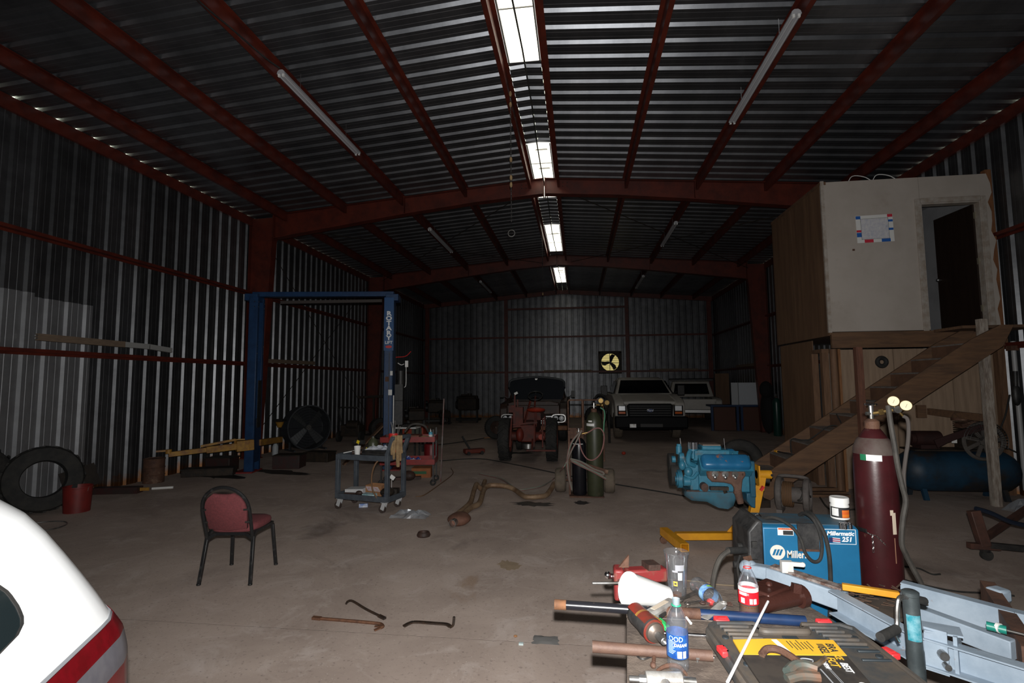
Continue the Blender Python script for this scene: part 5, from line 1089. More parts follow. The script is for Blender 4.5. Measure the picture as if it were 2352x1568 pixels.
# ------------------------------------------------------------------ small red tractor seen from behind
trm = M('faded_red_tractor_paint', (0.14, 0.020, 0.010), 0.65, 0.0, (0.065, 0.015, 0.010), 6, bump=0.2, c3=(0.05, 0.03, 0.025), s3=3)
orr = M('orange_red_seat', (0.34, 0.030, 0.010), 0.55)
TX, TY = -1.115, 11.45
tr = thing('farm_tractor', 'small red farm tractor seen from behind with lugged rear tires', 'tractor', (TX, TY, 0))
def wheel_into(t, c, R_, w, lug, rimm):
    Fm = xf((c[0]-w/2, c[1], c[2]), (0, pi/2, 0)); r0 = R_*0.60
    prof = [(r0, 0.05*w), (R_*0.8, 0), (R_*0.93, 0.06*w), (R_*0.965, 0.2*w), (R_*0.965, 0.8*w), (R_*0.93, 0.94*w), (R_*0.8, w), (r0, 0.95*w), (r0, 0.05*w)]
    o = MB().lathe(prof, 30, Fm, False, False).build('wheel', black_rubber, t)
    tb = MB(); n = 20
    for k in range(n):
        for s in (0, 1):
            a = 2*pi*(k+0.5*s)/n; sg = 1 if s else -1
            p = [Fm @ Vector((R_*q*math.cos(a+d), R_*q*math.sin(a+d), w*(0.5+sg*z))) for q, d, z in ((0.95, 0, 0.0), (0.93, 0.20, 0.48), (0.93, 0.30, 0.48), (0.95, 0.10, 0.0), (1.0, 0.01, 0.0), (0.985, 0.21, 0.47), (0.985, 0.29, 0.47), (1.0, 0.09, 0.0))]
            tb.add(p, [(4, 5, 6, 7), (0, 1, 5, 4), (1, 2, 6, 5), (2, 3, 7, 6), (3, 0, 4, 7)])
    if lug: tag(tb.build('tread_lugs', black_rubber, o, sm=0), kind='stuff')
    MB().lathe([(0.03, w*0.4), (r0*0.5, w*0.38), (r0*0.6, w*0.25), (r0*0.95, w*0.2), (r0*1.02, w*0.04), (r0*1.02, w*0.96), (r0*0.9, w*0.8), (0.03, w*0.6)], 20, Fm, False, False).build('rim', rimm, o)
    return o
for s in (-1, 1): wheel_into(tr, (s*0.52, 0, 0.48), 0.48, 0.25, True, trm)
for s in (-1, 1): wheel_into(tr, (s*0.42, 1.85, 0.28), 0.28, 0.15, False, trm)
mb = MB(); mb.cyl((-0.42, 0, 0.55), (0.42, 0, 0.55), 0.10); mb.box((0, 0.1, 0.62), (0.34, 0.5, 0.38)); mb.build('rear_axle', trm, tr, bevel=0.03)
mb = MB(); mb.ell((-0.17, -0.24, 0.60), (0.09, 0.12, 0.15)); mb.build('gear_case', M('dull_red_casting', (0.15, 0.018, 0.010), 0.6), tr)
mb = MB(); mb.box((0, 1.0, 0.70), (0.30, 1.5, 0.28)); mb.build('engine_block', trm, tr)
mb = MB(); mb.prism([(-0.22, 0.85), (0.22, 0.85), (0.22, 1.0), (0.12, 1.10), (-0.12, 1.10), (-0.22, 1.0)], 0.75, 1.95, Matrix(((1, 0, 0, 0), (0, 0, 1, 0), (0, 1, 0, 0), (0, 0, 0, 1)))); mb.build('hood', trm, tr)
mb = MB()
for s in (-1, 1): mb.bar((s*0.42, 1.85, 0.28), (s*0.1, 1.85, 0.5), 0.07, 0.07)
mb.build('front_axle', trm, tr)
MB().ell((0.17, 0.0, 1.13), (0.21, 0.19, 0.055), 20, 8).build('seat', orr, tr); MB().bar((0.15, 0.1, 0.75), (0.16, 0.02, 1.1), 0.06, 0.04).build('seat_spring', trm, tr)
wm = xf((0.11, 0.62, 1.43), (R(35), 0, 0)); mb = MB(); mb.torus((0, 0, 0), 0.17, 0.013, wm, 28, 6)
for k in range(3): a = pi/2+2*pi*k/3; mb.cyl(wm @ Vector((0, 0, -0.02)), wm @ Vector((0.17*math.cos(a), 0.17*math.sin(a), 0)), 0.008, n=6)
mb.build('steering_wheel', black_metal, tr); MB().cyl((0.11, 0.62, 1.42), (0.05, 0.9, 0.95), 0.02).build('steering_column', trm, tr)
mb = MB(); mb.bar((-0.30, -0.05, 0.75), (-0.30, -0.02, 1.46), 0.03, 0.03); mb.bar((-0.24, -0.05, 0.75), (-0.24, 0, 1.36), 0.03, 0.03); mb.bar((-0.12, 0.2, 0.8), (0.02, 0.3, 1.32), 0.05, 0.03); mb.box((-0.23, 0.05, 0.98), (0.22, 0.2, 0.42)); mb.box((-0.36, 0.05, 1.15), (0.16, 0.12, 0.16)); mb.build('lift_housing', trm, tr)
MB().box((-0.27, -0.04, 1.50), (0.08, 0.02, 0.05), rot=(0, R(-25), 0)).build('lever_tag', paper, tr)
mb = MB(); mb.bar((-0.32, -0.25, 0.82), (0.22, -0.25, 0.87), 0.03, 0.03); mb.bar((-0.32, -0.25, 0.77), (0.1, -0.25, 0.80), 0.025, 0.025)
for s, x in ((-1, -0.36), (1, 0.15), (1, 0.33)): mb.bar((x, -0.15, 0.95), (x*1.02, -0.4, 0.35), 0.03, 0.03)
mb.bar((0.0, -0.5, 0.30), (0.62, -0.5, 0.30), 0.05, 0.03); mb.bar((0.10, -0.15, 0.5), (0.12, -0.52, 0.3), 0.04, 0.02); mb.build('hitch_linkage', trm, tr)
mb = MB()
for s in (-1, 1): mb.bar((s*0.40, 0.1, 0.55), (s*0.36, 0.05, 1.0), 0.03, 0.25, up=(0, 1, 0))
mb.build('fender_bracket', trm, tr)
MB().cyl((0.0, -0.1, 0.30), (0.0, -0.1, 0.40), 0.15).build('belt_pulley', steel, tr)
MB().cyl((0.30, -0.1, 0.56), (0.30, -0.28, 0.56), 0.06).build('side_reflector', orr, tr)

# ------------------------------------------------------------------ trucks
rustp = M('rusty_maroon_truck_paint', (0.042, 0.016, 0.011), 0.5, 0.1, (0.03, 0.018, 0.013), 2.5, c3=(0.10, 0.055, 0.03), s3=3)
dkglass = M('dark_glass', (0.004, 0.005, 0.006), 0.15, 0, spec=0.2)
YZ = Matrix(((0, 0, 1, 0), (1, 0, 0, 0), (0, 1, 0, 0), (0, 0, 0, 1)))       # prism in the (y, z) plane, extruded along x
def side(poly, x0, x1): return MB().prism(poly, x0, x1, YZ)
def arch(cy, r, z0, n=8): return [(cy-r*math.cos(pi*k/n), z0+r*math.sin(pi*k/n)) for k in range(n+1)]
LAMP = M('headlamp_glass', (0.9, 0.92, 0.95), 0.35, 0.3)
def truck_wheel(t, x, y, r=0.39, w=0.24, m_=None):
    Fm = xf((x-w/2, y, r), (0, pi/2, 0)); r0 = r*0.58
    o = MB().lathe([(r0, 0.02), (r*0.9, 0), (r*0.98, w*0.14), (r, w*0.5), (r*0.98, w*0.86), (r*0.9, w), (r0, w-0.02)], 28, Fm, False, False).build('wheel', m_ or black_rubber, t)
    MB().lathe([(0.0, w*0.4), (r0*0.4, w*0.35), (r0*0.8, w*0.3), (r0, 0.03), (r0, w-0.03), (r0*0.8, w*0.7), (0, w*0.6)], 20, Fm, False, False).build('hub', steel, o)
# old pickup with its hood up
ot = thing('old_pickup', 'old rusty maroon pickup truck with raised hood behind the tractor', 'truck', (-1.28, 14.55, 0))
body = [(0.0, 0.58), (-0.02, 0.78), (0.0, 1.02), (0.12, 1.14), (1.35, 1.20), (1.45, 1.25), (2.9, 1.25), (3.0, 1.2), (5.0, 1.2), (5.0, 0.55)]+arch(4.1, 0.46, 0.55)[::-1]+[(3.0, 0.5), (1.6, 0.5)]+arch(0.85, 0.46, 0.50)[::-1]+[(0.3, 0.55)]
for s in (-1, 1): side(body, s*0.80-0.15*(s > 0)+0.0, s*0.95 if s > 0 else s*0.65).build('fender_side', rustp, ot) if False else side(body, min(s*0.74, s*0.96), max(s*0.74, s*0.96)).build('fender_side', rustp, ot, bevel=0.03)
MB().box((0, 2.2, 0.85), (1.5, 1.7, 0.75)).box((0, 4.0, 0.8), (1.5, 1.95, 0.1)).box((0, 4.97, 0.95), (1.5, 0.06, 0.5)).box((0, 0.75, 0.62), (1.4, 1.3, 0.12)).build('body_floor', rustp, ot)
mb = MB(); mb.box((0, 0.55, 0.85), (0.5, 0.6, 0.4)); mb.box((0, 1.3, 0.95), (1.46, 0.1, 0.5)); mb.build('engine_bay', dark_grime, ot)
mb = MB(); mb.box((0, 0.03, 0.97), (1.5, 0.08, 0.26)); mb.prism([(-0.7, 1.05), (0.7, 1.05), (0.74, 1.16), (0.5, 1.21), (-0.5, 1.21), (-0.74, 1.16)], 0.02, 0.12, Matrix(((1, 0, 0, 0), (0, 0, 1, 0), (0, 1, 0, 0), (0, 0, 0, 1)))); mb.build('nose_panel', rustp, ot, bevel=0.02)
MB().box((0, -0.005, 0.68), (1.46, 0.03, 0.24)).build('grille_backing', black_metal, ot)
for z in (0.60, 0.66, 0.72, 0.78): MB().box((0, -0.03, z), (1.1, 0.03, 0.018)).build('grille_bar', chrome if z > 0.7 else steel, ot)
for s in (-1, 1):
    mb = MB(); o_ = [(0.20*math.copysign(abs(math.cos(a))**0.6, math.cos(a)), 0.12*math.copysign(abs(math.sin(a))**0.6, math.sin(a))) for a in [2*pi*k/24 for k in range(24)]]
    FX_ = Matrix(((1, 0, 0, s*0.72), (0, 0, -1, 0), (0, 1, 0, 0.73), (0, 0, 0, 1)))
    mb.rings([[FX_ @ Vector((x, z, 0.02)) for x, z in o_], [FX_ @ Vector((x, z, 0.05)) for x, z in o_], [FX_ @ Vector((x*0.86, z*0.78, 0.05)) for x, z in o_], [FX_ @ Vector((x*0.86, z*0.78, 0.02)) for x, z in o_]]); bz = mb.build('lamp_bezel', steel, ot)
    for x in (-0.08, 0.08): MB().lathe([(0.07, 0.02), (0.07, 0.045), (0.04, 0.06), (0.0, 0.065)], 16, FX_ @ Matrix.Translation((x, 0, 0)), True, False).build('headlamp', LAMP, ot)
MB().box((0, -0.10, 0.47), (1.92, 0.12, 0.13)).build('front_bumper', M('orange_rust_bumper', (0.22, 0.085, 0.03), 0.6, 0.2, (0.12, 0.05, 0.025), 4), ot, bevel=0.02)
# raised hood: underside towards the camera
hd = [(-0.70, 1.22), (-0.86, 1.60), (-0.84, 1.76), (-0.72, 1.84), (-0.3, 1.90), (0, 1.915), (0.3, 1.90), (0.72, 1.84), (0.86, 1.76), (0.88, 1.60), (0.80, 1.22)]
HM = Matrix(((1, 0, 0, 0), (0, 0, 1, 1.25), (0, 1, 0, 0), (0, 0, 0, 1)))
mb = MB(); mb.rings([[HM @ Vector((x, z, (1.9-z)*-0.22)) for x, z in hd], [HM @ Vector((x, z, (1.9-z)*-0.22+0.05)) for x, z in hd]]); mb.build('raised_hood', M('dark_blue_hood', (0.006, 0.009, 0.014), 0.6, spec=0.2), ot, sm=20)
mb = MB(); P = [HM @ Vector((x*0.985, z*0.99+0.01, (1.9-z)*-0.22-0.02)) for x, z in hd[1:-1]]; mb.tube(P, 0.035, 8, k=3); mb.build('hood_lip', M('grey_hood_edge', (0.045, 0.05, 0.055), 0.5), ot)
MB().prism([(-0.04, 1.86), (0.04, 1.86), (0.025, 1.82), (-0.025, 1.82)], -0.05, -0.04, HM).build('hood_badge', steel, ot)
mb = MB(); mb.rings([[(x, y, z) for x, y in ((-0.88, 1.4), (0.88, 1.4), (0.88, 2.95), (-0.88, 2.95))] for z in (1.24,)]+[[(x, y, 1.72) for x, y in ((-0.76, 1.8), (0.76, 1.8), (0.76, 2.85), (-0.76, 2.85))], [(x, y, 1.80) for x, y in ((-0.6, 2.0), (0.6, 2.0), (0.6, 2.7), (-0.6, 2.7))]]); mb.build('cab', rustp, ot, bevel=0.03)
for s in (-1, 1):
    truck_wheel(ot, s*0.80, 0.85, 0.37); truck_wheel(ot, s*0.80, 4.1, 0.37)
    mb = MB(); mb.bar((s*0.93, 1.55, 1.25), (s*1.10, 1.5, 1.36), 0.02, 0.02); mb.box((s*1.12, 1.5, 1.38), (0.12, 0.04, 0.2)); mb.build('door_mirror', black_metal, ot)
MB().box((0.86, 0.2, 0.92), (0.03, 0.05, 0.2)).build('fender_trim', chrome, ot)
# white pickup
fw_ = M('dusty_white_paint', (0.44, 0.415, 0.38), 0.5, 0, (0.38, 0.355, 0.32), 3)
blackp = M('black_bumper_paint', (0.006, 0.006, 0.007), 0.6, spec=0.15)
wt = thing('white_pickup', 'white pickup truck with black grille and bumper facing the camera', 'truck', (2.06, 15.35, 0))
body = [(0.02, 0.62), (0.0, 0.80), (0.03, 1.10), (0.16, 1.20), (1.15, 1.34), (1.35, 1.36), (3.3, 1.34), (5.7, 1.34), (5.72, 0.70)]+arch(4.5, 0.50, 0.62)[::-1]+[(3.6, 0.62), (1.7, 0.58)]+arch(0.95, 0.50, 0.60)[::-1]+[(0.35, 0.62)]
for s in (-1, 1): side(body, min(s*0.72, s*1.0), max(s*0.72, s*1.0)).build('body_side', fw_, wt, bevel=0.04)
MB().box((0, 2.4, 0.95), (1.46, 2.1, 0.80)).box((0, 4.6, 0.95), (1.46, 2.2, 0.1)).box((0, 5.68, 1.0), (1.46, 0.06, 0.6)).build('cab_floor', fw_, wt)
mb = MB(); mb.rings([[(x, 0.10, z) for x, z in ((-0.75, 1.06), (0.75, 1.06), (0.75, 1.155), (0.3, 1.175), (-0.3, 1.175), (-0.75, 1.155))], [(x, 0.35, z) for x, z in ((-0.8, 1.1), (0.8, 1.1), (0.8, 1.21), (0.3, 1.235), (-0.3, 1.235), (-0.8, 1.21))], [(x, 1.25, z) for x, z in ((-0.8, 1.1), (0.8, 1.1), (0.8, 1.335), (0.3, 1.365), (-0.3, 1.365), (-0.8, 1.335))]]); mb.build('hood', fw_, wt, bevel=0.02)
MB().box((0, 0.06, 0.83), (1.9, 0.1, 0.42)).build('front_panel', fw_, wt, bevel=0.03)
mb = MB(); XZ = Matrix(((1, 0, 0, 0), (0, 0, -1, 0), (0, 1, 0, 0), (0, 0, 0, 1)))
mb.prism([(-0.66, 1.03), (-0.60, 1.10), (0.60, 1.10), (0.66, 1.03), (0.63, 0.72), (0.55, 0.68), (-0.55, 0.68), (-0.63, 0.72)], -0.04, 0.045, XZ); mb.build('grille_frame', blackp, wt, bevel=0.02)
for z in (0.76, 0.83, 0.90, 0.97, 1.03): MB().box((0, -0.052, z), (1.16, 0.02, 0.02)).build('grille_bar', black_metal, wt)
mb = MB(); o_ = [(0.105*math.cos(a), 0.048*math.sin(a)) for a in [2*pi*k/24 for k in range(24)]]
mb.rings([[XZ @ Vector((x*f, z*f+0.905, d)) for x, z in o_] for f, d in ((1.0, 0.05), (1.0, 0.075), (0.9, 0.08))]); mb.build('oval_emblem', chrome, wt)
mb = MB(); mb.rings([[XZ @ Vector((x*f, z*f+0.905, d)) for x, z in o_] for f, d in ((0.88, 0.078), (0.88, 0.083))]); mb.build('emblem_field', M('emblem_blue', (0.02, 0.05, 0.20), 0.3), wt)
text('Ford', 0.085, XZ @ Matrix.Translation((0, 0.905, 0.084)), 0.001, 0.001, shear=0.25).build('emblem_lettering', ink_white, wt, sm=0)
for s in (-1, 1):
    MB().box((s*0.80, -0.01, 0.965), (0.20, 0.08, 0.15)).build('headlamp', LAMP, wt, bevel=0.015)
    MB().box((s*0.80, -0.01, 0.835), (0.20, 0.07, 0.065)).build('turn_lamp', M('amber_lens_%d' % (s+1), (0.65, 0.13, 0.02), 0.25), wt, bevel=0.01)
    MB().box((s*0.80, 0.0, 0.90), (0.26, 0.06, 0.29)).build('lamp_surround', blackp, wt, bevel=0.01)
    truck_wheel(wt, s*0.86, 0.95, 0.41, 0.25, dusty_tire); truck_wheel(wt, s*0.86, 4.5, 0.41, 0.25)
    mb = MB(); mb.bar((s*0.95, 1.75, 1.36), (s*1.16, 1.7, 1.42), 0.03, 0.03); mb.box((s*1.22, 1.7, 1.46), (0.22, 0.08, 0.32)); mb.build('door_mirror', black_metal, wt, bevel=0.015)
MB().box((0, -0.14, 0.575), (2.04, 0.24, 0.34)).box((0, -0.10, 0.43), (1.8, 0.2, 0.14)).build('front_bumper', blackp, wt, bevel=0.04)
MB().box((0, -0.265, 0.49), (0.62, 0.012, 0.09)).build('bumper_opening', M('bumper_slot', (0.035, 0.033, 0.032), 0.6), wt)
MB().box((-0.52, -0.268, 0.48), (0.18, 0.006, 0.10)).build('tow_plate', steel, wt)
roof = [[(x, y, 1.34) for x, y in ((-0.90, 1.25), (0.90, 1.25), (0.94, 3.4), (-0.94, 3.4))], [(x, y, 1.80) for x, y in ((-0.72, 1.95), (0.72, 1.95), (0.76, 3.2), (-0.76, 3.2))], [(x, y, 1.885) for x, y in ((-0.60, 2.15), (0.60, 2.15), (0.62, 3.0), (-0.62, 3.0))]]
MB().rings(roof).build('cab', fw_, wt, bevel=0.05)
MB().add([(-0.80, 1.30, 1.375), (0.80, 1.30, 1.375), (0.665, 1.90, 1.79), (-0.665, 1.90, 1.79), (-0.80, 1.275, 1.375), (0.80, 1.275, 1.375), (0.665, 1.875, 1.79), (-0.665, 1.875, 1.79)], [(0, 1, 2, 3), (7, 6, 5, 4), (0, 4, 5, 1), (1, 5, 6, 2), (2, 6, 7, 3), (3, 7, 4, 0)]).build('windshield', dkglass, wt)
for s in (-1, 1): MB().add([(s*0.925, 1.5, 1.38), (s*0.945, 3.2, 1.38), (s*0.80, 3.1, 1.77), (s*0.78, 2.0, 1.77), (s*0.935, 1.5, 1.38), (s*0.955, 3.2, 1.38), (s*0.81, 3.1, 1.77), (s*0.79, 2.0, 1.77)], [(0, 1, 2, 3), (7, 6, 5, 4), (0, 4, 5, 1), (1, 5, 6, 2), (2, 6, 7, 3), (3, 7, 4, 0)]).build('side_window', dkglass, wt)
# second white pickup with a rack, further back
w2 = thing('flatbed_pickup', 'white pickup with a black headache rack parked behind the white truck', 'truck', (4.45, 20.35, 0), R(-8))
body = [(0, 0.62), (0, 1.0), (0.15, 1.08), (2.2, 1.10), (5.0, 1.12), (5.05, 0.6)]+arch(4.0, 0.45, 0.6)[::-1]+arch(0.9, 0.45, 0.6)[::-1]
for s in (-1, 1): side(body, min(s*0.65, s*0.95), max(s*0.65, s*0.95)).build('body_side', fw_, w2, bevel=0.04)
MB().box((0, 0.06, 0.85), (1.5, 0.12, 0.42)).box((0, 2.6, 0.8), (1.4, 4.7, 0.2)).build('tailgate', fw_, w2, bevel=0.02)
MB().box((0, -0.03, 0.60), (1.85, 0.14, 0.14)).build('bumper', M('grimy_chrome', (0.3, 0.3, 0.3), 0.4, 0.8), w2, bevel=0.02)
MB().rings([[(x, y, 1.08) for x, y in ((-0.9, 2.2), (0.9, 2.2), (0.9, 4.0), (-0.9, 4.0))], [(x, y, 1.72) for x, y in ((-0.74, 2.4), (0.74, 2.4), (0.74, 3.6), (-0.74, 3.6))], [(x, y, 1.78) for x, y in ((-0.6, 2.55), (0.6, 2.55), (0.6, 3.4), (-0.6, 3.4))]]).build('cab', fw_, w2, bevel=0.04)
MB().add([(-0.72, 2.22, 1.2), (0.72, 2.22, 1.2), (0.64, 2.37, 1.64), (-0.64, 2.37, 1.64), (-0.72, 2.19, 1.2), (0.72, 2.19, 1.2), (0.64, 2.34, 1.64), (-0.64, 2.34, 1.64)], [(0, 1, 2, 3), (7, 6, 5, 4), (0, 4, 5, 1), (1, 5, 6, 2), (2, 6, 7, 3), (3, 7, 4, 0)]).build('rear_window', dkglass, w2)
mb = MB(); mb.tube([(-0.9, 2.05, 1.1), (-0.9, 2.05, 1.84), (0.9, 2.05, 1.84), (0.9, 2.05, 1.1)], 0.03, 6); mb.box((0, 2.05, 1.79), (1.7, 0.03, 0.05))
for k in range(9): mb.cyl((-0.8+0.2*k, 2.05, 1.76), (-0.8+0.2*k, 2.05, 1.84), 0.012, n=5)
mb.build('headache_rack', black_metal, w2)
for s in (-1, 1): truck_wheel(w2, s*0.8, 0.9, 0.37); truck_wheel(w2, s*0.8, 4.0, 0.37)
# shelves and things along the far right
solo(MB().box((6.04, 22.6, 1.03), (0.56, 0.04, 2.06)), 'brown_board', plywood, 'tall brown board standing near the back right corner', 'board')
t = thing('work_counter', 'blue-framed dark red work counter at the right wall', 'counter', (5.55, 19.2, 0)); MB().box((0, 0, 0.87), (1.85, 0.7, 0.06)).build('counter_top', M('blue_counter', (0.012, 0.035, 0.10), 0.5), t)
for x in (-0.88, -0.02, 0.12): MB().box((x, -0.3, 0.42), (0.08, 0.06, 0.84)).build('leg', bpy.data.materials['blue_counter'], t)
for x, w_ in ((-0.45, 0.72), (0.52, 0.7)): MB().box((x, -0.1, 0.42), (w_, 0.4, 0.8)).build('cabinet_front', M('dark_red_cabinet_%d' % int(x*10+9), (0.085, 0.030, 0.018), 0.6), t)
t = thing('white_cabinet', 'white cabinet with an open door on the work counter', 'cabinet', (5.9, 19.25, 0.90)); MB().box((0.06, 0, 0.39), (0.66, 0.5, 0.78)).build('body', M('cool_white_cabinet', (0.50, 0.53, 0.57), 0.5), t, bevel=0.01); MB().box((-0.40, -0.22, 0.39), (0.22, 0.03, 0.78), rot=(0, 0, R(-20))).build('door', M('dim_white_door', (0.34, 0.36, 0.38), 0.5), t)
gas_cyl('green_cylinder', 'dark green gas cylinder at the right wall beyond the office cabin', (6.22, 17.2, 0), 0.12, 1.2, M('dark_green_paint', (0.008, 0.045, 0.035), 0.35), rust_dark)
solo(MB().ell((6.2, 17.9, 0.75), (0.22, 0.3, 0.75), 12, 8).ell((6.1, 17.7, 1.45), (0.2, 0.2, 0.28)), 'hanging_coveralls', M('dark_cloth', (0.01, 0.01, 0.011), 0.9), 'black coveralls hanging at the right wall near the green cylinder', 'coveralls')
# dark machinery on the back left
def engine_heap(label, x, y, s, rz, seed):
    rnd = random.Random(seed); t = thing('stripped_engine', label, 'engine', (x, y, 0), rz)
    mb = MB(); mb.box((0, 0, 0.12*s), (0.9*s, 0.5*s, 0.08*s))
    for sx in (-1, 1): mb.bar((sx*0.35*s, 0, 0), (sx*0.35*s, 0, 0.5*s), 0.08, 0.08)
    mb.build('engine_stand', black_metal, t)
    MB().box((0, 0, 0.72*s), (0.75*s, 0.5*s, 0.45*s)).build('engine_block', dark_grime, t, bevel=0.03)
    for sx in (-1, 1): MB().box((0, sx*0.18*s, 0.98*s), (0.66*s, 0.16*s, 0.12*s), rot=(R(-25*sx), 0, 0)).build('valve_cover', dark_grime, t, bevel=0.02)
    mb = MB(); mb.cyl((-0.38*s, 0, 0.7*s), (-0.50*s, 0, 0.7*s), 0.17*s); mb.cyl((-0.42*s, 0.1, 0.95*s), (-0.52*s, 0.1, 0.95*s), 0.08*s); mb.build('pulleys', black_metal, t)
    mb = MB(); mb.cyl((0.05, 0, 1.0*s), (0.05, 0, 1.14*s), 0.09*s); mb.box((-0.15, 0, 1.06*s), (0.3*s, 0.2*s, 0.1*s)); mb.build('intake', dark_grime, t)
engine_heap('dark stripped engine on a stand at the back left corner', -6.2, 22.0, 0.95, R(10), 1)
engine_heap('lone dark engine on a stand at the back wall left of the old pickup', -4.85, 22.4, 1.12, R(-6), 2)
engine_heap('dark engine low on the floor between the two back engines', -5.6, 21.2, 0.55, R(40), 3)
engine_heap('dark engine near the left wall beyond the orange generator', -5.9, 18.2, 0.8, R(25), 4)
tire('spare_tire', 'black tire standing left of the old pickup nose', (-2.55, 15.8, 0.36), 0.36, 0.22, (0.3, -0.95, 0.05), True)
tire('spare_tire', 'black tire leaning at the back wall between the two trucks', (0.65, 20.0, 0.42), 0.42, 0.24, (0.2, -0.97, 0.15), True)
jt = thing('floor_jack', 'small red jack on the floor left of the tractor', 'jack', (-2.55, 12.4, 0), R(30)); MB().box((0, 0, 0.09), (0.5, 0.22, 0.10)).build('body', M('dull_jack_red', (0.14, 0.022, 0.012), 0.6), jt, bevel=0.02); MB().bar((-0.1, 0, 0.12), (-0.3, 0, 0.45), 0.04, 0.04).build('handle', black_metal, jt)
for sx in (-1, 1): MB().cyl((0.17*sx, -0.13, 0.045), (0.17*sx, 0.13, 0.045), 0.045).build('wheel', black_metal, jt)
solo(MB().bar(G(1112, 1005, .03), G(1146, 1003, .03), 0.05, 0.03).bar(G(1138, 1000, .05), G(1145, 998, .05), 0.06, 0.05), 'wood_strip', cardboard, 'thin tan wood strip on the floor beside the left tractor tire', 'strip')
solo(MB().ell((1.05, 12.6, 0.04), (0.05, 0.04, 0.04)), 'plastic_plug', orr, 'small orange-red cap on the floor right of the gas cart', 'cap')
solo(MB().tube([(0.45, 15.0, 0.9), (0.42, 15.0, 1.15), (0.55, 15.0, 1.36), (0.72, 15.0, 1.34), (0.86, 15.0, 1.12), (0.86, 15.0, 0.8)], 0.03, 7, k=5).cyl((0.45, 15.0, 0), (0.45, 15.0, 0.95), 0.035).cyl((0.86, 15.0, 0), (0.86, 15.0, 0.85), 0.035), 'bent_hose_stand', black_rubber, 'black bent hose standing left of the white pickup', 'hose')
# ------------------------------------------------------------------ blue V8 on a yellow stand
eng = M('blue_engine_enamel', (0.036, 0.19, 0.285), 0.42, 0.0, (0.028, 0.145, 0.225), 9, bump=0.15, c3=(0.10, 0.085, 0.065), s3=6, m3=(0.60, 0.72))
eng2 = M('brighter_blue_cover', (0.018, 0.145, 0.30), 0.34, 0.0, (0.016, 0.12, 0.255), 5, c3=(0.28, 0.13, 0.09), s3=7, m3=(0.63, 0.68))
manif = M('rusty_cast_manifold', (0.16, 0.09, 0.065), 0.8, 0.05, (0.11, 0.058, 0.042), 12, bump=0.4)
EX_, EY_ = 1.385, 5.75
en = thing('v8_engine', 'light blue V8 engine with a rusty exhaust manifold bolted to the yellow stand', 'engine', (EX_, EY_, 0))
en.location.x = EX_-0.03; en.scale = (0.9, 1, 1)
mb = MB(); mb.box((0.13, 0, 0.72), (0.56, 0.36, 0.24)); mb.build('block', eng, en, bevel=0.015)
# oil pan: shallow front, deep sump
mb = MB(); secs = [(-0.28, 0.12, 0.60, 0.52), (-0.22, 0.15, 0.60, 0.485), (-0.05, 0.15, 0.60, 0.475), (0.02, 0.15, 0.60, 0.44), (0.08, 0.145, 0.60, 0.415), (0.18, 0.145, 0.60, 0.405), (0.24, 0.15, 0.60, 0.44), (0.28, 0.15, 0.60, 0.52)]
mb.rings([[(x, -w, t), (x, -w*0.95, (t+b)/2), (x, -w*0.75, b+0.01), (x, 0, b), (x, w*0.75, b+0.01), (x, w*0.95, (t+b)/2), (x, w, t)] for x, w, t, b in secs]); mb.build('oil_pan', M('dull_blue_pan', (0.045, 0.155, 0.22), 0.5, 0, (0.06, 0.115, 0.15), 5, c3=(0.14, 0.07, 0.05), s3=7, m3=(0.66, 0.70)), en, sm=60)
for s in (-1, 1): MB().box((0, s*0.155, 0.605), (0.57, 0.03, 0.014)).build('pan_rail', rust_dark, en)
for s in (-1, 1):
    hm = xf((0.13, s*0.20, 0.865), (R(-45*s), 0, 0))
    MB().box((0, 0, 0), (0.56, 0.17, 0.11), m=hm).build('cylinder_head', eng, en, bevel=0.01)
    n = 10; pr = [(0.083*math.copysign(abs(math.cos(a))**0.55, math.cos(a)), 0.075*abs(math.sin(a))**0.6) for a in [pi*k/n for k in range(n+1)]]
    mb = MB(); L = 0.53
    mb.rings([[hm @ Vector((x, y*f, 0.05+z*f)) for y, z in pr] for x, f in ((-L/2, 0.55), (-L/2+0.012, 0.85), (-L/2+0.04, 1.0), (-L/6-0.02, 1.0), (-L/6, 0.97), (-L/6+0.02, 1.0), (L/6-0.02, 1.0), (L/6, 0.97), (L/6+0.02, 1.0), (L/2-0.04, 1.0), (L/2-0.012, 0.85), (L/2, 0.55))]); mb.build('valve_cover', eng2, en, sm=50)
    MB().box((0, 0, 0.052), (0.56, 0.19, 0.010), m=hm).build('cover_flange', eng, en)
    for k in range(4): MB().ell(hm @ Vector((-0.2+0.135*k, -s*0.095, 0.02)), (0.012, 0.012, 0.012), 8, 5).build('head_bolt', eng, en)
# exhaust manifold on the near side
MX = Matrix(((1, 0, 0, 0), (0, 0, -1, 0), (0, 1, 0, 0), (0, 0, 0, 1)))
mb = MB(); mb.prism([(-0.09, 0.82), (-0.10, 0.845), (0.30, 0.855), (0.33, 0.83), (0.335, 0.79), (0.30, 0.745), (0.285, 0.65), (0.29, 0.60), (0.20, 0.60), (0.21, 0.66), (0.18, 0.70), (0.10, 0.715), (-0.03, 0.72), (-0.07, 0.755)], 0.225, 0.285, MX)
mb.build('exhaust_manifold', manif, en, bevel=0.015)
MB().cyl((0.245, -0.25, 0.64), (0.275, -0.25, 0.51), 0.045, 0.035).build('manifold_outlet', manif, en)
for x in (0.0, 0.11, 0.215):
    mb = MB(); mb.cyl((x, -0.283, 0.80), (x, -0.293, 0.80), 0.036, n=14); mb.cyl((x-0.005, -0.29, 0.79), (x-0.01, -0.335, 0.775), 0.012, n=8); mb.ell((x-0.01, -0.335, 0.775), (0.018, 0.015, 0.018), 8, 5); mb.build('spark_plug', steel, en)
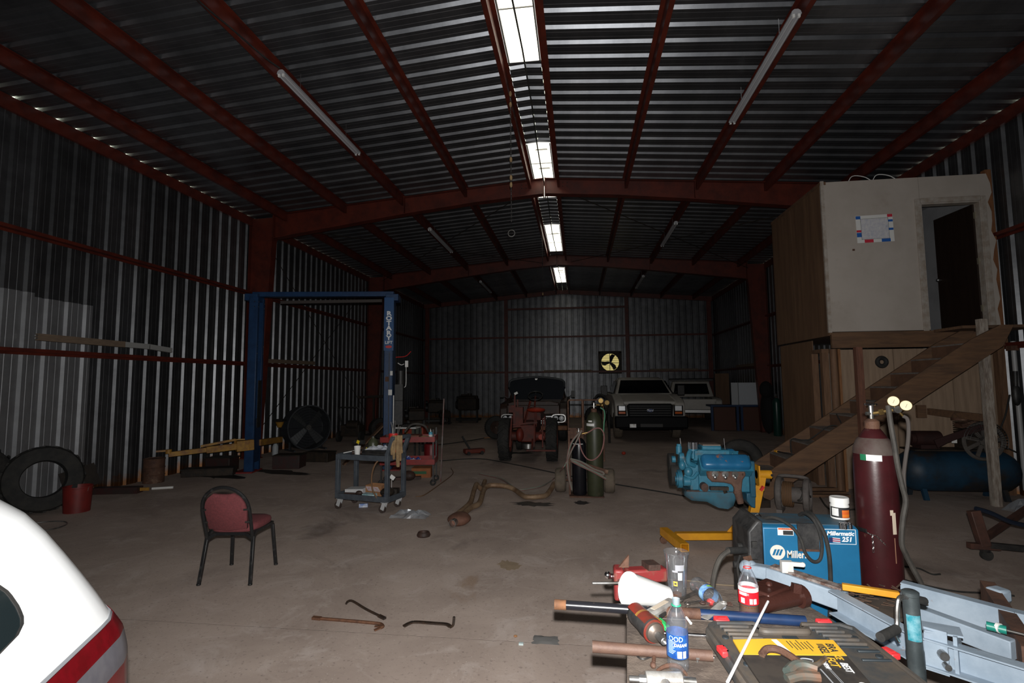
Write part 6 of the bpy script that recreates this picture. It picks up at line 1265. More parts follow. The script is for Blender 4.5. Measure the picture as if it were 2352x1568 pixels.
for x in (-0.07, 0.06, 0.165, 0.30): MB().cyl((x, -0.28, 0.825 if x < 0.2 else 0.80), (x, -0.30, 0.825 if x < 0.2 else 0.80), 0.012, n=6).build('manifold_bolt', rust, en)
mb = MB(); mb.cyl((-0.105, -0.18, 0.66), (-0.105, -0.26, 0.66), 0.042, n=16); mb.build('mount_boss', rust_dark, en)
mb = MB(); mb.box((0.06, -0.21, 0.645), (0.20, 0.05, 0.035)); mb.bar((0.11, -0.2, 0.66), (0.13, -0.22, 0.60), 0.03, 0.03); mb.build('starter_bracket', dark_grime, en)
# front end: timing cover, water pump, pulleys, filler tube
mb = MB(); mb.box((-0.19, 0, 0.74), (0.10, 0.30, 0.26)); mb.cyl((-0.22, 0, 0.86), (-0.33, 0, 0.86), 0.075); mb.tube([(-0.2, -0.1, 0.82), (-0.28, -0.12, 0.86), (-0.3, -0.1, 0.93)], 0.035, 10, k=4); mb.cyl((-0.24, -0.16, 0.70), (-0.32, -0.16, 0.70), 0.05); mb.ell((-0.26, -0.17, 0.80), (0.05, 0.04, 0.05)); mb.build('timing_cover', eng, en, bevel=0.008)
mb = MB(); mb.tube([(-0.18, -0.14, 0.86), (-0.26, -0.18, 0.90), (-0.24, -0.16, 0.99), (-0.20, -0.1, 1.0)], 0.028, 9, k=4); mb.cyl((-0.30, -0.12, 0.94), (-0.35, -0.12, 0.94), 0.05); mb.cyl((-0.38, -0.05, 0.91), (-0.42, -0.05, 0.91), 0.035); mb.ell((-0.32, -0.14, 0.86), (0.04, 0.04, 0.05)); mb.tube([(-0.3, -0.15, 0.76), (-0.22, -0.19, 0.74), (-0.16, -0.19, 0.80)], 0.018, 8, k=3); mb.build('water_pump', eng, en)
mb = MB(); mb.cyl((-0.31, -0.02, 0.70), (-0.36, -0.02, 0.70), 0.095, n=24); mb.cyl((-0.36, -0.02, 0.70), (-0.375, -0.02, 0.70), 0.07, n=20); mb.cyl((-0.375, -0.02, 0.70), (-0.385, -0.02, 0.70), 0.03, n=12); mb.build('crank_damper', eng, en)
mb = MB(); mb.cyl((-0.30, 0.1, 0.73), (-0.42, 0.1, 0.73), 0.125, n=26); mb.cyl((-0.36, 0.12, 0.86), (-0.43, 0.12, 0.86), 0.09, n=20); mb.build('black_pulley', black_rubber, en)
MB().cyl((-0.19, -0.12, 0.93), (-0.19, -0.12, 1.02), 0.022).cyl((-0.19, -0.12, 1.015), (-0.19, -0.12, 1.03), 0.055, n=18).build('filler_tube', eng, en)
mb = MB(); mb.cyl((-0.19, -0.12, 1.03), (-0.19, -0.12, 1.10), 0.047, n=20)
for k in range(10): a = 2*pi*k/10; mb.cyl((-0.19+0.047*math.cos(a), -0.12+0.047*math.sin(a), 1.03), (-0.19+0.047*math.cos(a), -0.12+0.047*math.sin(a), 1.10), 0.008, n=6)
mb.build('chrome_breather', chrome, en)
mb = MB(); mb.box((0.03, 0.02, 0.955), (0.42, 0.2, 0.12)); mb.box((0.03, 0, 1.035), (0.22, 0.2, 0.05)); mb.build('intake_manifold', eng, en, bevel=0.015)
MB().box((0.03, 0, 1.065), (0.20, 0.18, 0.012)).build('carburetor_cover', M('dusty_plate', (0.20, 0.15, 0.12), 0.7), en)
for x in (-0.30, 0.20): MB().cyl((x, -0.02, 1.0), (x-0.01, -0.02, 1.13), 0.005, n=6).build('stud', steel, en)
mb = MB(); mb.cyl((-0.34, -0.08, 0.97), (-0.34, -0.08, 1.05), 0.035, n=12); mb.cyl((-0.34, -0.08, 1.05), (-0.34, -0.08, 1.075), 0.025, n=10); mb.build('thermostat_neck', eng, en)
mb = MB(); mb.box((0.43, 0, 0.74), (0.06, 0.42, 0.36)); mb.prism([(0.36, 0.60), (0.46, 0.60), (0.45, 0.45), (0.41, 0.46), (0.36, 0.52)], -0.02, 0.20, MX); mb.build('bell_housing', M('dark_blue_bell', (0.018, 0.10, 0.165), 0.45, 0, (0.02, 0.07, 0.11), 6), en, bevel=0.01)
# the stand
es = thing('engine_stand', 'yellow wheeled engine stand holding the blue V8', 'stand', (1.5, 5.6, 0), world=True)
yb = yellow_paint
MB().cyl((1.845, 5.75, 0.755), (1.99, 5.75, 0.755), 0.045, n=16).build('swivel_tube', yb, es)
mb = MB(); mb.cyl((1.985, 5.735, 0.755), (1.985, 5.70, 0.755), 0.014, n=8); mb.cyl((1.90, 5.75, 0.70), (1.97, 5.75, 0.69), 0.03); mb.build('lock_hole', black_metal, es)
MB().box((1.852, 5.75, 0.755), (0.014, 0.16, 0.20)).build('mount_plate', yb, es)
MB().bar((1.90, 5.75, 0.73), (1.875, 5.75, 0.60), 0.06, 0.07).build('neck_gusset', yb, es)
MB().bar((1.865, 5.75, 0.64), (1.735, 5.75, 0.10), 0.085, 0.085, up=(1, 0, 0)).build('upright', yb, es, bevel=0.004)
MB().bar((1.86, 5.69, 0.60), (1.89, 5.69, 0.645), 0.04, 0.02).build('red_collar', red_plastic, es)
MB().prism([(1.70, 0.155), (1.70, 0.36), (1.52, 0.155)], -5.755, -5.745, Matrix(((1, 0, 0, 0), (0, 0, -1, 0), (0, 1, 0, 0), (0, 0, 0, 1)))).build('brace_plate', yb, es)
MB().bar((0.985, 5.66, 0.125), (1.80, 5.76, 0.125), 0.08, 0.07).build('main_leg', yb, es, bevel=0.003)
a_, b_ = Vector((0.89, 5.83, 0.125)), Vector((1.00, 5.27, 0.125))
mb = MB(); d_ = (b_-a_).normalized(); sx_ = Vector((0, 0, 1)).cross(d_)
for s in (-1, 1): mb.bar(a_+sx_*0.038*s, b_+sx_*0.038*s, 0.006, 0.076); mb.bar(a_+Vector((0, 0, 0.036*s)), b_+Vector((0, 0, 0.036*s)), 0.07, 0.006)
mb.build('cross_tube', yb, es)
c_, e_ = Vector((1.84, 6.0, 0.125)), Vector((1.80, 5.55, 0.125)); MB().bar(c_, e_, 0.07, 0.07).build('rear_tube', yb, es)
for p in (a_+d_*0.03, b_-d_*0.05, c_, e_):
    cs = MB(); cs.box((p.x, p.y, 0.083), (0.05, 0.05, 0.01)); cs.bar((p.x, p.y-0.022, 0.08), (p.x-0.015, p.y-0.022, 0.04), 0.004, 0.03); cs.bar((p.x, p.y+0.022, 0.08), (p.x-0.015, p.y+0.022, 0.04), 0.004, 0.03)
    o_ = cs.build('caster', rust, es); w_ = MB(); w_.cyl((p.x-0.015, p.y-0.016, 0.038), (p.x-0.015, p.y+0.016, 0.038), 0.038, n=16); w_.v = [es.matrix_basis.inverted() @ q for q in w_.v]; w_.build('caster_wheel', rust, o_)

# ------------------------------------------------------------------ grey hose reel
reel_m = M('dusty_grey_plastic', (0.155, 0.135, 0.125), 0.7, 0, (0.105, 0.092, 0.085), 7, bump=0.15)
rl_ = thing('hose_reel', 'dusty grey hose reel standing on the floor at the foot of the stairs', 'reel', (2.80, 7.30, 0), R(-28))
for i, x in enumerate((-0.16, 0.16)):
    mb = MB(); Fm = xf((x, 0, 0.235), (0, pi/2, 0)); mb.torus((0, 0, 0), 0.205, 0.028, Fm, 32, 8, sy=1.4); mb.bar((x, -0.14, 0.02), (x, 0.14, 0.02), 0.07, 0.05)
    for k in range(3): a = pi*k/3+0.3; p = Fm @ Vector((0.2*math.cos(a), 0.2*math.sin(a), 0)); q = Fm @ Vector((-0.2*math.cos(a), -0.2*math.sin(a), 0)); mb.bar(p, q, 0.03, 0.05, up=(1, 0, 0))
    mb.build('side_wheel', reel_m, rl_)
    MB().lathe([(0.0, 0), (0.17, 0.0), (0.185, 0.01), (0.17, 0.02), (0.05, 0.03), (0, 0.035)], 24, xf((x+(-0.03 if i == 0 else 0.0), 0, 0.235), (0, -pi/2 if i == 0 else pi/2, 0))).build('side_disc', reel_m, rl_) if i == 0 else None
MB().cyl((-0.13, 0, 0.235), (0.13, 0, 0.235), 0.10, n=20).build('drum', reel_m, rl_)
mb = MB()
for k in range(6): mb.torus((-0.115+0.018*k, 0, 0), 0.0, 0.0, None, 3, 3) if False else mb.torus((0, 0, 0), 0.155, 0.010, xf((-0.115+0.02*k, 0, 0.235), (0, pi/2, 0)), 24, 6)
mb.build('wound_hose', hose_brown, rl_)
MB().tube([(-0.17, 0, 0.43), (-0.15, 0.0, 0.465), (0.0, 0, 0.475), (0.15, 0, 0.465), (0.17, 0, 0.43)], 0.022, 8, k=4).build('carry_handle', reel_m, rl_)
MB().tube([(0.05, -0.06, 0.18), (0.09, -0.12, 0.20), (0.12, -0.10, 0.28), (0.10, -0.05, 0.32), (0.13, -0.1, 0.16)], 0.016, 7, k=5).build('loose_hose_end', hose_grey, rl_)
solo(MB().tube([G(1882, 1140, .01), G(1900, 1165, .01), G(1925, 1175, .01), G(1955, 1170, .01), G(1990, 1168, .01)], 0.012, 7, k=6), 'reel_hose', hose_grey, 'grey hose end on the floor right of the hose reel', 'hose')
solo(MB().box(G(1793, 1167)+Vector((0, 0, 0.012)), (0.09, 0.05, 0.024), rot=(0, 0, 0.3)), 'yellow_block', yellow_paint, 'small yellow block on the floor behind the engine stand', 'block')
solo(MB().box((2.35, 7.6, 0.05), (0.45, 0.2, 0.10), rot=(0, 0, 0.2)).cyl((2.2, 7.5, 0.10), (2.5, 7.6, 0.10), 0.05), 'dark_jack', dark_grime, 'low dark greasy jack on the floor behind the engine stand', 'jack')

# ------------------------------------------------------------------ blue welder
wblue = M('welder_blue', (0.014, 0.145, 0.30), 0.42, 0, (0.012, 0.125, 0.26), 4)
wdark = M('welder_dusty_top', (0.035, 0.10, 0.15), 0.6, 0, (0.07, 0.06, 0.055), 5)
wpl = M('welder_black_front', (0.014, 0.014, 0.015), 0.5, 0, (0.045, 0.043, 0.042), 9, bump=0.15)
we = thing('wire_welder', 'blue wire-feed welder with white lettering and black front panel', 'welder', (1.28, 3.33, 0), world=True)
WX0, WX1, WY0, WY1, WZ0, WZ1 = 1.042, 1.556, 3.18, 3.47, 0.20, 0.905
mb = MB(); pr = [(WY0, WZ0), (WY1, WZ0), (WY1, WZ1-0.02), (WY1-0.02, WZ1), (WY0+0.03, WZ1), (WY0, WZ1-0.012)]
mb.prism(pr, WX0, WX1, Matrix(((0, 0, 1, 0), (1, 0, 0, 0), (0, 1, 0, 0), (0, 0, 0, 1)))); mb.build('cabinet', wblue, we, bevel=0.006)
MB().box(((WX0+WX1)/2, (WY0+WY1)/2+0.01, WZ1+0.002), (WX1-WX0-0.02, WY1-WY0-0.05, 0.005)).build('dusty_top', wdark, we)
mb = MB(); mb.prism([(-0.09, 0.16), (0.0, 0.16), (0.0, 0.93), (-0.03, 0.935), (-0.085, 0.87)], WY0-0.01, WY1+0.015, Matrix(((1, 0, 0, WX0), (0, 0, 1, 0), (0, 1, 0, 0), (0, 0, 0, 1)))); mb.build('front_panel', wpl, we, bevel=0.012)
for z in (0.80, 0.70, 0.62): MB().box((WX0-0.055, WY0-0.015, z), (0.03, 0.02, 0.035)).build('side_catch', black_rubber, we)
mb = MB(); mb.cyl((WX0-0.09, WY0+0.05, 0.62), (WX0-0.13, WY0+0.05, 0.62), 0.03); mb.cyl((WX0-0.08, WY0+0.12, 0.74), (WX0-0.11, WY0+0.12, 0.74), 0.025); mb.cyl((WX0-0.09, WY0+0.18, 0.62), (WX0-0.12, WY0+0.18, 0.62), 0.02); mb.build('front_knob', black_rubber, we)
MB().box((1.285, WY0-0.003, 0.845), (0.115, 0.008, 0.155)).build('door_latch_recess', wpl, we); MB().box((1.285, WY0-0.008, 0.775), (0.105, 0.006, 0.012)).build('latch_edge', rust, we)
WM = lambda x, z, d=0.002: Matrix(((1, 0, 0, x), (0, 0, -1, WY0-d), (0, 1, 0, z), (0, 0, 0, 1)))
MB().lathe([(0.041, 0), (0.041, 0.0015)], 30, WM(1.116, 0.757)).build('logo_disc', M('cream_print', (0.72, 0.66, 0.58), 0.6), we)
mb = MB()
for k in range(3): x = -0.017+0.017*k; mb.prism([(x-0.013, -0.017), (x-0.001, -0.017), (x+0.013, 0.017), (x+0.001, 0.017)], 0.0015, 0.003, WM(1.116, 0.757))
mb.build('logo_stripes', wblue, we)
text('Miller.', 0.056, WM(1.218, 0.746), 0.0008, 0.0012, sx=0.74).build('maker_lettering', bpy.data.materials['cream_print'], we, sm=0)
tk = text('Millermatic', 0.032, WM(1.457, 0.870), 0.0008, 0.0010, shear=0.2).build('model_lettering', ink_white, we, sm=0)
text('251', 0.036, WM(1.490, 0.838), 0.0008, 0.0012, shear=0.2).build('model_number', ink_white, we, sm=0)
mb = MB()
for a, b, c_, d_ in ((1.457, 0.813, 0.165, 0.0025), (1.457, 0.893, 0.165, 0.0025), (1.376, 0.853, 0.0025, 0.08), (1.538, 0.853, 0.0025, 0.08)): mb.box((a, WY0-0.001, b), (c_, 0.002, d_))
mb.build('model_border', ink_white, we)
for k in range(5): MB().box((1.435, WY0-0.002, 0.823+0.0055*k), (0.040, 0.002, 0.003), rot=(0, R(4), 0)).build('flag_stripe', red_plastic if k % 2 else ink_white, we)
MB().box((1.407, WY0-0.0015, 0.834), (0.022, 0.002, 0.026)).build('flag_field', M('flag_blue', (0.015, 0.02, 0.09), 0.5), we)
MB().box((1.165, WY0-0.001, 0.873), (0.086, 0.002, 0.042)).build('warning_label', paper, we); MB().box((1.165, WY0-0.002, 0.888), (0.080, 0.002, 0.009)).build('warning_strip', M('orange_print', (0.62, 0.10, 0.02), 0.6), we); MB().box((1.178, WY0-0.002, 0.867), (0.054, 0.002, 0.024)).build('warning_text_block', ink, we)
text('WARNING', 0.0085, WM(1.165, 0.888, 0.0035), 0.0003).build('warning_lettering', ink, we, sm=0)
for x in (WX0+0.08, WX1-0.06): MB().cyl((x, WY0+0.0, 0.10), (x, WY0+0.03, 0.10), 0.10, n=22).cyl((x, WY1-0.03, 0.10), (x, WY1, 0.10), 0.10, n=22).build('wheel', black_rubber, we)
MB().box(((WX0+WX1)/2, (WY0+WY1)/2, 0.185), (0.66, 0.27, 0.03)).build('running_gear', wpl, we)
for i, (lab, pts, r_) in enumerate((('black cable looped over the side of the blue welder', [V(1735, 1196, 3.36), V(1775, 1188, 3.25), V(1815, 1207, 3.165), V(1838, 1235, 3.15), V(1850, 1270, 3.15), V(1868, 1289, 3.15), V(1884, 1283, 3.15), V(1888, 1250, 3.15), V(1880, 1215, 3.16), V(1866, 1190, 3.19), V(1848, 1178, 3.30), V(1836, 1182, 3.38)], 0.0095),
        ('thicker black cable hanging down the right half of the blue welder', [V(1838, 1183, 3.40), V(1858, 1177, 3.32), V(1874, 1192, 3.19), V(1893, 1225, 3.155), V(1903, 1265, 3.15), V(1907, 1310, 3.15), V(1908, 1370, 3.15), V(1906, 1420, 3.15)], 0.012))):
    solo(MB().tube(pts, r_, 8, k=7), 'welder_cable', black_rubber, lab, 'cable')
t = thing('welding_gun_cable', 'black gun cable bending down from the welder front', 'cable', V(1640, 1340, 3.1), world=True)
MB().cyl(V(1712, 1263, 3.15), V(1672, 1264, 3.08), 0.019, n=12).build('strain_relief', black_rubber, t); MB().tube([V(1676, 1264, 3.08), V(1658, 1277, 3.06), V(1646, 1300, 3.05), V(1639, 1330, 3.05), V(1636, 1362, 3.05)], 0.014, 8, k=6).build('cable', hose_grey, t)
solo(MB().tube([V(1700, 1275, 3.12), V(1694, 1300, 3.1), V(1700, 1340, 3.1), V(1712, 1350, 3.1), V(1718, 1310, 3.1), V(1708, 1280, 3.12)], 0.006, 6, k=6), 'thin_cable', black_rubber, 'thin dark cable hanging at the welder front beside the gun cable', 'cable')
solo(MB().tube([G(1475, 1325, .01), G(1600, 1335, .01), G(1650, 1342, .01), G(1700, 1345, .01)], 0.006, 6, k=6), 'extension_lead', M('tan_cord', (0.35, 0.27, 0.18), 0.7), 'thin tan cord on the floor behind the bench', 'cord')
# tub of hand cleaner / compound and loose sockets on the welder
tubp = Vector((1.545, 3.36, WZ1+0.006))
t = thing('compound_tub', 'white plastic tub with black and orange label on the blue welder', 'tub', tubp)
MB().lathe([(0.046, 0), (0.050, 0.004), (0.050, 0.078), (0.047, 0.086), (0.047, 0.094)], 24).build('body', white_plastic, t); MB().lathe([(0.0515, 0.094), (0.0515, 0.122), (0.048, 0.126), (0.03, 0.124), (0.0, 0.122)], 24).build('lid', white_plastic, t)
def wrap(r, a0, a1, z0, z1, n=14):
    mb = MB()
    for k in range(n+1):
        a = R(a0+(a1-a0)*k/n); mb.v += [Vector((r*math.cos(a), r*math.sin(a), z0)), Vector((r*math.cos(a), r*math.sin(a), z1))]
    mb.f = [(2*k, 2*k+2, 2*k+3, 2*k+1) for k in range(n)]; return mb
wrap(0.0505, 180, 360, 0.012, 0.072).build('label_band', ink, t); wrap(0.0510, 258, 312, 0.014, 0.058).build('orange_panel', M('orange_label', (0.70, 0.22, 0.02), 0.5, 0, (0.62, 0.06, 0.02), 18, stretch=(0.1, 0.1, 3)), t); wrap(0.0510, 195, 238, 0.022, 0.066).build('white_panel', paper, t)
for i, (px, py) in enumerate(((1932, 1213), (1941, 1214), (1953, 1213))):
    p = G(px, py, WZ1+0.005); o = solo(MB().lathe([(0.011, 0), (0.011, 0.022), (0.009, 0.024), (0.009, 0.032), (0.006, 0.032), (0.006, 0.01), (0, 0.01)], 12), 'chrome_socket', chrome, ('leftmost', 'middle', 'rightmost')[i]+' of the three chrome sockets on the blue welder', 'socket', 'sockets on the welder'); o.location = p
solo(MB().tube([G(1735, 1184, .92), G(1742, 1180, .93), G(1748, 1186, .92)], 0.004, 6, k=4), 'clear_clip', chrome, 'shiny bent clip at the back left corner of the welder top', 'clip')

# ------------------------------------------------------------------ maroon cylinder with regulator
maroon = M('maroon_cylinder_paint', (0.048, 0.009, 0.011), 0.32, 0, (0.037, 0.008, 0.009), 6, bump=0.05, c3=(0.11, 0.06, 0.045), s3=14, m3=(0.68, 0.76))
MCX, MCY = 1.742, 3.335
# keep the welder clear of it: the cylinder stands just beyond the right end of the bench
mc = gas_cyl('argon_cylinder', 'large maroon gas cylinder standing beside the blue welder', (MCX, MCY, 0.0), 0.110, 1.455, maroon, rust)
MB().lathe([(0.1065, 1.300), (0.1045, 1.335), (0.088, 1.378), (0.070, 1.40)], 30, None, False, False).build('grey_shoulder_band', M('dusty_grey_shoulder', (0.085, 0.065, 0.055), 0.7, 0, (0.055, 0.028, 0.024), 6), mc)
wrap(0.1112, 205, 262, 1.268, 1.303).build('paper_label', paper, mc); wrap(0.1116, 205, 222, 1.268, 1.303).build('green_corner', M('label_green', (0.01, 0.16, 0.07), 0.5), mc)
for a, z0, z1, w in ((285, 0.86, 0.98, 6), (279, 0.965, 0.995, 5), (283, 0.70, 0.84, 1.5)): wrap(0.1106, a-w, a+w, z0, z1, 4).build('paint_chip', M('chip_cream_%d' % int(z0*100), (0.55, 0.46, 0.36) if w > 2 else (0.26, 0.13, 0.08), 0.7), mc)
rp = V(2060, 940, 3.27)
t = thing('argon_regulator', 'regulator with two cream dial gauges on the maroon cylinder', 'regulator', tuple(rp), world=True)
MB().cyl((MCX, MCY, 1.535), rp, 0.010, n=10).cyl(Vector((MCX, MCY, 1.535)).lerp(rp, 0.3), Vector((MCX, MCY, 1.535)).lerp(rp, 0.5), 0.018, n=6).build('inlet_nut', brass, t)
MB().cyl(rp+Vector((0, 0.03, 0)), rp+Vector((0, -0.012, 0.0)), 0.021, n=18).build('body', steel, t)
dial = M('cream_dial', (0.62, 0.50, 0.28), 0.4, 0.0)
for px, py in ((2052, 921), (2081, 931)):
    c = V(px, py, 3.235); d = (CAM-c).normalized(); d = (d+Vector((0.05, 0, 0.1))).normalized()
    MB().cyl(c+Vector((0, 0.03, -0.005)), rp, 0.006, n=6).build('stem', brass, t)
    g = MB().lathe([(0.028, 0), (0.031, 0.004), (0.031, 0.026), (0.028, 0.028), (0.028, 0.024)], 24, frame(c-d*0.026, c), True, False).build('gauge_case', brass, t)
    mb = MB().lathe([(0.0, 0.0), (0.0285, 0.0)], 24, frame(c-d*0.001, c), False, False); mb.v = [t.matrix_basis.inverted() @ q for q in mb.v]; mb.build('dial_face', dial, g)
    mb = MB().bar(c+Vector((-0.003, 0, -0.012)), c+Vector((0.006, -0.001, 0.008)), 0.0015, 0.001); mb.v = [t.matrix_basis.inverted() @ q for q in mb.v]; mb.build('needle', ink, g)
MB().cyl(rp, V(2074, 955, 3.270), 0.007, n=8).build('outlet', brass, t)
solo(MB().tube([V(2074, 955, 3.270), V(2084, 962, 3.260), V(2087, 985, 3.250), V(2085, 1020, 3.250), V(2081, 1045, 3.250), V(2076, 1090, 3.250), V(2078, 1130, 3.245)], 0.0105, 8, k=6), 'regulator_hose', M('flaking_hose', (0.06, 0.05, 0.045), 0.7, 0, (0.55, 0.42, 0.28), 30, mix=(0.68, 0.72)), 'flaking dark hose hanging from the gauges of the maroon cylinder', 'hose')
solo(MB().tube([V(2040, 932, 3.250), V(2046, 975, 3.220), V(2054, 1020, 3.210), V(2062, 1070, 3.205), V(2072, 1115, 3.205), V(2080, 1150, 3.205), V(2074, 1190, 3.200), V(2071, 1245, 3.200), V(2082, 1275, 3.210), V(2100, 1310, 3.220), V(2118, 1345, 3.230), V(2122, 1375, 3.230)], 0.0145, 8, k=6), 'grey_cylinder_hose', hose_grey, 'thick grey hose draped down the right side of the maroon cylinder', 'hose')
cn = thing('safety_chain', 'steel chain hung across the maroon cylinder', 'chain', (MCX, MCY-0.112, 0.9), world=True)
mb = MB(); pts = smooth_path([V(1975, 1215, 3.290), V(2003, 1228, 3.223), V(2012, 1230, 3.223), V(2030, 1247, 3.225), V(2048, 1262, 3.240), V(2068, 1268, 3.260)], 5)
pts2 = [V(2004, 1229, 3.222), V(2005, 1242, 3.222), V(2006, 1255, 3.222), V(2006, 1268, 3.222)]
for P in (pts, smooth_path(pts2, 2)):
    for k, (a, b) in enumerate(zip(P, P[1:])):
        mm = frame(a, b) @ Matrix.Translation((0, 0, (b-a).length/2)) @ Matrix.Rotation(pi/2*(k % 2), 4, 'Z') @ Matrix.Rotation(pi/2, 4, 'Y') @ Matrix.Diagonal((1.0, 0.5, 1, 1)); mb.torus((0, 0, 0), (b-a).length*0.62, 0.0016, mm, 10, 4)
tag(mb.build('chain_links', steel, cn), kind='stuff')
MB().bar(V(1968, 1212, 3.31), V(1990, 1219, 3.230), 0.006, 0.02).build('holder_strap', black_metal, cn)
# folded engine hoist at the right edge
eh = thing('engine_hoist', 'dark folded engine hoist with a caster at the right edge of the floor', 'hoist', (4.2, 5.6, 0), world=True)
hb = M('dark_rust_hoist', (0.10, 0.045, 0.032), 0.6, 0.1, (0.06, 0.03, 0.024), 7)
MB().bar((3.80, 5.62, 0.46), (3.86, 5.60, 0.13), 0.07, 0.09, up=(1, 0, 0)).build('upright_leg', hb, eh, bevel=0.006)
MB().bar((3.72, 5.60, 0.135), (3.98, 5.60, 0.125), 0.06, 0.05).build('cross_plate', hb, eh); MB().bar((3.86, 5.60, 0.145), (4.9, 5.45, 0.10), 0.05, 0.05).build('long_leg', black_metal, eh); MB().bar((4.0, 5.8, 0.15), (4.8, 6.3, 0.35), 0.05, 0.05).build('long_leg', hb, eh)
o_ = MB().box((3.86, 5.6, 0.10), (0.06, 0.05, 0.05)).build('caster_fork', black_metal, eh); MB().cyl((3.87, 5.58, 0.05), (3.87, 5.62, 0.05), 0.05, n=18).build('caster_wheel', black_rubber, eh)
MB().tube([(3.82, 5.62, 0.48), (3.95, 5.62, 0.44), (4.15, 5.62, 0.35), (4.45, 5.60, 0.31), (4.8, 5.58, 0.32)], 0.022, 8, k=6).build('boom_tube', M('dark_navy_tube', (0.012, 0.018, 0.032), 0.4), eh)
MB().box((4.75, 5.5, 0.4), (0.16, 0.3, 0.8)).build('mast', black_metal, eh, bevel=0.01)
MB().cyl((4.7, 5.48, 0.0), (4.7, 5.48, 0.12), 0.05).build('foot', black_metal, eh)
for i, (lab, pts) in enumerate((('upper thin black cord on the floor right of the maroon cylinder', [(2075, 1300), (2110, 1305), (2140, 1318), (2160, 1318)]), ('lower thin black cord on the floor right of the maroon cylinder', [(2075, 1330), (2130, 1345), (2200, 1358), (2280, 1362), (2330, 1368)]))):
    solo(MB().tube([G(x, y, .008) for x, y in pts], 0.007, 6, k=6), 'extension_lead', black_rubber, lab, 'cord')
for i, (x, y, lab) in enumerate(((2190, 1335, 'left of the three'), (2128, 1340, 'middle of the three'), (2292, 1352, 'right of the three'))): pass
# ------------------------------------------------------------------ workbench in the right foreground
bench_m = M('greasy_bench_wood', (0.15, 0.118, 0.095), 0.75, 0, (0.085, 0.065, 0.053), 12, bump=0.4, bscale=60, c3=(0.34, 0.31, 0.28), s3=70, m3=(0.66, 0.70))
BT = 0.80
be = thing('work_bench', 'greasy worn wooden workbench covered with tools in the right foreground', 'workbench', (0.55, 1.8, 0), world=True)
edge = [(0.085, 1.15), (0.93, 1.15), (0.975, 2.22), (0.90, 2.47), (0.207, 2.52)]
def clip(y0, y1):    # board between two depths
    def xl(y): return 0.085+(y-1.15)/(2.52-1.15)*(0.207-0.085)
    def xr(y): return 0.93+(y-1.15)*0.042 if y < 2.22 else 0.975-(y-2.22)/0.25*0.075
    ys = [y0]+([2.22] if y0 < 2.22 < y1 else [])+[y1]
    return [(xl(y0), y0)]+[(xr(y), y) for y in ys]+[(xl(y1), y1)]
for y0, y1 in ((1.15, 1.42), (1.424, 1.66), (1.664, 1.90), (1.904, 2.16), (2.164, 2.49)):
    MB().prism(clip(y0, y1), BT-0.045, BT).build('bench_board', bench_m, be, bevel=0.003)
MB().bar((0.14, 1.2, BT-0.09), (0.25, 2.45, BT-0.09), 0.04, 0.08).build('side_apron', wood, be)
for x, y in ((0.16, 1.25), (0.28, 2.38), (0.86, 1.25), (0.86, 2.30)): MB().box((x, y, (BT-0.045)/2), (0.08, 0.08, BT-0.045)).build('leg', wood, be)
MB().bar((0.86, 1.2, BT-0.09), (0.88, 2.3, BT-0.09), 0.04, 0.08).build('side_apron', wood, be)

# pipes
t = thing('breaker_pipe', 'long cheater pipe, black then blue, overhanging the bench with a rusty end', 'pipe', (0.35, 2.18, 0.82), world=True)
pz = BT+0.020
pa, pb = Vector((-0.113, 2.197, pz)), Vector((0.845, 2.153, pz)); pl = lambda f: pa.lerp(pb, f)
MB().cyl(pl(0.03), pl(0.44), 0.0185, n=18).build('black_pipe', M('chipped_black_paint', (0.016, 0.016, 0.02), 0.28, 0.1, (0.16, 0.11, 0.09), 30, mix=(0.66, 0.72)), t)
MB().cyl(pl(0.0), pl(0.05), 0.0198, n=18).build('rusty_end', M('orange_rust', (0.22, 0.095, 0.04), 0.8, 0, (0.13, 0.06, 0.03), 25), t)
MB().cyl(pl(0.43), pl(0.60), 0.0205, n=18).build('coupling', rust, t)
MB().cyl(pl(0.59), pl(1.0), 0.0195, n=18).build('blue_pipe', M('dark_blue_paint', (0.010, 0.026, 0.075), 0.35, 0, (0.012, 0.032, 0.09), 20), t)
t = thing('iron_pipe', 'brown iron pipe overhanging the near left bench edge', 'pipe', (0.23, 1.87, 0.82), world=True)
pa2, pb2 = Vector((0.033, 1.872, BT+0.020)), Vector((0.43, 1.858, BT+0.019))
mb = MB(); Fm = frame(pa2, pb2); L = (pb2-pa2).length; mb.lathe([(0.015, 0.0), (0.0195, 0.0), (0.019, 0.02), (0.0175, L*0.7), (0.0175, L), (0.014, L), (0.014, 0.0), (0.015, 0)], 18, Fm, False, False); mb.build('pipe', M('brown_iron', (0.12, 0.068, 0.048), 0.65, 0.1, (0.10, 0.055, 0.04), 20, bump=0.15), t)
MB().lathe([(0.0, 0.02), (0.0145, 0.02)], 14, Fm, False, False).build('bore', black_metal, t)
for i, (a, b, lab) in enumerate((((1515, 1453), (1628, 1460), 'upper chrome extension bar between water bottle and grey case'), ((1535, 1500), (1640, 1510), 'lower chrome extension bar between water bottle and grey case'))):
    A, B = G(*a, BT+0.009), G(*b, BT+0.009); t = thing('extension_bar', lab, 'tool', A.lerp(B, 0.5), world=True)
    MB().cyl(A, B, 0.0065, n=12).build('shaft', chrome, t); MB().cyl(A, A.lerp(B, 0.12), 0.009, n=12).build('socket_end', chrome, t)
solo(MB().cyl(G(1602, 1520, BT), G(1602, 1520, BT)+Vector((0, 0, 0.016)), 0.004).cyl(G(1602, 1520, BT)+Vector((0, 0, 0.012)), G(1602, 1520, BT)+Vector((0, 0, 0.018)), 0.01, n=6), 'loose_bolt', steel, 'small loose bolt on the bench below the lower extension bar', 'bolt')

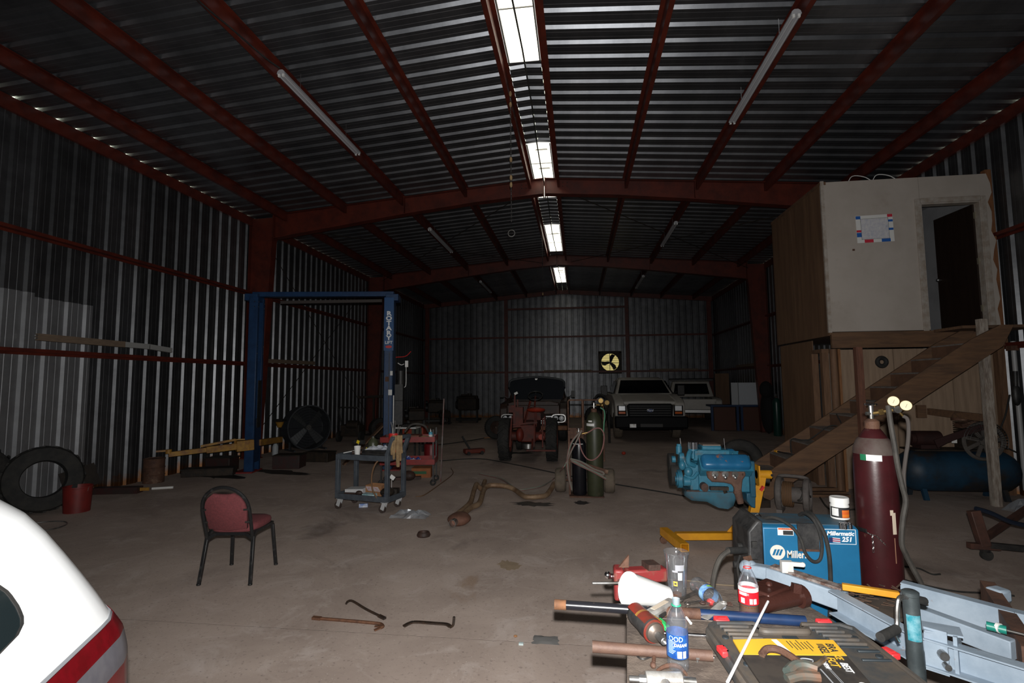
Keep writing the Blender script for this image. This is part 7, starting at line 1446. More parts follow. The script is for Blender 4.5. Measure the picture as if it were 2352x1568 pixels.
# bottles and cups
def bottle(name, label, p, prof, mat=None, m=None):
    t = thing(name, label, 'bottle', p)
    if m is not None: t.matrix_basis = m; t.location = m.translation; t.rotation_mode = 'XYZ'; t.rotation_euler = m.to_euler()
    MB().lathe(prof, 28, None, True, False).build('shell', mat or clear, t, sm=60); return t
bp = [(0.020, 0.006), (0.030, 0.0), (0.0345, 0.010), (0.0345, 0.03), (0.033, 0.036), (0.0345, 0.042), (0.0345, 0.120), (0.033, 0.128), (0.0345, 0.136), (0.032, 0.155), (0.024, 0.178), (0.0145, 0.196), (0.0128, 0.202), (0.0128, 0.222), (0.011, 0.222)]
blue_label = M('deep_blue_label', (0.010, 0.045, 0.20), 0.3, 0, (0.02, 0.11, 0.34), 26)
wbp = Vector((0.308, 1.803, BT))
wbt = bottle('water_bottle', 'upright clear water bottle with a blue label and green neck ring', wbp, bp)
fa = math.degrees(math.atan2(CAM.y-wbp.y, CAM.x-wbp.x))    # direction facing the photographer
wrap(0.0352, 0, 360, 0.045, 0.118, 30).build('label_band', blue_label, wbt)
def bent(body, size, r, az, z, sx=1.0, bold=0.0004, space=1.0):   # lettering wrapped round a cylinder
    w = lambda p: Vector((r*math.cos(R(az)+p.x/r), r*math.sin(R(az)+p.x/r), z+p.y))
    return text(body, size, None, 0.0, bold, space=space, sx=sx, warp=w)
bent('DASANI', 0.0135, 0.0356, fa+18, 0.088, 0.9).build('lettering', ink_white, wbt, sm=0)
bent('OOD', 0.022, 0.0354, fa-8, 0.106, 0.9).build('pale_numerals', M('pale_blue_print', (0.35, 0.5, 0.72), 0.5), wbt, sm=0)
mb = MB()
for k in range(9): q = wrap(0.0355, fa-52, fa-22+6*((k*7) % 3), 0.060+0.0045*k, 0.0622+0.0045*k, 6); mb.add(q.v, q.f)
mb.build('fine_print_lines', bpy.data.materials['pale_blue_print'], wbt); 
for a0, a1 in ((fa-2, fa+22), (fa+28, fa+46)): wrap(0.0355, a0, a1, 0.049, 0.070, 6).build('white_panel', paper, wbt)
MB().torus((0, 0, 0.2015), 0.0138, 0.0024, None, 20, 6).build('neck_ring', M('green_ring', (0.02, 0.30, 0.16), 0.4), wbt); MB().lathe([(0.0126, 0.204), (0.0126, 0.2215)], 18, None, False, False).build('neck_tint', CLEAR('teal_tint', (0.25, 0.55, 0.58), 0.7), wbt)
cp_ = [(0.022, 0.006), (0.032, 0.0), (0.0365, 0.012), (0.0365, 0.025), (0.0345, 0.04), (0.037, 0.055), (0.038, 0.10), (0.036, 0.125), (0.028, 0.155), (0.017, 0.178), (0.0135, 0.184), (0.0135, 0.203), (0.0115, 0.203)]
cbp = Vector((0.665, 2.232, BT)); cbt = bottle('soda_bottle', 'upright soda bottle with a red label and red neck ring behind the grey case', cbp, cp_)
fa2 = math.degrees(math.atan2(CAM.y-cbp.y, CAM.x-cbp.x))
redl = M('red_label', (0.62, 0.012, 0.022), 0.35)
wrap(0.0386, 0, 360, 0.052, 0.100, 30).build('label_band', redl, cbt); wrap(0.0383, 0, 360, 0.100, 0.116, 30).build('white_band', paper, cbt)
mb = MB()
for k in range(5): q = wrap(0.0389, fa2-60, fa2-10+12*(k % 2), 0.086+0.0035*k*0.7, 0.0873+0.0035*k*0.7, 6); mb.add(q.v, q.f)
mb.build('fine_print_lines', ink_white, cbt)
for a0, a1 in ((fa2-45, fa2-22), (fa2+5, fa2+22), (fa2+27, fa2+46)): wrap(0.0389, a0, a1, 0.056, 0.076, 5).build('white_panel', paper, cbt)
MB().torus((0, 0, 0.185), 0.0142, 0.0022, None, 20, 6).build('neck_ring', red_plastic, cbt); MB().lathe([(0.0, 0.008), (0.034, 0.008), (0.035, 0.045), (0.0, 0.045)], 20).build('soda_rest', M('brown_soda', (0.12, 0.05, 0.02), 0.2), cbt)
# lying water bottle
A, B = Vector((0.505, 2.437, BT+0.036)), Vector((0.568, 2.212, BT+0.030))
lbt = bottle('water_bottle', 'crumpled clear water bottle lying on its side behind the wrenches', A, bp, None, frame(A, B))
lm_ = wrap(0.0353, 0, 360, 0.088, 0.125, 24); lm_.build('label_band', M('pale_blue_label', (0.05, 0.13, 0.42), 0.35, 0, (0.30, 0.55, 0.78), 20), lbt)
MB().lathe([(0.0353, 0), (0.0353, 0.001)], 3).build('x', paper) and None
bpy.data.objects.remove(bpy.data.objects['x'], do_unlink=True)
wrap(0.0357, 60, 100, 0.098, 0.114, 6).build('green_dot', M('label_lime', (0.25, 0.5, 0.08), 0.5), lbt); MB().lathe([(0.0138, 0.2025), (0.0138, 0.214), (0.010, 0.2225)], 18, None, False, False).build('neck_ring', M('pale_grey_neck', (0.6, 0.64, 0.67), 0.3), lbt)
# tall clear cup
cpp = Vector((0.413, 2.375, BT)); cu_ = thing('plastic_cup', 'tall clear plastic cup with coloured print standing on the bench', 'cup', cpp)
MB().lathe([(0.0, 0.004), (0.032, 0.004), (0.034, 0.0), (0.036, 0.002), (0.0385, 0.05), (0.040, 0.055), (0.0475, 0.165), (0.0505, 0.172), (0.0525, 0.188), (0.0545, 0.190), (0.0545, 0.194), (0.0515, 0.194)], 32, None, False, False).build('shell', clear, cu_, sm=60)
fa3 = math.degrees(math.atan2(CAM.y-cpp.y, CAM.x-cpp.x))
def cupr(z): return 0.0388+(z-0.05)*0.0775
def cup_patch(a0, a1, z0, z1, mat, nm):
    mb = MB(); n = 8
    for k in range(n+1):
        a = R(fa3+a0+(a1-a0)*k/n); mb.v += [Vector((cupr(z0)*1.012*math.cos(a), cupr(z0)*1.012*math.sin(a), z0)), Vector((cupr(z1)*1.012*math.cos(a), cupr(z1)*1.012*math.sin(a), z1))]
    mb.f = [(2*k, 2*k+2, 2*k+3, 2*k+1) for k in range(n)]; mb.build(nm, mat, cu_)
pinkp = CLEAR('pink_print', (0.75, 0.35, 0.45), 0.6); cup_patch(-8, 40, 0.125, 0.150, pinkp, 'pink_print'); cup_patch(-25, 5, 0.118, 0.126, pinkp, 'pink_print'); cup_patch(5, 30, 0.085, 0.118, CLEAR('white_print', (0.7, 0.7, 0.72), 0.45), 'white_print')
cup_patch(-22, 2, 0.060, 0.080, M('yellow_print', (0.75, 0.50, 0.06), 0.5), 'yellow_square'); cup_patch(-17, -3, 0.066, 0.074, ink, 'dark_mark')
# foam cup on its side
A, B = V(1441, 1352, 2.235), V(1532, 1371, 2.315)
fc_ = thing('foam_cup', 'large white foam cup lying on its side against the red vise', 'cup', A); fm2 = frame(A, B); fc_.matrix_basis = fm2; fc_.location = A; fc_.rotation_euler = fm2.to_euler()
MB().lathe([(0.0, 0.018), (0.0595, 0.016), (0.0605, 0.0), (0.067, -0.002), (0.0695, 0.004), (0.069, 0.012), (0.066, 0.016), (0.0435, 0.195), (0.041, 0.198), (0.0, 0.197)], 36, None, False, False).build('shell', foam, fc_, sm=50)
# vise on the far left corner
vr = M('worn_red_vise', (0.20, 0.022, 0.022), 0.5, 0.05, (0.17, 0.055, 0.04), 14, mix=(0.52, 0.62))
vi = thing('bench_vise', 'red bench vise at the far left corner of the workbench', 'vise', (0.26, 2.47, BT), world=True)
MB().box((0.265, 2.465, BT+0.012), (0.16, 0.09, 0.024)).build('base', vr, vi, bevel=0.006)
MB().bar((0.20, 2.455, BT+0.055), (0.385, 2.515, BT+0.05), 0.065, 0.06).build('body', vr, vi, bevel=0.01)
MB().box((0.166, 2.435, BT+0.030), (0.045, 0.085, 0.135)).build('front_jaw', vr, vi, bevel=0.01)
MB().bar((0.29, 2.475, BT+0.095), (0.345, 2.495, BT+0.093), 0.07, 0.025).build('jaw_plate', rust_dark, vi)
MB().prism([(-0.02, 0), (0.028, 0), (0.03, 0.055)], -0.006, 0.006, xf((0.185, 2.44, BT+0.095), (pi/2, 0, 0.2))).build('jaw_fin', rust, vi)
MB().cyl((0.148, 2.428, BT+0.06), (0.118, 2.418, BT+0.06), 0.011, n=10).ell((0.117, 2.418, BT+0.066), (0.016, 0.016, 0.016), 10, 6).build('screw_end', chrome, vi)
MB().cyl((0.045, 2.30, BT+0.072), (0.155, 2.325, BT+0.068), 0.006, n=8).build('handle_bar', steel, vi)
MB().cyl((0.155, 2.325, BT+0.068), (0.166, 2.40, BT+0.055), 0.006, n=8).build('handle_bend', steel, vi)
# impact wrench
A, B = Vector((0.200, 2.09, BT+0.048)), Vector((0.268, 1.925, BT+0.040)); Fg = frame(A, B) @ Matrix.Scale(0.86, 4)
iw = thing('impact_wrench', 'red and black impact wrench lying with its chrome anvil towards the camera', 'impact wrench', A, world=True)
redw = M('worn_red_plastic', (0.20, 0.022, 0.014), 0.5, 0, (0.12, 0.028, 0.018), 20)
MB().lathe([(0.0, -0.012), (0.028, -0.01), (0.038, 0.004), (0.043, 0.03), (0.043, 0.09), (0.047, 0.12), (0.047, 0.155), (0.042, 0.165)], 22, Fg).build('rear_housing', wpl, iw, sm=50)
mb = MB(); 
for k in range(9): a = R(40+100*k/8); mb.v += [Fg @ Vector((0.0445*math.cos(a), 0.0445*math.sin(a), 0.0)), Fg @ Vector((0.0465*math.cos(a), 0.0465*math.sin(a), 0.09)), Fg @ Vector((0.0485*math.cos(a), 0.0485*math.sin(a), 0.155))]
for k in range(8): mb.f += [(3*k, 3*k+3, 3*k+4, 3*k+1), (3*k+1, 3*k+4, 3*k+5, 3*k+2)]
mb.build('red_cover', redw, iw)
mb = MB()
for k in range(9): a = R(38+104*k/8); mb.v += [Fg @ Vector((0.0475*math.cos(a), 0.0475*math.sin(a), 0.072)), Fg @ Vector((0.0482*math.cos(a), 0.0482*math.sin(a), 0.088))]
mb.f = [(2*k, 2*k+2, 2*k+3, 2*k+1) for k in range(8)]; mb.build('yellow_band', yellow_worn, iw)
MB().torus((0, 0, 0.166), 0.043, 0.006, Fg, 24, 6).build('red_ring', redw, iw)
MB().lathe([(0.043, 0.165), (0.038, 0.182), (0.024, 0.192), (0.016, 0.196)], 22, Fg, False, True).build('hammer_case', M('grey_case_steel', (0.16, 0.13, 0.11), 0.4, 0.6), iw)
MB().lathe([(0.0155, 0.192), (0.0155, 0.245), (0.0125, 0.247), (0.0125, 0.235), (0, 0.235)], 16, Fg, False, False).build('anvil_socket', steel, iw)
hA = Fg @ Vector((-0.02, -0.03, 0.07)); MB().bar(Vector((0.235, 2.09, BT+0.035)), Vector((0.285, 2.045, BT+0.020)), 0.045, 0.038).build('handle', yellow_worn, iw, bevel=0.008)
# grey pneumatic tool behind it
A, B = G(1487, 1418, BT+0.03), G(1545, 1384, BT+0.03)
at = thing('air_ratchet', 'worn silver air tool lying between impact wrench and water bottle', 'tool', A.lerp(B, 0.5), world=True); silver = M('worn_silver_paint', (0.42, 0.41, 0.39), 0.4, 0.4, (0.25, 0.23, 0.21), 16)
MB().bar(A, B, 0.042, 0.040).build('body', silver, at, bevel=0.010); MB().bar(A.lerp(B, 0.2)+Vector((0, 0, 0.021)), A.lerp(B, 0.75)+Vector((0, 0, 0.021)), 0.018, 0.002).build('plate', M('tan_plate', (0.5, 0.42, 0.33), 0.6), at); MB().bar(A.lerp(B, 0.3)+Vector((0.01, -0.022, -0.004)), A.lerp(B, 0.55)+Vector((0.01, -0.022, -0.004)), 0.012, 0.012).build('trigger', black_metal, at)
t = thing('screwdriver', 'screwdriver with a bright green handle beside the impact wrench', 'screwdriver', G(1525, 1435, BT), world=True)
MB().bar(G(1513, 1424, BT+0.014), G(1534, 1444, BT+0.012), 0.024, 0.022).build('handle', M('bright_green', (0.03, 0.42, 0.11), 0.4), t, bevel=0.006); MB().cyl(G(1513, 1424, BT+0.012), G(1504, 1412, BT+0.010), 0.004, n=8).build('shaft', steel, t)
# silver drill at the frame's bottom edge
A, B = Vector((0.190, 1.683, BT+0.024)), Vector((0.300, 1.690, BT+0.024))
t = thing('air_drill', 'silver air tool with a hose fitting at the near left of the bench', 'tool', A.lerp(B, 0.5), world=True)
MB().cyl(A, B, 0.024, n=20).build('barrel', silver, t, bevel=0.003); MB().cyl(A-Vector((0.05, 0, 0)), A, 0.009, n=10).cyl(A-Vector((0.02, 0, 0)), A, 0.014, n=8).build('hose_fitting', steel, t); MB().cyl(B, B+Vector((0.04, 0.002, -0.002)), 0.012, n=12).build('chuck', steel, t); MB().cyl(A.lerp(B, 0.5)+Vector((0, -0.02, -0.0)), A.lerp(B, 0.55)+Vector((0.0, -0.10, -0.004)), 0.016, n=12).build('handle', silver, t)
# hooks and rusty bits
t = thing('rusty_hook', 'rusty curved hook on the bench in front of the water bottle', 'hook', G(1540, 1535, BT), world=True)
MB().tube([G(1510, 1539, BT+0.009), G(1525, 1531, BT+0.010), G(1545, 1527, BT+0.011), G(1563, 1533, BT+0.010), G(1577, 1549, BT+0.006)], 0.0065, 8, k=6, rr=lambda q: 0.0045+0.003*math.sin(pi*q)).build('hook', rust, t)
solo(MB().cyl(G(1503, 1503, BT+0.010), G(1501, 1522, BT+0.009), 0.0065, n=10).ell(G(1500, 1527, BT+0.010), (0.010, 0.013, 0.010), 10, 6), 'rusty_pin', rust, 'short rusty pin standing left of the water bottle base', 'pin')
solo(MB().tube([G(1457, 1499, BT+0.004), G(1468, 1510, BT+0.004), G(1480, 1513, BT+0.004), G(1496, 1507, BT+0.004)], 0.003, 6, k=5), 'wire_hook', black_metal, 'thin black bent wire on the bench below the iron pipe', 'wire')
def wrench(label, a, b, mat, r=0.006):
    A, B = Vector(a), Vector(b); t = thing('wrench', label, 'wrench', A.lerp(B, 0.5), world=True, group='wrenches piled behind the pipe'); d = (B-A).normalized(); sd = Vector((-d.y, d.x, 0))
    MB().bar(A, B, r*2, r*1.1).build('shank', mat, t); MB().torus((0, 0, 0), r*1.7, r*0.7, Matrix.Translation(A), 14, 6).build('ring_end', mat, t); MB().bar(B-d*0.004+sd*r*1.2, B+d*0.018+sd*r*1.4, r, r*1.1).bar(B-d*0.004-sd*r*1.2, B+d*0.018-sd*r*1.4, r, r*1.1).build('open_jaw', mat, t)
dkst = M('oily_tool_steel', (0.15, 0.13, 0.115), 0.4, 0.7, (0.08, 0.07, 0.06), 20)
wrench('longest dark wrench behind the clear cup', (0.41, 2.32, BT+0.012), (0.50, 2.40, BT+0.016), dkst, 0.0075)
wrench('dark wrench lying flat in front of the clear cup', (0.44, 2.30, BT+0.006), (0.53, 2.335, BT+0.008), dkst)
wrench('dark wrench nearest the pipe coupling', (0.43, 2.25, BT+0.006), (0.54, 2.27, BT+0.006), dkst)
wrench('brown wrench reaching to the red cap', (0.50, 2.295, BT+0.014), (0.60, 2.30, BT+0.012), rust_dark)
solo(MB().bar((0.37, 2.33, BT+0.012), (0.42, 2.37, BT+0.015), 0.03, 0.024), 'rusty_block', rust, 'rusty block behind the foam cup base', 'block', bevel=0.003)
solo(MB().ell(G(1632, 1382, BT+0.014), (0.017, 0.017, 0.014), 14, 8), 'plastic_plug', red_plastic, 'round red cap among the wrenches', 'cap')
t = thing('putty_knife', 'grey flat scraper leaning on the blue pipe', 'scraper', G(1645, 1405, BT), world=True)
A, B = V(1662, 1384, 2.23), V(1618, 1420, 2.13); MB().bar(A, B, 0.030, 0.004).build('blade', silver, t); MB().torus((0, 0, 0), 0.010, 0.004, Matrix.Translation(A), 14, 6).build('hang_ring', silver, t)
t = thing('marker', 'short white plastic stick right of the water bottle', 'stick', G(1578, 1420, BT), world=True); MB().cyl(G(1572, 1412, BT+0.012), G(1587, 1431, BT+0.010), 0.005, n=10).build('barrel', white_plastic, t)
# rusty trailer hitch part
rb = M('red_brown_oiled_steel', (0.055, 0.020, 0.015), 0.35, 0.2, (0.055, 0.020, 0.015), 12, bump=0.2)
hp = thing('hitch_part', 'red-brown rusty tubular hitch part at the back of the bench', 'hitch', (0.8, 2.33, BT), world=True)
A, B = Vector((0.70, 2.235, BT+0.035)), Vector((0.905, 2.345, BT+0.038)); MB().cyl(A, B, 0.032, n=20).build('tube', rb, hp)
MB().cyl(B-(B-A).normalized()*0.02, B+(B-A).normalized()*0.012, 0.045, n=20).build('flange', rb, hp)
MB().bar((0.715, 2.29, BT+0.05), (0.835, 2.385, BT+0.055), 0.11, 0.05).build('side_block', rb, hp, bevel=0.008); MB().ell((0.78, 2.335, BT+0.085), (0.014, 0.014, 0.012), 8, 5).build('bolt_head', rb, hp); MB().bar((0.878, 2.32, BT+0.06), (0.885, 2.325, BT+0.095), 0.03, 0.03).build('lug', rb, hp)
# tool case
case_m = M('dusty_grey_case', (0.040, 0.047, 0.052), 0.6, 0, (0.092, 0.075, 0.060), 5, mix=(0.42, 0.62), bump=0.1)
slot_m = M('dark_grey_slot', (0.028, 0.036, 0.042), 0.5)
CO = Vector((0.437, 2.028, BT)); cang = math.atan2(0.042, 0.528)
tc_ = thing('tool_case', 'dusty dark grey blow-moulded tool case with red latches on the bench', 'case', CO, cang)
CWd, CLn, CH = 0.53, 0.50, 0.062
notch = [(0.0, -0.03), (0.03, 0.0), (0.175, 0.0), (0.19, -0.02), (0.195, -0.05), (0.335, -0.05), (0.34, -0.02), (0.355, 0.0), (0.50, 0.0), (0.53, -0.03), (0.53, -CLn), (0.0, -CLn)]
MB().prism(notch, 0.0, CH-0.012).build('shell', case_m, tc_, bevel=0.012)
cx, cy = 0.265, -0.25
mb = MB(); o = notch; q = [(cx+(x-cx)*0.965, cy+(y-cy)*0.965) for x, y in o]; r_ = [(cx+(x-cx)*0.925, cy+(y-cy)*0.925) for x, y in o]
mb.rings([[(x, y, CH-0.014) for x, y in q], [(x, y, CH) for x, y in q], [(x, y, CH) for x, y in r_], [(x, y, CH-0.009) for x, y in r_]], False, False); mb.rings([[(x, y, CH-0.009) for x, y in r_]]*1, True, False) if False else None; mb.build('raised_rim', case_m, tc_, sm=0)
for x0, x1 in ((0.05, 0.155), (0.365, 0.465)):
    for k in range(5): MB().box(((x0+x1)/2+0.008*k*(1 if x0 > 0.2 else 0.6), -0.035-0.028*k, CH-0.008), (x1-x0, 0.014, 0.012)).build('raised_rib', slot_m if k % 1 else case_m, tc_, bevel=0.004)
for x0, x1 in ((0.05, 0.155), (0.365, 0.465)):
    for k in range(5): MB().box(((x0+x1)/2+0.008*k*(1 if x0 > 0.2 else 0.6), -0.049-0.028*k, CH-0.0105), (x1-x0-0.01, 0.008, 0.004)).build('rib_slot', slot_m, tc_)
MB().tube([(0.185, -0.065, CH-0.006), (0.20, -0.078, CH-0.004), (0.265, -0.08, CH-0.003), (0.33, -0.078, CH-0.004), (0.345, -0.065, CH-0.006)], 0.013, 10, k=4).build('handle_rib', case_m, tc_)
MB().box((0.265, -0.115, CH-0.009), (0.05, 0.035, 0.006)).build('handle_pad', slot_m, tc_, bevel=0.003)
for x, y in ((0.045, -0.11), (0.485, -0.10), (0.49, -0.22), (0.05, -0.28)): MB().cyl((x, y, CH-0.012), (x, y, CH-0.007), 0.011, n=14).build('screw_boss', slot_m, tc_)
MB().box((0.475, -0.19, CH-0.009), (0.07, 0.012, 0.007)).build('raised_rib', slot_m, tc_, bevel=0.003); MB().box((0.47, -0.245, CH-0.009), (0.10, 0.010, 0.007)).build('raised_rib', slot_m, tc_, bevel=0.003)
latch = M('bright_red_latch', (0.66, 0.035, 0.04), 0.45)
for i, (x, y, w, h_, rz) in enumerate(((0.072, 0.004, 0.052, 0.028, 0), (0.435, -0.002, 0.052, 0.022, 0), (0.004, -0.205, 0.028, 0.048, 0.1), (0.535, -0.20, 0.032, 0.052, 0.25))):
    lt = MB().box((x, y, CH-0.004 if i < 2 else CH-0.010), (w, h_, 0.020), rot=(R(12) if i < 2 else 0, 0, rz)).build('latch', latch, tc_, bevel=0.004)
    MB().box((x, y-0.004, CH+0.0075 if i < 2 else CH+0.0015), (w*0.55, h_*0.4, 0.003), rot=(0, 0, rz)).build('latch_lip', latch, lt)
# parts box lying on the case
PM = Matrix.Translation(CO) @ Matrix.Rotation(cang, 4, 'Z')
bz = CH+0.0005
pbx = thing('brake_parts_box', 'flattened yellow and black parts box lying on the grey tool case', 'box', CO, cang)
xl0, xr0 = 0.048, 0.385
yb_ = M('carton_yellow', (0.78, 0.44, 0.035), 0.5); bb_ = M('carton_black', (0.022, 0.021, 0.021), 0.5, 0, (0.05, 0.042, 0.036), 8)
# outline measured on the case: far edge y=-0.155, yellow down to y=-0.245
MB().prism([(0.052, -0.160), (0.17, -0.150), (0.385, -0.152), (0.372, -0.250), (0.044, -0.254)], bz, bz+0.006).build('yellow_flap', yb_, pbx)
MB().prism([(0.044, -0.2545), (0.372, -0.2505), (0.352, -0.40), (0.345, -0.47), (0.035, -0.47)], bz, bz+0.005).build('black_panel', bb_, pbx)
TP = Matrix.Translation((0, 0, bz+0.0066))
MB().box((0.193, -0.20, bz+0.0063), (0.018, 0.088, 0.0008), rot=(0, 0, 0.10)).build('white_label_strip', paper, pbx)
for k in range(7): MB().box((0.225+0.011*k, -0.187-0.006*(k % 3), bz+0.0063), (0.0025, 0.045+0.012*(k % 2), 0.0008)).build('fine_print_line', ink, pbx)
for k in range(6): MB().box((0.315+0.0035*k, -0.192, bz+0.0063), (0.0018, 0.024, 0.0008)).build('logo_stripe', ink, pbx)
rot = Matrix.Rotation(R(-100), 4, 'Z')
def lay(body, size, x, y, mat, nm, sx=1.0, dz=0.0): text(body, size, Matrix.Translation((x, y, bz+0.0068+dz)) @ rot, 0.0003, 0.0006, sx=sx).build(nm, mat, pbx, sm=0)
lay('BRA', 0.034, 0.350, -0.205, ink, 'lettering', 0.85); lay('KE', 0.030, 0.338, -0.262, yb_, 'lettering', 0.85); lay('BEST', 0.030, 0.329, -0.322, ink_white, 'lettering', 0.85)
lay('SEL', 0.036, 0.316, -0.222, ink, 'lettering', 0.85); lay('ECT', 0.036, 0.304, -0.292, yb_, 'lettering', 0.85); lay('NEW', 0.018, 0.275, -0.31, ink_white, 'lettering')
MB().tube([(0.20, -0.285, bz+0.006), (0.225, -0.272, bz+0.006), (0.25, -0.28, bz+0.006), (0.24, -0.295, bz+0.006), (0.21, -0.297, bz+0.006)], 0.0016, 5, k=4).build('printed_rotor', M('grey_print', (0.3, 0.31, 0.33), 0.5), pbx)
for x in (0.245, 0.27, 0.275): MB().box((x, -0.38, bz+0.0055), (0.004 if x < 0.25 else 0.0015, 0.10, 0.0008), rot=(0, 0, -0.05)).build('silver_line', bpy.data.materials['grey_print'], pbx)
MB().cyl((0.325, -0.41, bz+0.005), (0.325, -0.41, bz+0.0065), 0.012, n=16).build('round_mark', paper, pbx)
# rusty puller on the box
t = thing('brake_tool', 'rusty two-armed puller tool lying on the yellow and black box', 'tool', PM @ Vector((0.2, -0.34, bz)), world=True)
pz_ = lambda x, y, z: PM @ Vector((x, y, bz+z))
MB().tube([pz_(0.10, -0.268, 0.012), pz_(0.125, -0.252, 0.022), pz_(0.155, -0.262, 0.026), pz_(0.175, -0.30, 0.026), pz_(0.185, -0.345, 0.026)], 0.011, 8, k=5).build('left_arm', rust, t)
MB().tube([pz_(0.292, -0.275, 0.010), pz_(0.265, -0.305, 0.014), pz_(0.235, -0.335, 0.02), pz_(0.20, -0.350, 0.024)], 0.0075, 8, k=5).build('right_arm', M('bright_worn_steel', (0.32, 0.26, 0.21), 0.35, 0.6, (0.15, 0.09, 0.06), 16), t)
MB().tube([pz_(0.13, -0.375, 0.016), pz_(0.16, -0.355, 0.024), pz_(0.19, -0.352, 0.026), pz_(0.22, -0.365, 0.022)], 0.016, 9, k=4).tube([pz_(0.115, -0.40, 0.012), pz_(0.16, -0.392, 0.018), pz_(0.21, -0.398, 0.018)], 0.014, 9, k=4).build('yoke', M('green_grey_casting', (0.075, 0.095, 0.085), 0.5, 0.2, (0.15, 0.08, 0.05), 9), t)
# white rod leaning across
solo(MB().cyl(G(1671, 1566, BT+0.078), V(1764, 1381, 2.14), 0.0045, n=10), 'white_rod', M('white_rod', (0.80, 0.79, 0.80), 0.4), 'thin white rod leaning across the grey case to the hitch part', 'rod')

# ------------------------------------------------------------------ light blue trailer tongue
tblue = M('flaking_light_blue_paint', (0.33, 0.40, 0.475), 0.6, 0, (0.25, 0.315, 0.385), 5, bump=0.15, c3=(0.24, 0.14, 0.09), s3=9, m3=(0.64, 0.70))
trust = M('rusty_channel_inside', (0.13, 0.062, 0.038), 0.75, 0, (0.07, 0.038, 0.028), 7, bump=0.3)
tl_ = thing('boat_trailer_tongue', 'flaking light blue trailer frame with coupler and tongue jack', 'trailer', (1.4, 2.4, 0), world=True)
MB().bar((0.985, 2.945, 0.715), (1.245, 2.70, 0.69), 0.085, 0.085).build('tongue_beam', tblue, tl_, bevel=0.006)
mb = MB(); P = smooth_path([Vector((1.0, 2.93, 0.762)), Vector((1.09, 2.84, 0.757)), Vector((1.17, 2.77, 0.75)), Vector((1.24, 2.705, 0.743))], 4)
for a, b in zip(P, P[1:]): mb.bar(a, b, 0.055, 0.012)
mb.build('rusted_weld_strip', M('flaked_rust_paint', (0.30, 0.26, 0.24), 0.7, 0, (0.11, 0.06, 0.045), 26, bump=0.4), tl_)
MB().bar((0.915, 3.00, 0.715), (1.01, 2.92, 0.725), 0.07, 0.065).ell((0.905, 3.01, 0.72), (0.05, 0.05, 0.045)).build('coupler', tblue, tl_, bevel=0.01)
mb = MB(); mb.box((1.045, 2.86, 0.785), (0.055, 0.03, 0.055)); mb.bar((1.05, 2.86, 0.80), (1.12, 2.85, 0.80), 0.012, 0.02); mb.ell((1.12, 2.85, 0.80), (0.013, 0.013, 0.013), 8, 5); mb.build('coupler_latch', white_paint, tl_)
MB().bar((0.90, 3.02, 0.78), (0.925, 2.985, 0.68), 0.03, 0.03).build('safety_hook', rust, tl_)
nA, nB, nC, nD = Vector((1.19, 2.665, 0.70)), Vector((1.315, 2.30, 0.685)), Vector((1.66, 1.98, 0.685)), Vector((2.3, 1.45, 0.685))
for a, b in ((nA, nB), (nB, nC), (nC, nD)):
    mb = MB(); d = (b-a).normalized(); s_ = Vector((0, 0, 1)).cross(d).normalized()
    for zz in (-0.05, 0.05): mb.bar(a+s_*-0.02+Vector((0, 0, zz)), b+s_*-0.02+Vector((0, 0, zz)), 0.05, 0.006)
    mb.bar(a+s_*0.005, b+s_*0.005, 0.006, 0.106); mb.build('near_rail', tblue, tl_)
fA, fB, fC = Vector((1.25, 2.74, 0.70)), Vector((1.55, 2.80, 0.705)), Vector((1.84, 2.53, 0.695))
for a, b in ((fB, fC), (fC, Vector((2.4, 2.1, 0.69)))): MB().bar(a, b, 0.05, 0.10).build('far_rail', tblue, tl_)
mb = MB(); mb.prism([(1.215, 2.72), (1.56, 2.83), (1.47, 2.56), (1.30, 2.50)], 0.675, 0.69); mb.build('gusset_plate', M('grimy_gusset', (0.09, 0.068, 0.052), 0.7, 0, (0.05, 0.04, 0.033), 9), tl_)
MB().bar((1.48, 2.60, 0.69), (1.66, 2.30, 0.685), 0.05, 0.075).build('middle_rail', tblue, tl_, bevel=0.004)
MB().bar((1.97, 2.86, 0.70), (1.66, 2.22, 0.685), 0.055, 0.10).build('cross_member', trust, tl_); MB().box((1.945, 2.76, 0.725), (0.075, 0.07, 0.06), rot=(0, 0, 0.4)).build('bracket_cap', tblue, tl_, bevel=0.012)
mb = MB(); mb.box((1.345, 2.235, 0.70), (0.07, 0.012, 0.16), rot=(0, 0, R(-40))); mb.box((1.42, 2.235, 0.70), (0.012, 0.10, 0.14), rot=(0, 0, R(-40))); mb.prism([(1.33, 2.33), (1.46, 2.28), (1.42, 2.20), (1.31, 2.24)], 0.765, 0.772); mb.build('jack_bracket', tblue, tl_)
mb = MB(); mb.cyl((1.35, 2.215, 0.70), (1.345, 2.19, 0.70), 0.016, n=10); mb.cyl((1.36, 2.215, 0.66), (1.355, 2.19, 0.66), 0.012, n=8); mb.build('bracket_bolts', steel, tl_)
jm = M('worn_zinc_tube', (0.11, 0.13, 0.135), 0.38, 0.5, (0.065, 0.08, 0.085), 7)
jb_, jt_ = Vector((1.205, 2.10, 0.06)), Vector((1.189, 2.10, 0.968))
MB().lathe([(0.027, 0), (0.027, 0.70), (0.0255, 0.71), (0.0255, 0.89), (0.0275, 0.892), (0.0275, 0.905), (0.02, 0.91)], 22, frame(jb_, jt_)).build('jack_tube', jm, tl_)
MB().cyl((1.205, 2.10, 0.0), jb_, 0.05, 0.03, n=16).build('jack_foot', jm, tl_)
mb = wrap(0.0268, 200, 300, 0.74, 0.83, 8); mb.v = [frame(jb_, jt_) @ q for q in mb.v]; mb.build('teal_decal', M('teal_decal', (0.02, 0.22, 0.28), 0.5, 0, (0.18, 0.38, 0.44), 30), tl_)
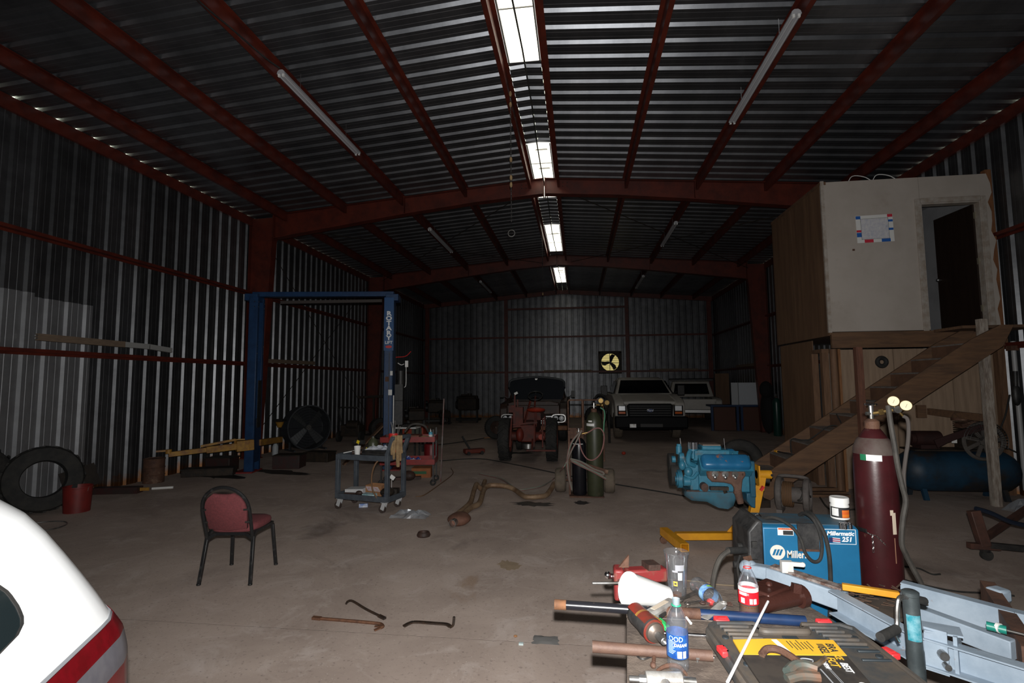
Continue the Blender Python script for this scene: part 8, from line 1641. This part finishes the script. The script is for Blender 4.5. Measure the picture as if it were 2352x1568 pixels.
h0 = V(2088, 1374, 2.10)
MB().tube([V(2086, 1372, 2.09), V(2072, 1370, 2.08), V(2064, 1377, 2.07), V(2061, 1400, 2.065), V(2061, 1430, 2.06), V(2058, 1444, 2.055)], 0.008, 8, k=5).build('crank_arm', steel, tl_)
MB().cyl(V(2060, 1444, 2.05), V(2022, 1463, 1.98), 0.0155, n=14).build('crank_grip', black_rubber, tl_); MB().cyl(V(2098, 1374, 2.11), V(2124, 1380, 2.13), 0.014, n=12).build('crank_stub', black_rubber, tl_)
MB().bar(V(2055, 1455, 2.12), V(2066, 1475, 2.10), 0.008, 0.008).build('pin', chrome, tl_)
# things lying on the frame
solo(MB().bar(G(1934, 1346, .775), G(2066, 1366, .775), 0.028, 0.028), 'yellow_bar', yellow_paint, 'yellow square bar lying across the trailer frame', 'bar', bevel=0.003)
rnd = random.Random(4); mb = MB()
for k in range(60):
    p = Vector((1.25+0.27*rnd.random(), 2.62+0.16*rnd.random()*1.1, 0.695+0.05*rnd.random()*(1 if k % 2 else 0.4))); a = rnd.uniform(0, 6.28); mb.bar(p, p+Vector((0.05*math.cos(a), 0.05*math.sin(a), rnd.uniform(-0.008, 0.012))), 0.006, 0.003)
o = solo(mb, 'leaf_litter', M('dry_leaf_brown', (0.085, 0.05, 0.032), 0.85), 'dry brown leaf litter in the trailer frame pocket', 'litter'); o['kind'] = 'stuff'
t = thing('screwdriver', 'teal-handled screwdriver on the rear trailer cross member', 'screwdriver', G(2295, 1442, .77), world=True)
MB().cyl(G(2266, 1436, .77), G(2312, 1447, .77), 0.016, n=12).build('handle', M('teal_handle', (0.015, 0.22, 0.17), 0.4), t); MB().cyl(G(2290, 1440, .772), G(2298, 1443, .772), 0.0185, n=12).build('white_band', paper, t); MB().cyl(G(2312, 1447, .77), G(2352, 1457, .765), 0.005, n=8).build('shaft', steel, t)
solo(MB().torus((1.24, 2.42, 0.05), 0.22, 0.05, xf((0, 0, 0)), 28, 8), 'spare_tire', black_rubber, 'dark tire lying on the floor under the trailer frame', 'tire')

# ------------------------------------------------------------------ white car, rear quarter, at the left edge
carw = M('white_car_paint', (0.80, 0.81, 0.82), 0.22, 0, spec=0.5)
th = R(24.0); CF = Vector((math.sin(th), -math.cos(th), 0)); CN = Vector((math.cos(th), math.sin(th), 0)); CORG = Vector((-2.33, 1.40, 0))
ZS = [.20, .45, .62, .78, .90, .965, 1.02, 1.08, 1.15, 1.22, 1.29, 1.35, 1.41, 1.45, 1.47]
SS = [.14, .09, .06, .073, .074, .075, .083, .095, .115, .131, .143, .151, .175, .26, .45]
WS = [.80, .82, .86, .865, .86, .845, .82, .79, .755, .715, .67, .62, .55, .44, .25]
RS = [.22]*6+[.24]*7+[.22, .15]
def interp(z, A):
    for i in range(len(ZS)-1):
        if z <= ZS[i+1]: return A[i]+(A[i+1]-A[i])*(max(z, ZS[i])-ZS[i])/(ZS[i+1]-ZS[i])
    return A[-1]
LEN = 2.9
def car_pt(z, u, off=0.0):      # u: distance round the outline from the middle of the rear corner
    s, w, r = interp(z, SS), interp(z, WS), interp(z, RS)
    if u < 0: x, y, nx, ny = w-r+u, s, 0, -1
    elif u < r*pi/2: a = u/r; x, y, nx, ny = w-r+r*math.sin(a), s+r-r*math.cos(a), math.sin(a), -math.cos(a)
    else: x, y, nx, ny = w, s+r+(u-r*pi/2), 1, 0
    return CORG+CN*(x+nx*off)+CF*(y+ny*off)+Vector((0, 0, z))
cr = thing('white_car', 'white car with a striped red tail lamp cut off at the left edge', 'car', tuple(CORG+CF*1.4), world=True)
mb = MB(); zz = []
for a, b in zip(ZS, ZS[1:]): zz += [a+(b-a)*k/3 for k in range(3)]
zz.append(ZS[-1]); rings = []
for z in zz:
    w, r = interp(z, WS), interp(z, RS); us = [-(w-r)*(1-k/4) for k in range(4)]+[r*pi/2*k/9 for k in range(10)]+[r*pi/2+(LEN-0.4)*k/10 for k in range(1, 11)]
    right = [car_pt(z, u) for u in us]
    left = []
    for p in reversed(right):
        q = p-CORG; x = q.dot(CN); left.append(p-CN*2*x)
    rings.append(right+left)
mb.rings(rings); mb.build('body_shell', carw, cr, sm=60)
def patch(u_of, z0, z1, off, mat, nm, nu=16, nz=4):
    mb = MB()
    for j in range(nz+1):
        z = z0+(z1-z0)*j/nz; a, b = u_of(z)
        for i in range(nu+1): mb.v.append(car_pt(z, a+(b-a)*i/nu, off))
    for j in range(nz):
        for i in range(nu): k = j*(nu+1)+i; mb.f.append((k, k+1, k+nu+2, k+nu+1))
    o = mb.build(nm, mat, cr, sm=60); md = o.modifiers.new('thick', 'SOLIDIFY'); md.thickness = 0.012; md.offset = -1; return o
red_lens = M('red_tail_lens', (0.15, 0.004, 0.008), 0.2, 0, (0.11, 0.004, 0.006), 20); grey_lens = M('smoky_clear_lens', (0.13, 0.125, 0.14), 0.3, 0, (0.10, 0.097, 0.115), 14)
lim = lambda z: (0.06, 1.15-0.0*(z))
patch(lim, 0.955, 1.008, 0.008, red_lens, 'upper_red_lens'); patch(lim, 0.875, 0.955, 0.008, grey_lens, 'clear_lens'); patch(lim, 0.80, 0.875, 0.008, red_lens, 'lower_red_lens'); patch(lim, 0.72, 0.80, 0.008, grey_lens, 'lower_clear_lens')
patch(lim, 1.008, 1.016, 0.005, M('grey_lamp_seal', (0.25, 0.26, 0.28), 0.5), 'lamp_seal')
tab = [(1.118, .78), (1.125, .70), (1.135, .655), (1.15, .625), (1.18, .608), (1.22, .60), (1.26, .615), (1.30, .66), (1.33, .74)]
def wz(z):
    for (a, p), (b, q) in zip(tab, tab[1:]):
        if z <= b: return (p+(q-p)*(z-a)/(b-a), 1.9)
    return (0.74, 1.9)
patch(wz, 1.118, 1.33, 0.004, M('car_window_tint', (0.012, 0.018, 0.020), 0.1), 'quarter_window', 14, 16)
patch(lambda z: (wz(z)[0]-0.012, wz(z)[0]), 1.118, 1.33, 0.006, black_rubber, 'window_seal', 1, 16)
wc = CORG+CF*0.85
for s in (-1, 1):
    p = wc+CN*0.74*s+Vector((0, 0, 0.30)); MB().cyl(p-CN*0.10, p+CN*0.10, 0.30, n=28).build('wheel', black_rubber, cr)
pass
